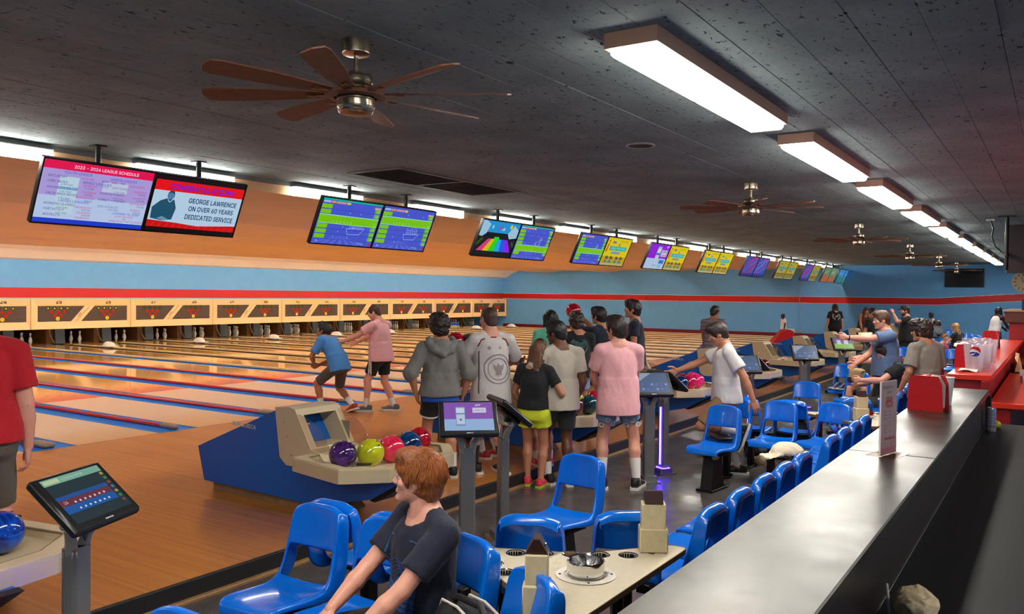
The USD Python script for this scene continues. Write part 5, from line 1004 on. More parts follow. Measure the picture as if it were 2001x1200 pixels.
# ------------------------------------------------------------------ loose things on and under the seats
sc_ = thing('drink_cup', 'blue and white soft drink cup with straw on the second white table', 'cup', (9.94, 1.62, zt)); part(sc_, 'cup_body', lathe([(0, 0), (.03, 0), (.043, .15), (.041, .15), (.029, .004), (0, .004)], 24), M('cup_blue', (20, 80, 190), .4)); part(sc_, 'lid', lathe([(.045, .148), (.046, .156), (.04, .162), (0, .162)], 24), WHITE); part(sc_, 'straw', cyl((.01, 0, .16), (.0, .01, .24), .004, n=8), WHITE)
tx = meshkit.text_mesh('pepsi', .022, .0008, True).subdivide(); V = np.array(tx.vertices); a = (V[:, 1] - .01) / .038 + math.pi + .35; tx.vertices = np.stack([(.0405 + V[:, 2]) * np.cos(a), (.0405 + V[:, 2]) * np.sin(a), V[:, 0] + .03], 1); part(sc_, 'lettering', tx, WHITE, False, label='white lettering')
def cup_tray(x, n):
    t = thing('cup_tray', f'small white two-hole drink tray behind the {NTH[n]} seat from the white table', 'drink tray', (x, 1.46, Z + .47), 0, 'drink trays behind the counter-side seats')
    o = Point(0, 0).buffer(.11, quad_segs=8).intersection(Polygon([(-.2, -.2), (.2, -.2), (.2, .03), (-.2, .03)])); h = [Point(-.045, -.03).buffer(.036), Point(.045, -.03).buffer(.036)]
    part(t, 'tray', extr(o.difference(h[0]).difference(h[1]), .014), WHITE, 30); part(t, 'cup_well', [lathe([(.036, .002), (.034, -.03), (0, -.03)], 16, (x_, -.03)) for x_ in (-.045, .045)], M('well_grey', (130, 124, 116), .5)); part(t, 'stem', bx(-.02, .02, 0.0, .2, -.06, -.03, .004), BLACKM)
for n, x in enumerate(CTR): cup_tray(x + .23, n)
from scipy.interpolate import PchipInterpolator as PCHIP
# ------------------------------------------------------------------ people: bodies are one surface each, modelled as blended volumes
class Vol:
    """blended volumes on a grid; every shape is evaluated only near itself"""
    def __init__(s, lo, hi, h, k=0.02):
        s.h, s.k = h, k; s.lo = np.asarray(lo, float); s.n = np.ceil((np.asarray(hi) - s.lo) / h).astype(int) + 1
        s.D = np.full(s.n, 1.0, np.float32); s.ax = [s.lo[i] + h * np.arange(s.n[i]) for i in range(3)]
    def box(s, lo, hi):
        a = np.clip(np.floor((np.asarray(lo) - s.lo) / s.h).astype(int), 0, s.n); b = np.clip(np.ceil((np.asarray(hi) - s.lo) / s.h).astype(int) + 1, 0, s.n)
        if (b <= a).any(): return None
        sl = tuple(slice(a[i], b[i]) for i in range(3)); g = np.meshgrid(*[s.ax[i][sl[i]] for i in range(3)], indexing='ij'); return sl, np.stack(g, -1)
    def put(s, sl, d, k=None, op='add'):
        k = s.k if k is None else k; o = s.D[sl]
        if op == 'add':
            hh = np.clip(.5 + .5 * (o - d) / k, 0, 1) if k > 0 else (d < o) * 1.0
            s.D[sl] = o + (d - o) * hh - k * hh * (1 - hh)
        elif op == 'cut':
            d = -d; hh = np.clip(.5 - .5 * (o - d) / k, 0, 1) if k > 0 else (d > o) * 1.0; s.D[sl] = o + (d - o) * hh + k * hh * (1 - hh)
    def cone(s, a, b, ra, rb, k=None, op='add', cut_b=False, sq=None):
        a, b = np.asarray(a, float), np.asarray(b, float); r = max(ra, rb); m = r + (s.k if k is None else k) + 2 * s.h + .01
        q = s.box(np.minimum(a, b) - m, np.maximum(a, b) + m)
        if q is None: return s
        sl, P = q; ab = b - a; L2 = ab @ ab; t = np.clip((P - a) @ ab / L2, 0, 1); d = np.linalg.norm(P - a - t[..., None] * ab, axis=-1) - (ra + (rb - ra) * t)
        if cut_b: d = np.maximum(d, (P - b) @ ab / math.sqrt(L2))
        s.put(sl, d, k, op); return s
    def ell(s, c, r, R=None, k=None, op='add'):
        c, r = np.asarray(c, float), np.asarray(r, float); m = r.max() + (s.k if k is None else k) + 2 * s.h + .01; q = s.box(c - m, c + m)
        if q is None: return s
        sl, P = q; p = P - c
        if R is not None: p = p @ R
        k0 = np.linalg.norm(p / r, axis=-1); k1 = np.linalg.norm(p / r ** 2, axis=-1); s.put(sl, np.where(k0 < 1e-6, -r.min(), k0 * (k0 - 1) / np.maximum(k1, 1e-9)), k, op); return s
    def loft(s, p0, p1, xd, secs, k=None, round_=.02, ends=(True, True)):
        """elliptical tube along p0-p1; secs: (t, half width along xd, half depth, depth shift)"""
        p0, p1 = np.asarray(p0, float), np.asarray(p1, float); ax = p1 - p0; L = np.linalg.norm(ax); ax /= L; x = np.asarray(xd, float); x = x - ax * (x @ ax); x /= np.linalg.norm(x); y = np.cross(ax, x)
        S = np.array(secs, float); r = S[:, 1:3].max() + .06; q = s.box(np.minimum(p0, p1) - r, np.maximum(p0, p1) + r)
        if q is None: return s
        sl, P = q; p = P - p0; t = p @ ax / L; tc = np.clip(t, S[0, 0], S[-1, 0]); a = PCHIP(S[:, 0], S[:, 1])(tc) if len(S) > 2 else np.interp(tc, S[:, 0], S[:, 1]); b = PCHIP(S[:, 0], S[:, 2])(tc) if len(S) > 2 else np.interp(tc, S[:, 0], S[:, 2]); sh = np.interp(tc, S[:, 0], S[:, 3]) if S.shape[1] > 3 else 0
        u, v = np.abs(p @ x) / a, (p @ y - sh) / b; e = 2.25; rad = ((u ** e + np.abs(v) ** e) ** (1 / e) - 1) * np.minimum(a, b)
        cap = np.maximum((S[0, 0] - t) * L, (t - S[-1, 0]) * L) ; q0, q1 = rad + round_, cap + round_
        d = np.minimum(np.maximum(q0, q1), 0) + np.hypot(np.maximum(q0, 0), np.maximum(q1, 0)) - round_
        s.put(sl, d, k); return s
    def half(s, p, n):
        """keep what lies behind the plane (p, n)"""
        n = np.asarray(n, float) / np.linalg.norm(n); sl, P = s.box(s.lo, s.lo + s.n * s.h); s.D = np.maximum(s.D, ((P - np.asarray(p)) @ n).astype(np.float32)); return s
    def wrinkle(s, amp, scale, seed=0, band=.05):
        m = np.abs(s.D) < band; I = np.argwhere(m); P = s.lo + I * s.h; s.D[m] += (amp * 2 * (meshkit.fbm(P * np.asarray(scale), 3, seed) - .5)).astype(np.float32); return s
    def mesh(s):
        D = np.pad(s.D, 1, constant_values=1.0); I = D < 0; n = D.shape
        c = np.zeros(np.array(n) - 1, np.int16)
        for o in np.ndindex(2, 2, 2): c += I[o[0]:n[0] - 1 + o[0], o[1]:n[1] - 1 + o[1], o[2]:n[2] - 1 + o[2]]
        act = (c > 0) & (c < 8); idx = -np.ones(act.shape, np.int64); A = np.argwhere(act); idx[act] = np.arange(len(A)); acc = np.zeros((len(A), 3)); cnt = np.zeros(len(A))
        for o in np.ndindex(2, 2, 2):
            for ax in range(3):
                if o[ax]: continue
                o2 = list(o); o2[ax] = 1; da = D[A[:, 0] + o[0], A[:, 1] + o[1], A[:, 2] + o[2]]; db = D[A[:, 0] + o2[0], A[:, 1] + o2[1], A[:, 2] + o2[2]]; m = (da < 0) != (db < 0)
                if not m.any(): continue
                t = da[m] / (da[m] - db[m]); q = np.tile(np.array(o, float), (m.sum(), 1)); q[:, ax] += t; acc[m] += q; cnt[m] += 1
        V = s.lo - s.h + (A + acc / cnt[:, None]) * s.h; F = []
        for ax in range(3):
            a, b = I.take(range(0, n[ax] - 1), ax), I.take(range(1, n[ax]), ax); e = np.argwhere(a != b); fl = a[tuple(e.T)]; u, v = (ax + 1) % 3, (ax + 2) % 3
            ok = (e[:, u] > 0) & (e[:, v] > 0) & (e[:, u] < n[u] - 1) & (e[:, v] < n[v] - 1); e, fl = e[ok], fl[ok]
            def g(du, dv): w = e.copy(); w[:, u] -= du; w[:, v] -= dv; return idx[w[:, 0], w[:, 1], w[:, 2]]
            Q = np.stack([g(1, 1), g(0, 1), g(0, 0), g(1, 0)], 1); Q[~fl] = Q[~fl][:, ::-1]; F.append(Q)
        Q = np.vstack(F); return TM(V, np.vstack([Q[:, [0, 1, 2]], Q[:, [0, 2, 3]]]))

def slim(m, tol):
    try:
        q = Manifold(manifold3d.Mesh(np.asarray(m.vertices, np.float32), np.asarray(m.faces, np.uint32)))
        if q.status() != manifold3d.Error.NoError: return m
        g = q.simplify(tol).to_mesh(); return TM(np.array(g.vert_properties[:, :3]), np.array(g.tri_verts))
    except Exception: return m
def skin(name, rgb): return M('skin_' + name, rgb, .48, bump=(240, .05), subsurface_weight=.12, subsurface_radius=(.4, .16, .1), subsurface_scale=.02)
SKIN = {'pale': skin('pale', (230, 164, 140)), 'rosy': skin('rosy', (222, 156, 132)), 'tan': skin('tan', (190, 128, 96)), 'olive': skin('olive', (170, 110, 78)), 'brown': skin('brown', (110, 66, 44)), 'dark': skin('dark', (66, 38, 26))}
def hairm(name, rgb): return NM('hair_' + name, {'tc': ('texture_coordinate', {}), 'mp': ('mapping', dict(scale=(150., 150., 26.))), 'n': ('noise_texture', dict(scale=1., detail=3., distortion=.6)), 'r': ('rgb_ramp', dict(ramp=[(.3, tuple(.45 * x for x in lin(rgb))), (.7, tuple(min(1, 1.35 * x) for x in lin(rgb)))])), 'p': ('principled_bsdf', dict(roughness=.45)), 'b': ('bump', dict(strength=.55, distance=.006))},
    [('tc.object', 'mp.vector'), ('mp.vector', 'n.vector'), ('n.fac', 'r.fac'), ('r.color', 'p.base_color'), ('n.fac', 'b.height'), ('b.normal', 'p.normal')], 'p.BSDF')
def cloth(name, rgb, stripe=None):
    nm = 'cloth_' + name
    if stripe:
        return NM(nm, {'tc': ('texture_coordinate', {}), 's': ('separate_xyz', {}), 'm': ('math', dict(math_type='multiply', value2=stripe[0])), 'f': ('math', dict(math_type='fraction')), 'n': ('noise_texture', dict(scale=300., detail=2.)), 'r': ('rgb_ramp', dict(ramp=[(0, lin(rgb)), (.5, lin(rgb)), (.55, lin(stripe[1])), (.8, lin(stripe[1])), (.84, lin(stripe[2])), (1, lin(stripe[2]))])), 'p': ('principled_bsdf', dict(roughness=.85)), 'b': ('bump', dict(strength=.1, distance=.002))},
                  [('tc.object', 's.vector'), ('s.z', 'm.value1'), ('m.value', 'f.value1'), ('f.value', 'r.fac'), ('r.color', 'p.base_color'), ('tc.object', 'n.vector'), ('n.fac', 'b.height'), ('b.normal', 'p.normal')], 'p.BSDF')
    if nm in _mats: return _mats[nm]
    c = lin(rgb)
    return NM(nm, {'tc': ('texture_coordinate', {}), 'n': ('noise_texture', dict(scale=320., detail=2.)), 'n2': ('noise_texture', dict(scale=26., detail=4., distortion=.8)), 'r': ('rgb_ramp', dict(ramp=[(.3, tuple(.86 * x for x in c)), (.7, tuple(min(1, 1.1 * x) for x in c))])), 'a': ('math', dict(math_type='multiply_add', value2=.12)), 'p': ('principled_bsdf', dict(roughness=.85, sheen_weight=.1)), 'b': ('bump', dict(strength=.4, distance=.006))},
              [('tc.object', 'n.vector'), ('tc.object', 'n2.vector'), ('n.fac', 'r.fac'), ('r.color', 'p.base_color'), ('n.fac', 'a.value1'), ('n2.fac', 'a.value3'), ('a.value', 'b.height'), ('b.normal', 'p.normal')], 'p.BSDF')
EYEW = M('eye_white', (228, 220, 212), .2); EYED = M('eye_iris', (48, 34, 26), .1)

def rotm(yaw=0, pitch=0, roll=0):
    """yaw about z (left +), pitch forward-down about x, roll about y; degrees"""
    y, p, r = map(math.radians, (yaw, pitch, roll)); cz, sz, cp, sp, cr, sr = math.cos(y), math.sin(y), math.cos(-p), math.sin(-p), math.cos(r), math.sin(r)
    return np.array([[cz, -sz, 0], [sz, cz, 0], [0, 0, 1]]) @ np.array([[1, 0, 0], [0, cp, -sp], [0, sp, cp]]) @ np.array([[cr, 0, sr], [0, 1, 0], [-sr, 0, cr]])
def ik(a, c, l1, l2, pole):
    """middle joint of a two-bone limb from a to c bending towards pole; c is pulled in if out of reach"""
    d = c - a; L = np.linalg.norm(d); d /= L
    if L > .995 * (l1 + l2): L = .995 * (l1 + l2); c = a + d * L
    L = max(L, abs(l1 - l2) + .02); x = (L * L + l1 * l1 - l2 * l2) / (2 * L); h = math.sqrt(max(0, l1 * l1 - x * x)); p = np.asarray(pole, float); p = p - d * (p @ d); p /= np.linalg.norm(p) + 1e-9
    return a + d * x + p * h, c
_HANDS = {}
def hand_mesh(kind, h):
    """right hand: wrist at 0, fingers along +y, palm towards -z, thumb on the -x side"""
    if (kind, h) in _HANDS: return _HANDS[kind, h]
    v = Vol((-.1, -.06, -.12), (.08, .21, .06), h, .008); curl = {'relaxed': (22, 32, 22), 'flat': (6, 8, 6), 'grip': (38, 44, 30), 'fist': (74, 84, 50), 'point': (70, 80, 50), 'spread': (12, 14, 10)}[kind]; sp = 9 if kind in ('spread', 'flat') else 3
    v.loft((0, -.05, 0), (0, .1, -.004), (1, 0, 0), [(0, .026, .019), (.33, .03, .018), (.6, .04, .017), (1, .041, .013)], round_=.01)
    for i, (x, y, L, r) in enumerate([(-.03, .092, .072, .0088), (-.01, .097, .08, .009), (.011, .093, .074, .0087), (.03, .084, .058, .0078)]):
        cu = (8, 10, 8) if (kind == 'point' and i == 0) else curl; p = np.array([x, y, -.002]); a = 0; yaw = math.radians((1.5 - i) * -sp)
        v.cone((x * .8, .05, 0), p, .012, r * 1.08)
        for q, f in enumerate((.45, .31, .24)):
            a += math.radians(cu[q] + (2 * i if kind == 'relaxed' else 0)); d = np.array([math.sin(-yaw) * -math.cos(a), math.cos(yaw) * math.cos(a), -math.sin(a)]); d[0] = math.sin(yaw) * math.cos(a) * 1.0; q2 = p + d * L * f; v.cone(p, q2, r * (1 - .08 * q), r * (.95 - .1 * q), .004); p = q2
    p = np.array([-.026, .022, -.008]); tw = {'fist': .5, 'grip': .6, 'point': .5}.get(kind, 0)
    for d, L, r in (((-.72 + .3 * tw, .6, -.3 - .3 * tw), .042, .0125), ((-.45 + .5 * tw, .85, -.25 - .3 * tw), .033, .0108), ((-.25 + .7 * tw, .95, -.2 - .2 * tw), .026, .0092)):
        d = np.array(d) / np.linalg.norm(d); q2 = p + d * L; v.cone(p, q2, r * 1.05, r * .95, .008); p = q2
    _HANDS[kind, h] = v.mesh(); return _HANDS[kind, h]
def shoe_mesh(h, kind):
    if ('s', h, kind) in _HANDS: return _HANDS['s', h, kind]
    v = Vol((-.08, -.12, -.02), (.08, .24, .14), h, .02); v.loft((0, -.085, .045), (0, .205, .03), (1, 0, 0), [(0, .03, .035), (.2, .036, .045), (.5, .042, .04), (.75, .05, .028), (1, .034, .018)], round_=.018); v.cone((0, -.045, .06), (0, -.04, .1), .04, .042); v.cone((0, .02, .07), (0, .09, .045), .034, .034); v.half((0, 0, .018), (0, 0, -1)); v.half((0, 0, .108), (0, -.15, 1))
    up = v.mesh(); o = Polygon([(-.03, -.1), (.03, -.1), (.041, -.04), (.04, .05), (.052, .13), (.036, .2), (0, .222), (-.036, .2), (-.05, .13), (-.038, .05), (-.04, -.04)]).buffer(.006, quad_segs=3); sole = extr(o, .024); Vt = sole.vertices; Vt[:, 2] += np.maximum(0, Vt[:, 1] - .15) * .18
    _HANDS['s', h, kind] = (up, sole); return up, sole

def person(label, loc, face, H=1.7, build=1.0, tone='tan', hair=('short', (40, 28, 22)), top=None, bottom=None, shoes=None, socks=None, pose=None, res=.011, hres=.0055, eyes=False, female=False, group=None, hand=('relaxed', 'relaxed'), child=False, cut_legs=False, extra=None):
    """face: direction in degrees, 0 = towards the lanes (+y), 90 = -x. pose lengths are in units of the height"""
    P = dict(hip=.515, lean=2, twist=0, side=0, hx=0.0, hy=0.0, head=(0, 0, 0), L=(-.13, .03, .43), R=(.13, .03, .43), eL=(-.6, -1, -.2), eR=(.6, -1, -.2), fL=(-.055, 0, 0), fR=(.055, 0, 0), tL=8, tR=-8, kL=None, kR=None, pL=0, pR=0, palmL=None, palmR=None, shrug=0.0, bend=0); P.update(pose or {})
    hs = 1.14 if child else 1.0; t = thing('person', label, 'person', loc, face, group); S = H; b = build
    hipc = np.array([P['hx'], P['hy'], P['hip']]) * S; Rp = rotm(P['twist'] * .3, P['lean'] * .35, P['side'] * .3); Rc = rotm(P['twist'], P['lean'], P['side']); Rs = rotm(P['twist'] * .7, P['lean'] * .7, P['side'] * .7)
    waist = hipc + Rp @ np.array([0, -.004, .085]) * S; chest = waist + Rs @ np.array([0, 0, .09]) * S; nb = chest + Rc @ np.array([0, -.008, .135]) * S
    Rh = Rc @ np.linalg.inv(rotm(0, P['lean'] * .75, P['side'] * .7)) @ rotm(*P['head']); hk = .134 * S / .225 * hs
    hc = nb + Rc @ np.array([0, .012, .035]) * S + Rh @ np.array([0, .022, .105]) * hk
    sw = (.094 if female else .104) * b ** .5; sh = {s: nb + Rc @ np.array([s * sw, -.004, -.03 + P['shrug']]) * S for s in (-1, 1)}; hip = {s: hipc + Rp @ np.array([s * .05, 0, 0]) * S for s in (-1, 1)}
    ua, fa, th, sk = .175 * S, .148 * S, .245 * S, .243 * S; LIMB = {}
    for s, hk_, ek in ((-1, 'L', 'eL'), (1, 'R', 'eR')):
        e, w = ik(sh[s], np.array(P[hk_]) * S, ua, fa, P[ek]); LIMB['arm', s] = (sh[s], e, w)
    for s, fk, kk, pk, tk in ((-1, 'fL', 'kL', 'pL', 'tL'), (1, 'fR', 'kR', 'pR', 'tR')):
        toe = P[tk]; ank = np.array(P[fk]) * S + np.array([0, 0, .045 * S]) + rotm(toe, P[pk]) @ np.array([0, 0, .0]); pole = P[kk] or (-math.sin(math.radians(toe)), math.cos(math.radians(toe)), .05)
        k, ank = ik(hip[s], ank, th, sk, pole); LIMB['leg', s] = (hip[s], k, ank, rotm(toe, P[pk]))
    pts = [hc, hipc, nb] + [q for L in LIMB.values() for q in L[:3]]; lo, hi = np.min(pts, 0) - .2 * S / 1.7, np.max(pts, 0) + .2 * S / 1.7; m = .62 if female else .7; f = S / 1.72 * (.5 + .5 * b)
    bust = .02 if female else 0
    # ---- body
    v = Vol(lo, hi, res, .03 * S)
    v.loft(hipc - Rp @ np.array([0, 0, .05]) * S, waist + Rs @ np.array([0, 0, .02]) * S, Rp[:, 0], [(0, .085 * S * b, .062 * S * b), (.45, .098 * S * b, .067 * S * b), (1, .08 * S * b, .058 * S * b)])
    v.loft(waist - Rs @ np.array([0, 0, .02]) * S, nb - Rc @ np.array([0, 0, .01]) * S, Rc[:, 0], [(0, .08 * S * b, .057 * S * b), (.5, .09 * S * b, (.066 + bust * .5) * S * b), (.8, .088 * S * b, .06 * S), (1, .05 * S, .04 * S)])
    neckr = (.030 if female or child else .034) * S * (.6 + .4 * b); v.cone(nb - Rc @ np.array([0, .0, .02]) * S, hc - Rh @ np.array([0, .025, .05]) * hk, neckr * 1.12, neckr * .98)
    for s in (-1, 1):
        a, e, w = LIMB['arm', s]; v.cone(nb + Rc @ np.array([s * .02, -.01, .005]) * S, a, .028 * S, .033 * S, .03 * S); v.cone(a, e, .031 * f * 1.72, .024 * f * 1.72, .02); v.cone(e, e + (w - e) * .35, .024 * f * 1.72, .025 * f * 1.72, .012); v.cone(e + (w - e) * .35, w, .025 * f * 1.72, .0158 * f * 1.72, .012)
        hp, k, an, Rf = LIMB['leg', s]
        v.ell(hp + Rp @ np.array([s * .0, -.02, -.01]) * S, np.array([.05, .044, .054]) * S * b); v.cone(hp, k, .05 * f * 1.72, .032 * f * 1.72, .03); v.cone(k, k + (an - k) * .3 - Rf[:, 1] * .012, .031 * f * 1.72, .034 * f * 1.72, .02); v.cone(k + (an - k) * .3 - Rf[:, 1] * .012, an, .033 * f * 1.72, .0195 * f * 1.72, .02); v.cone(an, an + Rf @ np.array([0, .09, -.02]) * S / 1.72, .022 * S, .018 * S, .02)
    body = v.mesh()
    # ---- head
    hv = Vol((-.13, -.15, -.2), (.13, .15, .16), hres, .014)
    hv.ell((0, -.012, .022), (.074, .094, .088), k=.01).ell((0, .03, -.03), (.06, .062, .078), k=.02).cone((-.04, .0, -.055), (-.012, .066, -.094), .022, .019, .02).cone((.04, .0, -.055), (.012, .066, -.094), .022, .019, .02).cone((-.035, .075, .024), (.035, .075, .024), .012, .012, .014)
    hv.cone((0, .083, .012), (0, .103, -.022), .008, .0125, .01).ell((-.009, .096, -.026), (.009, .01, .008), k=.006).ell((.009, .096, -.026), (.009, .01, .008), k=.006)
    for s in (-1, 1): hv.ell((s * .032, .093, .004), (.016, .014, .011), k=.008, op='cut').ell((s * .032, .0865, .0145), (.017, .008, .0065), k=.005).ell((s * .042, .062, -.022), (.022, .02, .02), k=.02).ell((s * .077, -.008, -.006), (.009, .019, .031), rotm(s * -18, -8), k=.006).ell((s * .084, -.002, -.002), (.006, .01, .018), rotm(s * -18), k=.004, op='cut')
    hv.cone((-.018, .087, -.0545), (.018, .087, -.0545), .0062, .0062, .005).cone((-.015, .087, -.064), (.015, .087, -.064), .007, .007, .005).ell((0, .083, -.095), (.018, .014, .013), k=.012)
    hv.cone((0, -.028, -.05), (0, -.036, -.19), neckr / hk * 1.02, neckr / hk * 1.05, .02)
    hm = hv.mesh(); X = np.array(hm.vertices); X = X[:, :] * hk @ Rh.T + hc; hm = TM(X, hm.faces)
    pieces = [body, hm]; HN = {}
    for s, kd, pk in ((-1, hand[0], 'palmL'), (1, hand[1], 'palmR')):
        if kd is None: continue
        a, e, w = LIMB['arm', s]; y = (w - e) / np.linalg.norm(w - e)
        n = P[pk]; n = np.array(n, float) if n is not None else np.array([-s * 1.0, .15, 0]) ; zz = -(n - y * (n @ y)); zz /= np.linalg.norm(zz); x = np.cross(y, zz)
        g = hand_mesh(kd, hres * .75); X = np.array(g.vertices) * (.108 * S / .19) * (1 if not female else .92); F = np.array(g.faces)
        if s < 0: X[:, 0] *= -1; F = F[:, ::-1]
        pieces.append(TM(X @ np.stack([x, y, zz]) + w, F)); HN[s] = (w, x, y, zz)
    try:
        acc = None
        for q in pieces:
            mm = Manifold(manifold3d.Mesh(np.asarray(q.vertices, np.float32), np.asarray(q.faces, np.uint32)))
            if mm.status() != manifold3d.Error.NoError: raise ValueError('open')
            acc = mm if acc is None else acc + mm
        g = acc.simplify(res * .07).to_mesh(); bm = TM(np.array(g.vert_properties[:, :3]), np.array(g.tri_verts))
    except Exception: bm = cat(pieces)
    part(t, 'body', bm, SKIN[tone], True)
    Hd = lambda p: Rh @ (np.asarray(p, float) * hk) + hc
    if eyes:
        for s in (-1, 1):
            e0 = ball_mesh(.0118, (0, 0, 0), 2); X = np.array(e0.vertices) * hk + Hd((s * .031, .0785, .004)); ep = part(t, 'eye', TM(X, e0.faces), EYEW, True); i0 = ball_mesh(.0062, (0, 0, 0), 2); part(ep, 'iris', TM(np.array(i0.vertices) * hk + Hd((s * .0315, .0858, .004)), i0.faces), EYED, True)
    bc = lin(hair[1]); EB = M('brow_%d_%d_%d' % tuple(hair[1]), hair[1], .7)
    if eyes: [part(t, 'eyebrow', tube([Hd((s * .016, .09, .021)), Hd((s * .033, .088, .027)), Hd((s * .05, .074, .022))], np.array([.003, .0035, .0022]) * hk, 6), EB) for s in (-1, 1)]
    # ---- hair in the head's frame
    st = hair[0]
    if st != 'none':
        big = {'curly': .05, 'long': .02, 'bob': .03}.get(st, .02); w = Vol((-.16, -.2, -.42 if st == 'long' else -.2), (.16, .17, .22), hres * (.9 if eyes else 1), .012); th_ = {'crop': .006, 'short': .014, 'curly': .034, 'long': .018, 'mop': .022, 'bob': .022, 'bald': .003, 'tuft': .01}[st]
        w.ell((0, -.014, .026), (.074 + th_, .094 + th_, .088 + th_))
        if st in ('short', 'mop', 'curly', 'tuft'): w.ell((0, .045, .09 + th_ * .3), (.05 + th_, .045 + th_, .02 + th_), k=.03)
        if st in ('short', 'mop', 'crop', 'curly'): w.ell((0, -.055, -.04), (.056 + th_ * .8, .045 + th_, .05 + th_), k=.02)
        if st in ('long', 'bob'):
            end = -.33 if st == 'long' else -.12
            w.loft((0, -.05, .06), (0, -.075, end), (1, 0, 0), [(0, .075 + th_, .05), (.5, .088 + th_, .045), (1, .07, .028)], k=.02)
            for s in (-1, 1): w.cone((s * .07, .0, .05), (s * .082, -.01, end * .75), .03, .022)
        w.ell((0, .09, -.055), (.07, .075 if st not in ('mop',) else .068, .098 if st != 'mop' else .09), k=.012, op='cut')
        for s in (-1, 1): w.ell((s * .08, .012, -.035), (.02, .026, .045), k=.008, op='cut')
        if st not in ('long', 'bob'): w.ell((0, .03, -.16), (.14, .12, .085), k=.012, op='cut')
        w.wrinkle({'curly': .02, 'mop': .011, 'short': .007, 'crop': .002, 'tuft': .006}.get(st, .008), {'curly': (36, 36, 36), 'mop': (30, 30, 18)}.get(st, (42, 26, 20)), 3)
        hm2 = slim(w.mesh(), hres * .1); part(t, 'hair', TM(np.array(hm2.vertices) * hk @ Rh.T + hc, hm2.faces), hairm('%d_%d_%d' % tuple(hair[1]), hair[1]), True)
    if len(hair) > 2 and hair[2] == 'cap':
        w = Vol((-.14, -.15, -.02), (.14, .24, .2), hres, .01); w.ell((0, -.012, .05), (.09, .108, .082)).half((0, 0, .04), (0, .1, -1)); w.loft((0, .06, .045), (0, .19, .035), (1, 0, 0), [(0, .075, .009), (1, .06, .007)], round_=.005); g = w.mesh(); part(t, 'cap', TM(np.array(g.vertices) * hk @ Rh.T + hc, g.faces), hair[3], True)
    # ---- clothes
    ctx = dict(t=t, S=S, b=b, f=f, hipc=hipc, waist=waist, chest=chest, nb=nb, Rp=Rp, Rs=Rs, Rc=Rc, Rh=Rh, hc=hc, hk=hk, sh=sh, hip=hip, LIMB=LIMB, lo=lo, hi=hi, HN=HN, neckr=neckr, bust=bust)
    if bottom:
        d = dict(mat=None, len=.62, loose=1.0, flare=.0, rise=.035, wrinkle=.006, skirt=False, hem=None); d.update(bottom); v = Vol(lo, hi, res, .025); e = .008 * d['loose']
        v.loft(hipc - Rp @ np.array([0, 0, .06]) * S, waist - Rp @ np.array([0, 0, d['rise']]) * S, Rp[:, 0], [(0, .092 * S * b + e, .07 * S * b + e, 0), (.5, .102 * S * b + e, .073 * S * b + e, 0), (1, .09 * S * b + e, .066 * S * b + e, 0)])
        for s in (-1, 1):
            hp, k, an, Rf = LIMB['leg', s]; v.ell(hp + Rp @ np.array([0, -.02, -.01]) * S, np.array([.053, .047, .058]) * S * b + e)
            if d['len'] <= 1: q = hp + (k - hp) * d['len']; v.cone(hp, q, .053 * f * 1.72 + e, (.05 - .013 * d['len']) * f * 1.72 + e * 1.6 + d['flare'], .03, cut_b=True)
            else:
                q = k + (an - k) * (d['len'] - 1); v.cone(hp, k, .053 * f * 1.72 + e, .037 * f * 1.72 + e, .03); v.cone(k, q, .037 * f * 1.72 + e, .034 * f * 1.72 + e, .03, cut_b=True)
        v.wrinkle(d['wrinkle'], (16, 16, 9), 7); g = slim(v.mesh(), res * .07); sp = part(t, d.get('name', 'shorts'), g, d['mat'], True); ctx['shorts'] = (g, sp)
        if d['hem']:
            for s in (-1, 1):
                hp, k, an, Rf = LIMB['leg', s]; q = hp + (k - hp) * d['len']; u = (k - hp) / np.linalg.norm(k - hp); r = (.05 - .013 * d['len']) * f * 1.72 + e * 1.6 + d['flare'] + .002; part(sp, 'hem', tube([q - u * .012, q + u * .003], [r, r + .002], 24, False), d['hem'])
    if top:
        d = dict(mat=None, sleeve=.62, loose=1.0, hem=-.045, neck=.9, wrinkle=.011, vneck=0, tank=False, hood=False, cuff=None); d.update(top); v = Vol(lo, hi, res, .022); e = .013 * d['loose']; he = hipc - Rp @ np.array([0, 0, -d['hem']]) * S * 1.0
        he = hipc + Rp @ np.array([0, 0, d['hem']]) * S
        mid = waist + Rs @ np.array([0, 0, .015]) * S
        v.loft(he, mid + (mid - he) * .12, Rp[:, 0], [(0, .108 * S * b + e * 1.4, .082 * S * b + e * 1.4, -.005 * S), (.5, .106 * S * b + e * 1.1, .079 * S * b + e, -.004 * S), (1, .095 * S * b + e, .067 * S * b + e, 0)], round_=.006)
        v.loft(mid - (nb - mid) * .1, nb - Rc @ np.array([0, 0, .004]) * S, Rc[:, 0], [(0, .09 * S * b + e, .063 * S * b + e), (.5, .095 * S * b + e, (.069 + bust) * S * b + e), (.8, .093 * S * b + e * .7, .064 * S + e * .6), (1, .05 * S, .044 * S)], k=.035)
        for s in (-1, 1):
            a, el, w_ = LIMB['arm', s]
            if not d['tank']:
                v.cone(nb + Rc @ np.array([s * .024, -.008, -.002]) * S, a, .033 * S, .036 * S + e * .4, .025)
                if d['sleeve'] <= 1: q = a + (el - a) * d['sleeve']; v.cone(a, q, .035 * f * 1.72 + e * .5, .0315 * f * 1.72 + e * 1.3, .015, cut_b=True)
                else: q = el + (w_ - el) * (d['sleeve'] - 1); v.cone(a, el, .035 * f * 1.72 + e * .5, .031 * f * 1.72 + e, .015); v.cone(el, q, .031 * f * 1.72 + e, .028 * f * 1.72 + e, .015, cut_b=True)
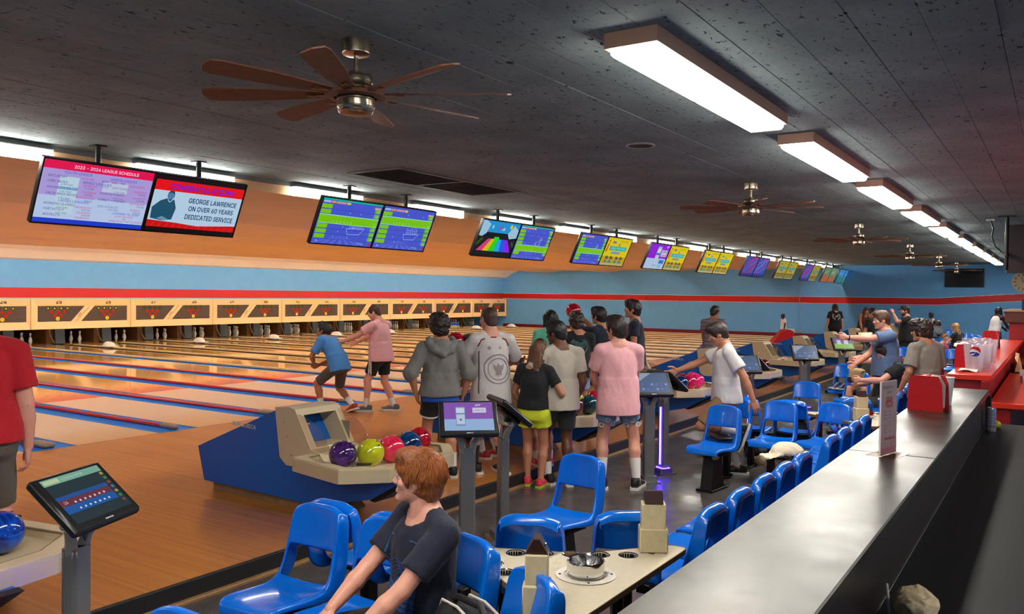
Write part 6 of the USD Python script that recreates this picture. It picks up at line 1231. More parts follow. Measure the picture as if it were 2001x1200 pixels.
        if d['tank']:
            for s in (-1, 1): v.cone(sh[s] + Rc @ np.array([s * .012, 0, .012]) * S, sh[s] + Rc @ np.array([s * .02, 0, -.05]) * S, .046 * S, .03 * S, .012, 'cut')
        nk = hc - Rh @ np.array([0, .025, .05]) * hk; v.cone(nb - Rc @ np.array([0, -.012 - d['vneck'] * .02, .012 + d['vneck'] * .03]) * S, nk, neckr * 1.05 * (2.1 - d['neck']), neckr * 1.3, .012, 'cut')
        v.wrinkle(d['wrinkle'], (13, 13, 6), 1); g = slim(v.mesh(), res * .05); tp = part(t, d.get('name', 'shirt'), g, d['mat'], True, label=d.get('label')); ctx['shirt'] = (g, tp)
        if d['cuff']:
            for s in (-1, 1):
                a, el, w_ = LIMB['arm', s]; q = a + (el - a) * d['sleeve']; u = (el - a) / np.linalg.norm(el - a); r = .0315 * f * 1.72 + e * 1.3 + .0015; part(tp, 'cuff', tube([q - u * .014, q + u * .002], [r, r], 20, False), d['cuff'])
        if d['hood']:
            w = Vol(nb - .3, nb + .3, res * .8, .02)
            base = nb + Rc @ np.array([0, -.035, .005]) * S; pts = [base + Rc @ np.array(p) * S for p in ((-.07, .03, .01), (-.075, -.012, -.01), (-.05, -.045, -.05), (0, -.058, -.075), (.05, -.045, -.05), (.075, -.012, -.01), (.07, .03, .01))]
            for p_, q_ in zip(pts, pts[1:]): w.cone(p_, q_, .022 * S, .024 * S)
            w.ell(base + Rc @ np.array([0, -.028, -.03]) * S, np.array([.06, .034, .05]) * S, Rc); w.ell(base + Rc @ np.array([0, .0, .015]) * S, np.array([.045, .03, .03]) * S, Rc, op='cut', k=.01); w.wrinkle(.006, (14, 14, 14), 5); part(tp, 'hood', w.mesh(), d['mat'], True)
            part(t, 'hem_band', tube([he + Rp @ np.array([(.1 * S * b + e * 1.3 - .004) * math.cos(a), (.073 * S * b + e * 1.3 - .004) * math.sin(a), .012]) for a in np.linspace(0, 2 * np.pi, 40)], .012, 8, False), d['mat'])
    for s in (-1, 1):
        hp, k, an, Rf = LIMB['leg', s]; sc = S / 1.72 * (1.06 if not female else .95) * (1 if not child else .95)
        if socks: u = (k - an) / np.linalg.norm(k - an); lg = np.linalg.norm(k - an); cc = -Rf[:, 1] * .012; T_ = np.array([-.03 * sc, .0, .03, socks[1] * S * .55, socks[1] * S, socks[1] * S + .001]); rr_ = (.0195 + (.033 - .0195) * np.clip(T_ / (.7 * lg), 0, 1)) * f * 1.72 + np.array([.004, .004, .004, .0045, .005, -.004]); part(t, 'sock', tube([an + u * q + cc * max(0, min(1, q / (.7 * lg))) for q in T_], rr_, 18), socks[0])
        if shoes:
            up, so = shoe_mesh(max(hres, .006), 'a'); o = an - Rf @ np.array([0, 0, .045 * S]) + Rf @ np.array([0, -.005, 0])
            sp = part(t, 'shoe', TM(np.array(up.vertices) * sc @ Rf.T + o, up.faces), shoes[0], True); part(sp, 'sole', TM(np.array(so.vertices) * sc @ Rf.T + o, so.faces), shoes[1], 30)
            part(sp, 'laces', [tube([o + Rf @ np.array([x, y, z]) * sc for x, y, z in ((-.024, y0, .085 - (y0 - .02) * .35), (0, y0 + .004, .1 - (y0 - .02) * .42), (.024, y0, .085 - (y0 - .02) * .35))], .0035, 5) for y0 in (.02, .045, .07)], shoes[2] if len(shoes) > 2 else shoes[1])
    if extra: extra(ctx)
    return t, ctx

def decal(ctx, parent, name, mesh2d, mat, origin, n, up, off=.003, on='shirt', tint=None):
    """wraps a flat drawing (xy, metres) onto the garment where it lies under it, seen along -n"""
    g = ctx[on][0]; V = np.array(g.vertices); n = np.asarray(n, float) / np.linalg.norm(n); u = np.asarray(up, float); u = u - n * (u @ n); u /= np.linalg.norm(u); x = np.cross(u, n)
    fn = np.array(trimesh.Trimesh(V, g.faces, process=False).vertex_normals); q = V - origin; keep = (fn @ n > .15) & (q @ n > -.15); K = cKDTree(np.c_[q[keep] @ x, q[keep] @ u]); hgt = q[keep] @ n
    m = mesh2d.copy()
    W2 = np.array(m.vertices); dd, ii = K.query(W2[:, :2], k=6); wt = 1 / (dd + 1e-4); z = (hgt[ii] * wt).sum(1) / wt.sum(1); m.vertices = origin + W2[:, :1] * x + W2[:, 1:2] * u + (z + off + W2[:, 2])[:, None] * n
    return part(parent, name, m, mat, False, color=tint)
# ------------------------------------------------------------------ the crowd
WSOCK = cloth('sock_white', (228, 222, 216)); BSOCK = cloth('sock_black', (22, 22, 24)); NAVY = cloth('navy', (22, 27, 48)); BLK = cloth('black', (22, 22, 25)); PINK = cloth('pink', (238, 172, 176)); KHAKI = cloth('khaki', (150, 112, 74)); GREYM_ = cloth('grey_marl', (122, 118, 114)); SKY = cloth('sky', (70, 136, 206)); PALEB = cloth('pale_blue', (140, 166, 206)); CHAR = cloth('charcoal', (52, 50, 50))
S_NAVY, S_WHT, S_RED, S_BLK, S_GRY, S_PNK, S_NEON = M('shoe_navy', (26, 30, 46), .5), M('sole_white', (214, 206, 194), .5), M('shoe_red', (176, 50, 48), .5), M('shoe_black', (20, 20, 22), .5), M('shoe_grey', (96, 100, 108), .5), M('shoe_pink', (240, 60, 90), .5), M('shoe_neon', (180, 210, 60), .5)
ONB = 'people at the lanes'
def logo_ring(ctx, at, n, up, r, mat, word=None, sub=None, fill=None, inkm=None, wave=False):
    t = ctx['shirt'][1]
    if fill: decal(ctx, t, 'print', extr(Point(0, 0).buffer(r, quad_segs=12), .0004).subdivide().subdivide(), fill, at, n, up, .003)
    decal(ctx, t, 'print_ring', extr(Point(0, 0).buffer(r, quad_segs=12).difference(Point(0, 0).buffer(r * .92, quad_segs=12)), .0004).subdivide(), mat, at, n, up, .0045)
    for w, y, h in ((word, .0, .03), (sub, -.05, .02)):
        if w: m = meshkit.text_mesh(w, h * r / .1, .0006, True); m.apply_translation((-(m.bounds[0, 0] + m.bounds[1, 0]) / 2, y * r / .1, 0)); decal(ctx, t, 'print_text', m, inkm or mat, at, n, up, .006)
def back(ctx, dz=.09): return ctx['chest'] + ctx['Rc'] @ np.array([0, -.1, dz]), ctx['Rc'] @ np.array([0, -1, 0]), ctx['Rc'] @ np.array([0, 0, 1])

# man in red at the left edge
person('man seen from behind in red T-shirt and grey shorts at the left picture edge', (2.33, 5.26, 0), -24, H=1.8, build=1.12, tone='rosy', hair=('short', (60, 44, 34)), top=dict(mat=cloth('red', (186, 8, 28)), sleeve=.72, hem=-.01, loose=1.3), bottom=dict(mat=cloth('stone', (92, 84, 76)), len=.95, name='shorts'), socks=(BSOCK, .06), shoes=(S_BLK, S_BLK), pose=dict(R=(.15, .0, .43), eR=(.6, -1, 0), fR=(.07, -.03, 0)), res=.011, hres=.005)
# the two bowlers
def ball_in(ctx, c, r=.108, col='black'): pass
person('boy in blue T-shirt and grey shorts crouching forward with a bowling ball', (8.93, 8.95, 0), 8, H=1.58, tone='olive', hair=('mop', (22, 18, 17)), top=dict(mat=SKY, sleeve=.75, hem=-.05, loose=1.3), bottom=dict(mat=cloth('taupe', (84, 72, 66)), len=.9), socks=(WSOCK, .1), shoes=(S_RED, S_WHT), group=None,
       pose=dict(hip=.44, lean=46, side=8, twist=10, head=(12, -28, 0), L=(-.03, .27, .46), R=(.05, .27, .44), eL=(-1, -.2, .1), fL=(-.1, .12, 0), fR=(.09, -.1, .02), tL=14, tR=-18, pR=18), hand=('grip', 'grip'), res=.012, hres=.006)
person('short-haired young man in pink T-shirt and black shorts guiding the crouching bowler', (9.48, 8.62, 0), 8, H=1.64, build=1.12, tone='rosy', hair=('crop', (70, 42, 32)), top=dict(mat=PINK, sleeve=.62, hem=-.05, loose=1.3), bottom=dict(mat=BLK, len=.74, loose=1.5, hem=None), socks=(WSOCK, .08), shoes=(S_GRY, S_WHT, S_NAVY), eyes=True,
       pose=dict(lean=8, head=(22, 18, 0), L=(-.22, .3, .63), R=(.02, .3, .62), eL=(-.5, -.2, -1), fL=(-.1, .09, 0), fR=(.07, -.1, 0), tL=30, tR=14), hand=('flat', 'flat'), res=.012, hres=.0055,
       extra=lambda c: [decal(c, c['shorts'][1], 'side_stripe', bx(-.008 + q * .02, .004 + q * .02, -.11, .1, 0, .0005, 0).subdivide().subdivide(), WSOCK, (c['hip'][-1] + c['LIMB']['leg', -1][1]) / 2 + np.array([-.1, .0, .02]), (-1, -.2, .1), (0, 0, 1), on='shorts') for q in range(3)])
# grey hoodie
def undershirt(c):
    h = c['hipc'] + c['Rp'] @ np.array([0, -.003, -.006]) * c['S']; S, b = c['S'], c['b']; v = Vol(h - .25, h + .25, .011, .02); v.loft(h - c['Rp'][:, 2] * .075, h + c['Rp'][:, 2] * .06, c['Rp'][:, 0], [(0, .106 * S * b + .016, .082 * S * b + .014), (1, .106 * S * b + .012, .08 * S * b + .012)], round_=.005); part(c['t'], 'undershirt', v.mesh(), cloth('royal', (20, 84, 190)), True, label='bright blue shirt tail below the hoodie')
person('boy in grey hooded sweatshirt with hands on hips, seen from behind', (6.45, 5.08, 0), -42, H=1.6, tone='tan', hair=('curly', (44, 28, 22)), top=dict(mat=GREYM_, sleeve=1.22, hood=True, hem=-.015, loose=2.0, wrinkle=.015, name='hooded_sweatshirt'), bottom=dict(mat=BLK, len=.6, loose=1.5, flare=.006, hem=WSOCK), socks=(WSOCK, .1), shoes=(S_BLK, S_WHT),
       pose=dict(lean=3, head=(8, 4, 0), L=(-.15, .0, .51), R=(.15, .01, .5), eL=(-1, -.75, .1), eR=(1, -.75, .1), fL=(-.07, .02, 0), fR=(.08, -.03, 0)), hand=('relaxed', 'fist'), res=.010, hres=.0055, extra=undershirt)
# white jersey
JER = cloth('jersey', (204, 196, 192)); JL = cloth('jersey_line', (150, 140, 142))
def jersey(c):
    o, n, u = back(c, -.05); logo_ring(c, o + c['Rc'] @ np.array([.03, 0, -.06]), n, u, .15, JL); logo_ring(c, o + c['Rc'] @ np.array([.03, 0, -.06]), n, u, .11, JL); t = c['shirt'][1]
    st = Polygon([(.03 * (1 if k % 2 == 0 else .42) * math.sin(k * math.pi / 5), .03 * (1 if k % 2 == 0 else .42) * math.cos(k * math.pi / 5)) for k in range(10)]); 
    for dx, s in ((-.06, 1.0), (.05, .7)): decal(c, t, 'star', extr(affinity.scale(st, s, s), .0004), JL, o + c['Rc'] @ np.array([dx, 0, .15]), n, u, .004)
    bird = Polygon([(0, .06), (.02, .03), (.06, .05), (.05, .0), (.03, -.02), (.03, -.07), (.01, -.05), (0, -.08), (-.01, -.05), (-.03, -.07), (-.03, -.02), (-.05, 0), (-.06, .05), (-.02, .03)]); decal(c, t, 'print_bird', extr(bird, .0004).subdivide(), JL, o + c['Rc'] @ np.array([.03, 0, -.06]), n, u, .004)
    from shapely.geometry import LineString
    decal(c, t, 'shoulder_piping', extr(LineString([(-.16, -.03), (-.13, .03), (-.06, .055), (.06, .055), (.13, .03), (.16, -.03)]).buffer(.006), .0006).subdivide().subdivide(), cloth('piping', (130, 20, 26)), o + c['Rc'] @ np.array([0, 0, .2]), n, u, .004)
    decal(c, t, 'side_piping', bx(-.006, .006, -.3, .12, 0, .0006, 0).subdivide().subdivide().subdivide(), cloth('piping_grey', (70, 60, 62)), o + c['Rc'] @ np.array([-.15, .02, .0]), c['Rc'] @ np.array([-.6, -1, 0]), u, .003)
    r = c['neckr']; part(t, 'collar', tube([c['nb'] + c['Rc'] @ np.array([r * 1.18 * math.cos(a), r * 1.22 * math.sin(a) + .012, .022 - .012 * math.sin(a)]) for a in np.linspace(0, 2 * np.pi, 30)], .009, 8, False), BLK)
person('boy in long pale jersey with star and round emblem on the back', (6.86, 4.76, 0), -36, H=1.68, tone='rosy', hair=('crop', (74, 46, 34)), top=dict(mat=JER, sleeve=.85, hem=-.1, loose=1.6, wrinkle=.01, name='jersey'), bottom=dict(mat=cloth('grey_short', (128, 120, 122)), len=.86, loose=1.4), socks=(BSOCK, .12), shoes=(S_BLK, S_WHT),
       pose=dict(lean=3, head=(14, 6, 0), L=(-.05, .16, .62), R=(.08, .16, .62), eL=(-1, .15, -.6), eR=(1, .15, -.6), fL=(-.085, .03, 0), fR=(.075, -.03, 0), tL=14, tR=4), hand=('fist', 'fist'), res=.010, hres=.0055, extra=jersey)
# embracing pair
person('girl in black top and bright yellow skirt leaning on the tan-shirted boy', (7.08, 4.38, Z), -70, H=1.46, female=True, tone='tan', hair=('long', (112, 72, 44)), top=dict(mat=BLK, sleeve=.6, hem=.02, loose=.7), bottom=dict(mat=cloth('yellow', (214, 226, 40)), len=.42, loose=1.6, flare=.012, name='skirt'), shoes=(S_PNK, S_NEON, S_BLK),
       pose=dict(lean=2, side=3, head=(-30, 10, 0), L=(-.1, .1, .52), R=(.16, .1, .6), eL=(-1, -.3, -.5), fL=(-.045, .02, 0), fR=(.055, -.02, 0)), hand=('relaxed', 'flat'), res=.010, hres=.0055)
def shorts_mark(c): decal(c, c['shorts'][1], 'side_mark', bx(-.006, .006, -.06, .06, 0, .0005, 0).subdivide().subdivide(), WSOCK, (c['hip'][-1] * .45 + c['LIMB']['leg', -1][1] * .55) + np.array([-.1, 0, -.04]), (-1, -.3, 0), (0, 0, 1), on='shorts')
person('boy in tan T-shirt and dark shorts with his arm round the girl', (7.28, 4.2, Z), -44, H=1.67, tone='brown', hair=('short', (24, 19, 18)), top=dict(mat=cloth('sand', (190, 180, 164)), sleeve=.68, hem=-.055, loose=1.3, wrinkle=.012), bottom=dict(mat=cloth('dark_green', (46, 50, 48)), len=.74, loose=1.5), socks=(WSOCK, .09), shoes=(S_BLK, S_WHT),
       pose=dict(lean=3, head=(48, 12, 0), L=(-.21, .13, .715), R=(.12, .06, .5), eL=(-.7, -.3, -1), fL=(-.06, .03, 0), fR=(.055, -.02, 0), tL=16), hand=('fist', 'relaxed'), res=.010, hres=.0055, extra=shorts_mark)
person('child in pale blue shirt and black shorts bending behind the girl', (7.5, 5.2, 0), 12, H=1.44, tone='tan', hair=('short', (60, 40, 30)), top=dict(mat=PALEB, sleeve=.6, hem=-.03, loose=1.3), bottom=dict(mat=BLK, len=.7, loose=1.4), socks=(WSOCK, .1), shoes=(S_RED, S_WHT),
       pose=dict(hip=.5, lean=32, side=-14, head=(-40, -10, 0), L=(-.1, .28, .5), R=(.06, .33, .8), fL=(-.07, .03, 0), fR=(.07, -.03, 0)), hand=('relaxed', 'grip'), res=.012, hres=.006)
person('boy in mint green T-shirt with thick black hair, mostly hidden', (9.48, 5.62, 0), -60, H=1.6, tone='tan', hair=('bob', (18, 18, 18)), top=dict(mat=cloth('mint', (110, 206, 170)), sleeve=.6, loose=1.2), bottom=dict(mat=BLK, len=.7), socks=(WSOCK, .09), shoes=(S_BLK, S_WHT), pose=dict(head=(10, 14, 0)), res=.012, hres=.006)
person('long-haired girl reaching down to a red ball on the tray', (7.5, 4.52, 0), -40, H=1.35, female=True, tone='tan', hair=('long', (84, 52, 32)), top=dict(mat=cloth('teal_top', (100, 170, 160)), sleeve=.5, loose=.8), bottom=dict(mat=BLK, len=.5), shoes=(S_PNK, S_WHT), socks=(WSOCK, .07),
       pose=dict(lean=10, head=(20, 24, 0), R=(.36, .32, .5), eR=(.8, -.6, .2), L=(-.1, .1, .5)), hand=('relaxed', 'spread'), res=.012, hres=.006)
def saltlife(c):
    o, n, u = back(c, .05); logo_ring(c, o, n, u, .115, cloth('teal_ink', (86, 140, 138)), 'SALT LIFE', 'USA', cloth('teal_fill', (64, 104, 108)), BLK)
    half = Point(0, 0).buffer(.1, quad_segs=10).intersection(Polygon([(-.2, -.2), (.2, -.2), (.2, -.015), (-.2, -.015)])); decal(c, c['shirt'][1], 'print_shade', extr(half, .0004).subdivide().subdivide(), cloth('ink_dark', (26, 40, 44)), o, n, u, .0042)
    m = meshkit.text_mesh('USA', .022, .0006, True); m.apply_translation((-m.bounds[1, 0] / 2, -.058, 0)); decal(c, c['shirt'][1], 'print_text', m, cloth('teal_ink', None), o, n, u, .0062)
person('boy in black T-shirt with round teal print and pale blue shorts', (9.46, 5.2, 0), -52, H=1.57, tone='tan', hair=('curly', (60, 38, 28)), top=dict(mat=BLK, sleeve=.62, hem=-.045, loose=1.4), bottom=dict(mat=PALEB, len=.6, loose=1.6), socks=(WSOCK, .09), shoes=(S_BLK, S_WHT), pose=dict(lean=4, head=(6, 8, 0), L=(-.1, .12, .48), R=(.12, .12, .48)), res=.011, hres=.006, extra=saltlife)
pb, pc = person('boy in navy T-shirt holding a red ball up beside his head', (10.3, 5.3, 0), -10, H=1.64, tone='tan', hair=('mop', (30, 24, 22)), top=dict(mat=NAVY, sleeve=.55, loose=1.2), bottom=dict(mat=BLK, len=.7), socks=(WSOCK, .09), shoes=(S_NAVY, S_WHT), pose=dict(head=(8, 2, 0), L=(-.1, .24, .895), R=(.07, .26, .9), eL=(-.7, .3, -1), eR=(.6, .2, -1), palmL=(.9, -.2, .1), palmR=(-.9, -.2, .1)), hand=('grip', 'grip'), res=.011, hres=.006, eyes=True)
L_, R_ = pc['LIMB']['arm', -1][2], pc['LIMB']['arm', 1][2]
q_ = (L_ + R_) / 2 + np.array([0, .06, .10]); a_ = math.radians(-10); ball('red', (10.3 + q_[0] * math.cos(a_) - q_[1] * math.sin(a_), 5.3 + q_[0] * math.sin(a_) + q_[1] * math.cos(a_), q_[2]), 'red bowling ball held up in the hands of the boy in navy')
ball('red', (7.27, 5.52, 1.27), 'red bowling ball held up by the child in pale blue')
person('tall boy in navy shirt looking left behind the boy with the raised ball', (10.75, 5.0, 0), 20, H=1.74, tone='tan', hair=('mop', (34, 24, 22)), top=dict(mat=NAVY, sleeve=.5, loose=1.2), bottom=dict(mat=BLK, len=.7), socks=(WSOCK, .09), shoes=(S_NAVY, S_WHT), pose=dict(head=(12, -4, 0)), res=.012, hres=.006, eyes=True)
def bandana(c):
    for s in (-1, 1):
        for dx, dz in ((-.05, .05), (.04, .06), (0, -.02), (-.06, -.07), (.06, -.06)):
            o = c['hip'][s] * .5 + c['LIMB']['leg', s][1] * .5 + np.array([dx, -.12, dz + .02]); decal(c, c['shorts'][1], 'motif', extr(Point(0, 0).buffer(.026, quad_segs=4).difference(Point(0, 0).buffer(.014, quad_segs=4)), .0004), cloth('motif_pale', (176, 190, 206)), o, (0, -1, 0), (0, 0, 1), on='shorts', off=.002)
person('boy in pink T-shirt and patterned blue shorts, seen from behind', (7.5, 3.66, Z), -50, H=1.72, build=1.02, tone='rosy', hair=('mop', (44, 30, 26)), top=dict(mat=PINK, sleeve=.68, hem=-.085, loose=1.7, wrinkle=.012), bottom=dict(mat=cloth('denim_pale', (118, 140, 168)), len=.52, loose=1.7, flare=.004), socks=(WSOCK, .13), shoes=(S_BLK, S_WHT),
       pose=dict(lean=2, head=(34, 2, 0), L=(-.07, .15, .53), R=(.06, .16, .54), eL=(-1, .1, -.4), eR=(1, .1, -.4), fL=(-.09, .0, 0), fR=(.11, -.03, 0), tL=4, tR=-30), hand=('relaxed', 'relaxed'), res=.010, hres=.0055, extra=bandana, eyes=True)
person('man in striped grey polo shirt behind the third ball return', (15.5, 5.55, 0), -84, H=1.63, build=1.08, tone='olive', hair=('short', (26, 20, 18)), top=dict(mat=cloth('striped', (124, 118, 122), (14.0, (150, 138, 148), (96, 86, 104))), sleeve=.6, loose=1.2, name='polo_shirt'), bottom=dict(mat=BLK, len=1.7, name='trousers'), shoes=(S_BLK, S_BLK), pose=dict(head=(-18, 8, 0), L=(-.12, .12, .5), eL=(-1, -.4, 0)), res=.013, hres=.007)
# boy in white kneeling on a low stool while he reaches for a ball
stl = thing('low_stool', 'black low stool under the knee of the boy in white', 'stool', (8.6, 3.0, Z), 35); part(stl, 'plate', bx(-.22, .22, -.09, .09, .425, .45, .008), M('stool_brown', (40, 28, 30), .5)); part(stl, 'post', bx(-.03, .03, -.03, .03, .012, .43, .004), BLACKM); part(stl, 'foot', disc(.13, (0, 0, 0), 20, .014), BLACKM)
person('boy in white T-shirt and khaki shorts kneeling on a stool, reaching to the left', (8.66, 2.96, Z), 30, H=1.68, tone='tan', hair=('short', (44, 32, 26)), top=dict(mat=cloth('white_tee', (220, 214, 212)), sleeve=.66, hem=-.035, loose=1.4, wrinkle=.014), bottom=dict(mat=KHAKI, len=.92, loose=1.4, name='shorts'), socks=(WSOCK, .12), shoes=(S_BLK, S_WHT),
       pose=dict(lean=4, hip=.51, head=(4, 26, 0), L=(-.17, -.17, .44), R=(.07, .36, .63), eL=(-.8, -1, .3), eR=(.9, -.2, -.8), fL=(-.06, -.08, .25), kL=(-.05, 1, -.55), pL=70, fR=(.06, -.10, 0), kR=(.1, 1, 0)), hand=('relaxed', 'spread'), res=.010, hres=.005, eyes=True)
# people farther off
person('child in white T-shirt and cream shorts on the lanes near the end wall', (33.0, 9.0, 0), 40, H=1.14, tone='dark', hair=('crop', (30, 16, 16)), child=True, top=dict(mat=cloth('white_tee', None) if False else _mats['cloth_white_tee'], sleeve=.6, loose=1.2), bottom=dict(mat=cloth('cream', (214, 190, 150)), len=.95, loose=1.3), shoes=(S_BLK, S_WHT), res=.016, hres=.008)
def wreath(c):
    o, n, u = back(c, .06); wt = _mats['cloth_white_tee']
    for s in (-1, 1):
        for k in range(7):
            a = math.radians(-60 + 24 * k); decal(c, c['shirt'][1], 'leaf', extr(affinity.rotate(affinity.scale(Point(0, 0).buffer(.022, quad_segs=3), .6, 1.3), -s * (90 - math.degrees(a)) + 90 * 0), .0004), wt, o + c['Rc'] @ np.array([s * .115 * math.cos(a), 0, .105 * math.sin(a)]), n, u, .004)
    hs_ = Polygon([(-.05, -.02), (-.03, .02), (.02, .02), (.045, .05), (.06, .035), (.04, .01), (.035, -.04), (.025, -.04), (.02, -.01), (-.02, -.01), (-.03, -.04), (-.045, -.04)]); decal(c, c['shirt'][1], 'animal_print', extr(hs_, .0004).subdivide(), wt, o, n, u, .004)
    m = meshkit.text_mesh('FIRE POWER', .02, .0006, True); m.apply_translation((-m.bounds[1, 0] / 2, -.15, 0)); decal(c, c['shirt'][1], 'print_text', m, cloth('print_grey', (90, 88, 88)), o, n, u, .004)
person('woman in black T-shirt with white wreath print, long dark red hair', (29.37, 6.3, 0), -60, H=1.6, build=1.12, female=True, tone='pale', hair=('long', (56, 22, 22)), top=dict(mat=BLK, sleeve=.65, hem=-.05, loose=1.6), bottom=dict(mat=BLK, len=.7, loose=1.6), shoes=(S_BLK, S_WHT), socks=(BSOCK, .05), pose=dict(L=(-.17, .02, .45), R=(.17, .02, .45)), res=.014, hres=.008, extra=wreath)
person('woman in brown floral camisole with curly hair, leaning forward', (30.2, 5.55, 0), 120, H=1.55, build=1.15, female=True, tone='tan', hair=('long', (84, 48, 36)), top=dict(mat=cloth('floral', (92, 48, 40)), tank=True, hem=-.05, loose=1.1, neck=.6), bottom=dict(mat=BLK, len=.8), shoes=(S_BLK, S_WHT), pose=dict(lean=26, hip=.5, head=(10, 6, 0), L=(-.1, .26, .5), R=(.12, .24, .48)), res=.014, hres=.007, eyes=True)
def scribble(c):
    o, n, u = back(c, .05); rr = random.Random(2)
    for k in range(12): x, y = rr.uniform(-.08, .08), rr.uniform(-.13, .13); decal(c, c['shirt'][1], 'print', extr(affinity.translate(rrect(rr.uniform(.03, .07), .022, .008), x, y), .0004).subdivide(), _mats['cloth_white_tee'], o, n, u, .004)
person('man in black T-shirt with white lettering down the back', (22.9, 3.9, Z), -40, H=1.68, build=1.2, tone='rosy', hair=('short', (24, 20, 20)), top=dict(mat=BLK, sleeve=.65, loose=1.5), bottom=dict(mat=BLK, len=.9), shoes=(S_BLK, S_WHT), pose=dict(lean=10, head=(20, 10, 0), L=(-.14, .16, .52)), res=.014, hres=.007, extra=scribble)
person('man in heather blue T-shirt and black shorts pointing to the left', (12.5, 2.0, Z), 26, H=1.76, build=1.2, tone='rosy', hair=('short', (92, 66, 48)), top=dict(mat=cloth('heather', (88, 112, 150)), sleeve=.62, hem=-.035, loose=1.5, wrinkle=.013), bottom=dict(mat=BLK, len=1.0, loose=1.6), shoes=(S_BLK, S_WHT), socks=(BSOCK, .06),
       pose=dict(lean=4, head=(6, 8, 0), L=(-.1, .41, .775), R=(.1, .2, .56), eL=(-.5, .1, -1), fL=(-.07, .05, 0), fR=(.06, -.06, 0)), hand=('point', 'relaxed'), res=.011, hres=.006, eyes=True,
       extra=lambda c: part(c['t'], 'wrist_watch', tube([c['HN'][-1][0] - c['HN'][-1][2] * .02 + (c['HN'][-1][1] * math.cos(a) * 1.15 + c['HN'][-1][3] * math.sin(a)) * .031 for a in np.linspace(0, 2 * np.pi, 20)], .008, 6, False), BLACK))
SIT = dict(hip=.292, lean=-6, hy=-.02, fL=(-.09, .27, 0), fR=(.09, .27, 0), kL=(-.1, .6, 1), kR=(.1, .6, 1))
person('seated man in grey-green T-shirt and khaki shorts, hands clasped', (14.26, 2.46, Z), 62, H=1.74, build=1.22, tone='rosy', hair=('short', (66, 50, 42)), top=dict(mat=cloth('grey_green', (72, 74, 66)), sleeve=.7, hem=-.02, loose=1.3), bottom=dict(mat=cloth('khaki_light', (160, 138, 104)), len=.95, loose=1.4), socks=(WSOCK, .06), shoes=(S_BLK, S_WHT), pose=dict(SIT, lean=-10, head=(-25, 4, 0), L=(-.02, .31, .52), R=(.03, .32, .53), eL=(-1, -.3, -.4), eR=(1, -.3, -.4)), hand=('fist', 'fist'), res=.011, hres=.006, eyes=True)
person('bearded man in black T-shirt and dark cap with a hand at his mouth', (23.6, 3.3, Z), 26, H=1.73, build=1.15, tone='rosy', hair=('short', (50, 34, 28), 'cap', M('cap_dark', (28, 26, 28), .7)), top=dict(mat=BLK, sleeve=.65, loose=1.6), bottom=dict(mat=BLK, len=1.0, loose=1.6), shoes=(S_BLK, S_WHT), pose=dict(head=(8, 0, 0), L=(-.03, .2, .89), eL=(-.3, .5, -1), R=(.1, .1, .5)), hand=('grip', 'relaxed'), res=.013, hres=.007,
       extra=lambda c: (lambda w: part(c['t'], 'beard', TM(np.array(w.vertices) * c['hk'] @ c['Rh'].T + c['hc'], w.faces), hairm('beard', (70, 44, 34)), True))(Vol((-.1, -.08, -.16), (.1, .14, .02), .007, .01).ell((0, .045, -.085), (.055, .05, .045)).cone((-.066, .0, -.03), (-.05, .04, -.08), .016, .02).cone((.066, .0, -.03), (.05, .04, -.08), .016, .02).wrinkle(.004, (40, 40, 40)).mesh()))
def blueprint(c):
    o, n, u = back(c, .0); decal(c, c['shirt'][1], 'print', extr(rrect(.2, .27, .01), .0004).subdivide().subdivide().subdivide(), cloth('print_slate', (82, 88, 118)), o + c['Rc'] @ np.array([.02, 0, -.02]), n, u, .003)
person('curly-haired boy in grey T-shirt with slate blue print, standing by the counter', (11.0, 1.32, Z), -38, H=1.67, tone='tan', hair=('curly', (48, 32, 26)), top=dict(mat=cloth('grey_tee', (134, 126, 116)), sleeve=.8, hem=-.08, loose=2.0, wrinkle=.013), bottom=dict(mat=BLK, len=.9), shoes=(S_BLK, S_WHT), socks=(WSOCK, .08), pose=dict(lean=4, head=(40, 8, 0), L=(-.16, .06, .5), R=(.16, .04, .48)), res=.010, hres=.006, eyes=True)
def phone(c): w, x, y, z = c['HN'][-1]; part(c['t'], 'phone', place(bx(-.036, .036, -.075, .075, 0, .009, .003), w + y * .1 - z * .035, x, y * .5 + np.array([0, 0, .8])), BLACK)
person('seated man in black T-shirt holding a phone, half hidden by the curly-haired boy', (12.4, 1.95, Z), 38, H=1.7, build=1.1, tone='rosy', hair=('short', (40, 30, 26)), top=dict(mat=BLK, sleeve=.6, loose=1.4), bottom=dict(mat=CHAR, len=.95, loose=1.4), shoes=(S_BLK, S_WHT), socks=(BSOCK, .06), pose=dict(SIT, lean=2, head=(0, 30, 0), L=(-.05, .25, .47), R=(.08, .22, .42), eL=(-.7, -.6, -.6)), hand=('grip', 'relaxed'), res=.012, hres=.006, extra=phone)
person('distant boy in white T-shirt near the end wall, left of a dark kiosk', (36.6, 4.2, Z), 20, H=1.36, tone='dark', hair=('short', (20, 16, 16)), top=dict(mat=_mats['cloth_white_tee'], sleeve=.6, loose=1.3), bottom=dict(mat=BLK, len=.9), shoes=(S_BLK, S_WHT), res=.018, hres=.009)
person('toddler in pink top beyond the curly-haired boy', (22.4, 2.3, Z + .0), 160, H=1.06, child=True, female=True, tone='pale', hair=('tuft', (150, 104, 74)), top=dict(mat=cloth('hot_pink', (206, 60, 110)), tank=True, loose=1.0), bottom=dict(mat=cloth('jean', (70, 96, 140)), len=.7), shoes=(S_PNK, S_WHT), res=.014, hres=.007, eyes=True)
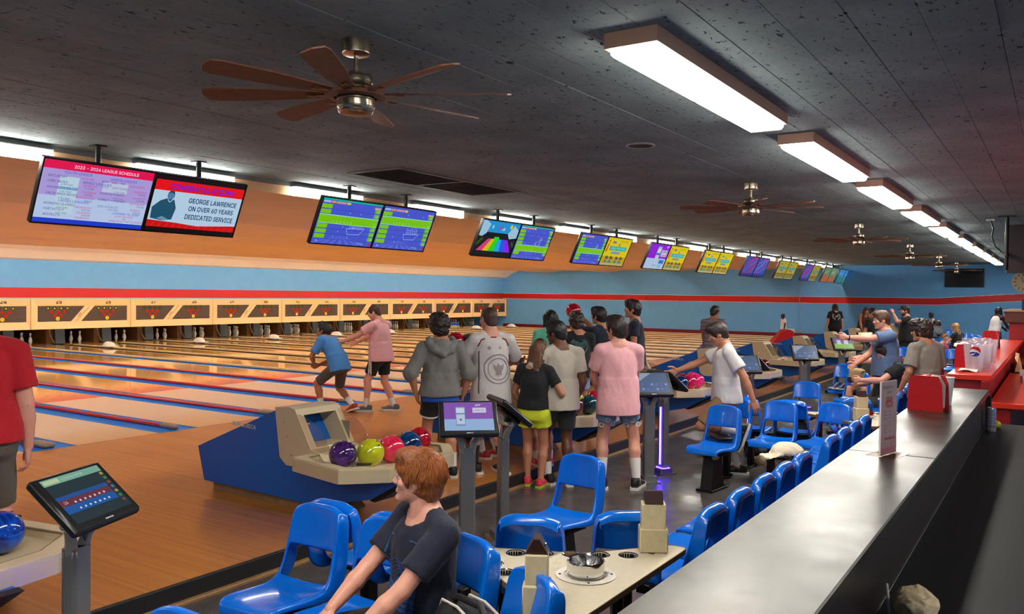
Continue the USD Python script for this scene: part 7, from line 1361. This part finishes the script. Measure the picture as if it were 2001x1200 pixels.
person('blonde woman in black top sitting with her back to the counter', (25.9, 2.35, Z), -30, H=1.62, female=True, tone='pale', hair=('long', (176, 132, 84)), top=dict(mat=BLK, sleeve=.4, loose=1.0), bottom=dict(mat=BLK, len=1.6, name='trousers'), shoes=(S_BLK, S_WHT), pose=dict(SIT, lean=4, head=(20, 10, 0), L=(-.1, .2, .42), R=(.12, .2, .42)), res=.015, hres=.008)
person('person in mustard yellow top sitting beside the blonde woman', (27.1, 2.95, Z), 40, H=1.68, tone='brown', hair=('short', (40, 28, 22)), top=dict(mat=cloth('mustard', (206, 150, 60)), sleeve=.5, loose=1.2), bottom=dict(mat=NAVY, len=1.6, name='trousers'), shoes=(S_BLK, S_WHT), pose=dict(SIT, lean=2, head=(0, 12, 0), L=(-.1, .2, .42), R=(.12, .2, .42)), res=.015, hres=.008)
person('girl in white tank top and denim shorts leaning forward by the red booth', (30.6, 1.72, Z), -128, H=1.7, female=True, tone='dark', hair=('long', (24, 18, 18)), top=dict(mat=_mats['cloth_white_tee'], tank=True, hem=0.0, loose=.8), bottom=dict(mat=cloth('denim', (70, 100, 136)), len=.36, loose=1.3, name='denim_shorts'), shoes=(S_BLK, S_WHT), pose=dict(lean=20, head=(10, -16, 0), L=(-.05, .34, .54), R=(.1, .32, .5), fL=(-.06, -.12, 0), fR=(.05, .12, 0), hy=.02), hand=('flat', 'flat'), res=.014, hres=.007)

# ------------------------------------------------------------------ red-haired young man in the foreground
def chest_print(c):
    Rc = c['Rc']; o = c['chest'] + Rc @ np.array([-.02, .12, .035]); n = Rc @ np.array([0, 1, .0]); u = Rc @ np.array([0, 0, 1]); t = c['shirt'][1]; from shapely.geometry import LineString
    BL1, BL2 = cloth('print_blue', (28, 80, 148)), cloth('print_line', (46, 106, 160)); w = .105
    wave = lambda y0, a, p: [(x, y0 + a * math.sin(x * 34 + p) + a * .6 * math.sin(x * 61 + p * 2)) for x in np.linspace(-w, w, 26)]
    top_ = wave(-.075, .012, .5); decal(c, t, 'print_sea', extr(Polygon(top_ + [(w, -.2), (-w, -.2)]), .0004).subdivide().subdivide().subdivide(), BL1, o, n, u, .003)
    for q in range(5): decal(c, t, 'print_wave', extr(LineString(wave(-.085 - .023 * q, .007, .4 * q)).buffer(.0022), .0004).subdivide(), NAVY, o, n, u, .0045)
    for q in range(5): decal(c, t, 'print_wave', extr(LineString(wave(-.055 + .014 * q, .012 - .001 * q, .5 + .3 * q)).buffer(.0014), .0004).subdivide(), BL1, o, n, u, .0045)
    decal(c, t, 'print_frame', extr(LineString([(-w, -.05), (-w, .1), (w, .1), (w, -.06)]).buffer(.0018, cap_style='flat'), .0004).subdivide().subdivide().subdivide(), BL2, o, n, u, .0045)
def strands(c):
    """single hairs combed over the crown"""
    rng = np.random.default_rng(4); pts, cnt = [], []; hk = c['hk']; Rh = c['Rh']; hc = c['hc']
    for q in range(5200):
        d = rng.normal(size=3); d[2] = abs(d[2]) * 1.0 + rng.uniform(-.55, .2); d /= np.linalg.norm(d)
        p = np.array([0, -.014, .026]) + d * (np.array([.088, .108, .102]) + rng.uniform(.0, .006))
        if p[1] > .035 and p[2] < .062: continue
        if p[2] < -.075 or (abs(p[0]) > .06 and -.01 < p[1] < .05 and p[2] < .015): continue
        whorl = np.array([.0, -.075, .115]); r = p - whorl; r -= d * (r @ d); r /= np.linalg.norm(r) + 1e-6; tn = r * .8 + np.array([0, .0, -.45]) + np.cross(d, r) * .35; tn -= d * (tn @ d); tn /= np.linalg.norm(tn); L = rng.uniform(.02, .042)
        for k in range(4): f = k / 3; x = p + tn * L * f + d * (.006 * math.sin(f * 2.6) + rng.uniform(0, .0015)); pts.append(Rh @ (x * hk) + hc)
        cnt.append(4)
    h = stage.GetPrimAtPath(c['t'] + '/hair'); cu = UsdGeom.BasisCurves.Define(stage, c['t'] + '/hair/strands'); cu.CreatePointsAttr(Vt.Vec3fArray.FromNumpy(np.array(pts, np.float32))); cu.CreateCurveVertexCountsAttr(Vt.IntArray(cnt)); cu.CreateTypeAttr('linear'); cu.CreateWidthsAttr(Vt.FloatArray([.0011])); cu.SetWidthsInterpolation('constant')
    UsdShade.MaterialBindingAPI.Apply(cu.GetPrim()).Bind(hairm('red_strand', (190, 112, 56))); tag(c['t'] + '/hair/strands', kind='stuff'); chest_print(c)
person('red-haired young man in navy T-shirt and black shorts sitting in the foreground', (2.79, 2.345, Z), 66, H=1.63, build=1.0, tone='pale', hair=('mop', (146, 82, 40)), top=dict(mat=NAVY, sleeve=.72, hem=-.02, loose=1.3, wrinkle=.013), bottom=dict(mat=BLK, len=.95, loose=1.6), socks=(WSOCK, .08), shoes=(S_BLK, S_WHT), eyes=True,
       pose=dict(SIT, lean=1, hip=.272, hy=-.03, head=(-36, -4, 0), L=(-.085, .20, .33), R=(.06, .22, .335), eL=(-1, -.8, -.3), eR=(1, -.8, -.3), palmL=(0, -.25, -1), palmR=(0, -.2, -1), fL=(-.1, .28, 0), fR=(.08, .29, 0)), hand=('relaxed', 'flat'), res=.0075, hres=.0032, extra=strands)
# ------------------------------------------------------------------ bag, clothes and shoes lying about
BAGB, PIPE = M('bag_black', (17, 17, 19), .55, bump=(160, .25)), M('bag_piping', (206, 198, 188), .5)
bg = thing('sports_bag', 'black sports bag with white piping standing on the blue seat', 'bag', (2.62, 1.90, Z + .425), 62)
v = Vol((-.3, -.25, -.02), (.3, .3, .4), .009, .03); v.loft((0, .02, .0), (0, .0, .27), (1, 0, 0), [(0, .2, .125), (.5, .195, .125), (1, .165, .09)], round_=.04); v.loft((0, .13, .0), (0, .13, .18), (1, 0, 0), [(0, .155, .05), (1, .15, .045)], round_=.03); v.ell((.2, .0, .09), (.05, .1, .09)).ell((-.2, .0, .09), (.05, .1, .09)); v.wrinkle(.012, (12, 12, 12), 9); part(bg, 'bag_body', v.mesh(), BAGB, True)
part(bg, 'pocket', [bx(-.145, .145, .165, .2, .01, .17, .02)], BAGB)
for z_, y_, w_ in ((.275, .06, .165), (.275, -.06, .16), (.19, .185, .15)):
    part(bg, 'piping', tube([(-w_, y_, z_ - .2), (-w_, y_, z_ - .05), (-w_ * .85, y_, z_ - .01), (0, y_, z_ + .006), (w_ * .85, y_, z_ - .01), (w_, y_, z_ - .05), (w_, y_, z_ - .2)], .006, 6), PIPE)
part(bg, 'strap', tube([(-.14, 0, .26), (-.08, .0, .30), (.05, .03, .30), (.13, .02, .265)], .014, 8), BAGB); part(bg, 'buckle', [tube([(-.03, .204, .06), (.03, .204, .06), (.012, .206, .02), (-.012, .206, .02), (-.03, .204, .06)], .004, 6)], CHROME)
def lump(name, label, catg, loc, r, mat, seed, sub=3, amp=.35):
    m = trimesh.creation.icosphere(sub, 1.0); V = np.array(m.vertices); V *= (1 + amp * 2 * (meshkit.fbm(V * 1.6 + seed, 3, seed) - .5))[:, None]; V *= r; V[:, 2] = np.maximum(V[:, 2], -r[2] * .6) + r[2] * .6; m.vertices = V + np.array(loc); return solo(name, m, mat, label, catg, smooth=True)
lump('dark_bag', 'crumpled dark teal bag on the floor under the blue seats', 'bag', (10.02, 3.0, Z), np.array([.24, .17, .14]), M('bag_teal', (18, 34, 44), .6, mottle=(9, .4)), 4)
def clog(loc, rz, label):
    t = thing('clog', label, 'shoe', loc, rz, 'tan clogs on the floor'); v = Vol((-.08, -.16, -.01), (.08, .17, .13), .006, .02); v.loft((0, -.13, .035), (0, .13, .035), (1, 0, 0), [(0, .036, .03), (.5, .045, .035), (.8, .055, .04), (1, .04, .03)], round_=.02); v.ell((0, .06, .06), (.052, .07, .045)); v.ell((0, -.06, .09), (.038, .07, .05), op='cut'); v.half((0, 0, .012), (0, 0, -1)); part(t, 'upper', v.mesh(), M('clog_tan', (176, 150, 112), .6), True); part(t, 'sole', extr(rrect(.09, .26, .04), .014), M('clog_sole', (130, 108, 78), .6), 30)
clog((9.55, 2.86, Z), 120, 'tan clog standing alone on the floor'); clog((9.3, 2.6, Z), 60, 'tan clog half hidden behind the counter-side seats')
cup((10.2, 3.22, Z), 'clear plastic cup on the floor beside the dark bag', .045, .12, 'cup_clear'); 
lump('shirt_heap', 'brown and cream cloth heap under the end of the seat row', 'cloth', (10.05, 2.72, Z), np.array([.17, .12, .09]), M('cloth_brown', (92, 62, 46), .8, mottle=(10, .5)), 11)
cap_ = thing('white_cap', 'crumpled white cap lying on top of a blue counter-side seat', 'cap', (6.1, 1.62, Z + .80), 40); v = Vol((-.16, -.16, -.06), (.16, .26, .13), .008, .02); v.ell((0, 0, 0), (.11, .12, .075)).ell((0, .0, -.05), (.12, .13, .06), op='cut').loft((0, .07, -.01), (0, .19, -.03), (1, 0, 0), [(0, .09, .012), (1, .07, .01)], round_=.006).wrinkle(.012, (18, 18, 18), 2); part(cap_, 'cap', v.mesh(), M('cap_white', (224, 206, 178), .8), True); part(cap_, 'tick', mv(extr([(-.03, .0), (-.015, -.012), (.03, .016), (-.012, -.004)], .002), rx=60, t=(0, -.075, .06)), INK, False)
B(6.12, 1.8, 0, 'blue seat with the white cap on its back', 'blue seats backing onto the steel counter')
tw = thing('tan_cloth', 'tan cloth hanging over the back of a blue pedestal seat', 'cloth', (13.24, 2.51, Z), 80); v = Vol((-.2, -.2, .4), (.2, .2, .95), .011, .02); v.loft((0, -.03, .62), (0, -.02, .84), (1, 0, 0), [(0, .11, .03), (1, .12, .03)]).loft((.03, .045, .68), (.02, .04, .84), (1, 0, 0), [(0, .09, .025), (1, .1, .03)]).ell((0, .0, .835), (.12, .065, .03)).wrinkle(.012, (14, 14, 8), 3); part(tw, 'cloth', v.mesh(), M('towel_tan', (178, 152, 108), .85), True)
napk((12.95, 2.6, .32), (.1, .06, .03), 'white paper on the seat of the pedestal chair with the tan cloth', 8)
ns = thing('sneakers', 'dark blue and white sneakers on the blue seat left of the seated man', 'shoes', (14.24, 2.95, .315), 70)
for s in (-.06, .06): up, so = shoe_mesh(.006, 'a'); part(ns, 'shoe', mv(up, (s, 0, 0)), M('shoe_blue', (24, 40, 84), .5), True); part(ns, 'sole', mv(so, (s, 0, 0)), S_WHT, 30)
# children's ball ramps
def ramp(loc, rz, mat, label):
    t = thing('ball_ramp', label, 'ball ramp', loc, rz, "children's ball ramps"); pts = [(-.62, 0), (-.6, .1), (-.35, .2), (-.1, .42), (.1, .66), (.26, .76), (.42, .74), (.5, .6), (.56, .3), (.58, 0)]; P = Polygon(pts).buffer(.03, quad_segs=4).intersection(Polygon([(-2, 0), (2, 0), (2, 2), (-2, 2)])); m = extr(P, .42); V = np.array(m.vertices); m.vertices = np.stack([V[:, 0], .21 - V[:, 2], V[:, 1]], 1); part(t, 'ramp_body', m, mat, 40)
    for s in (-1, 1): part(t, 'guide_rail', tube([(-.6, s * .16, .13), (-.35, s * .16, .235), (-.1, s * .16, .455), (.1, s * .16, .69), (.26, s * .16, .79), (.4, s * .16, .77)], .02, 8), mat)
ramp((20.3, 7.5, 0), -56, M('ramp_blue', (0, 92, 184), .35), 'blue plastic ball ramp on the approach left of the man in the striped polo'); ramp((26.0, 7.3, 0), -56, M('ramp_red', (206, 16, 30), .35), 'red plastic ball ramp on the approach left of the small child')
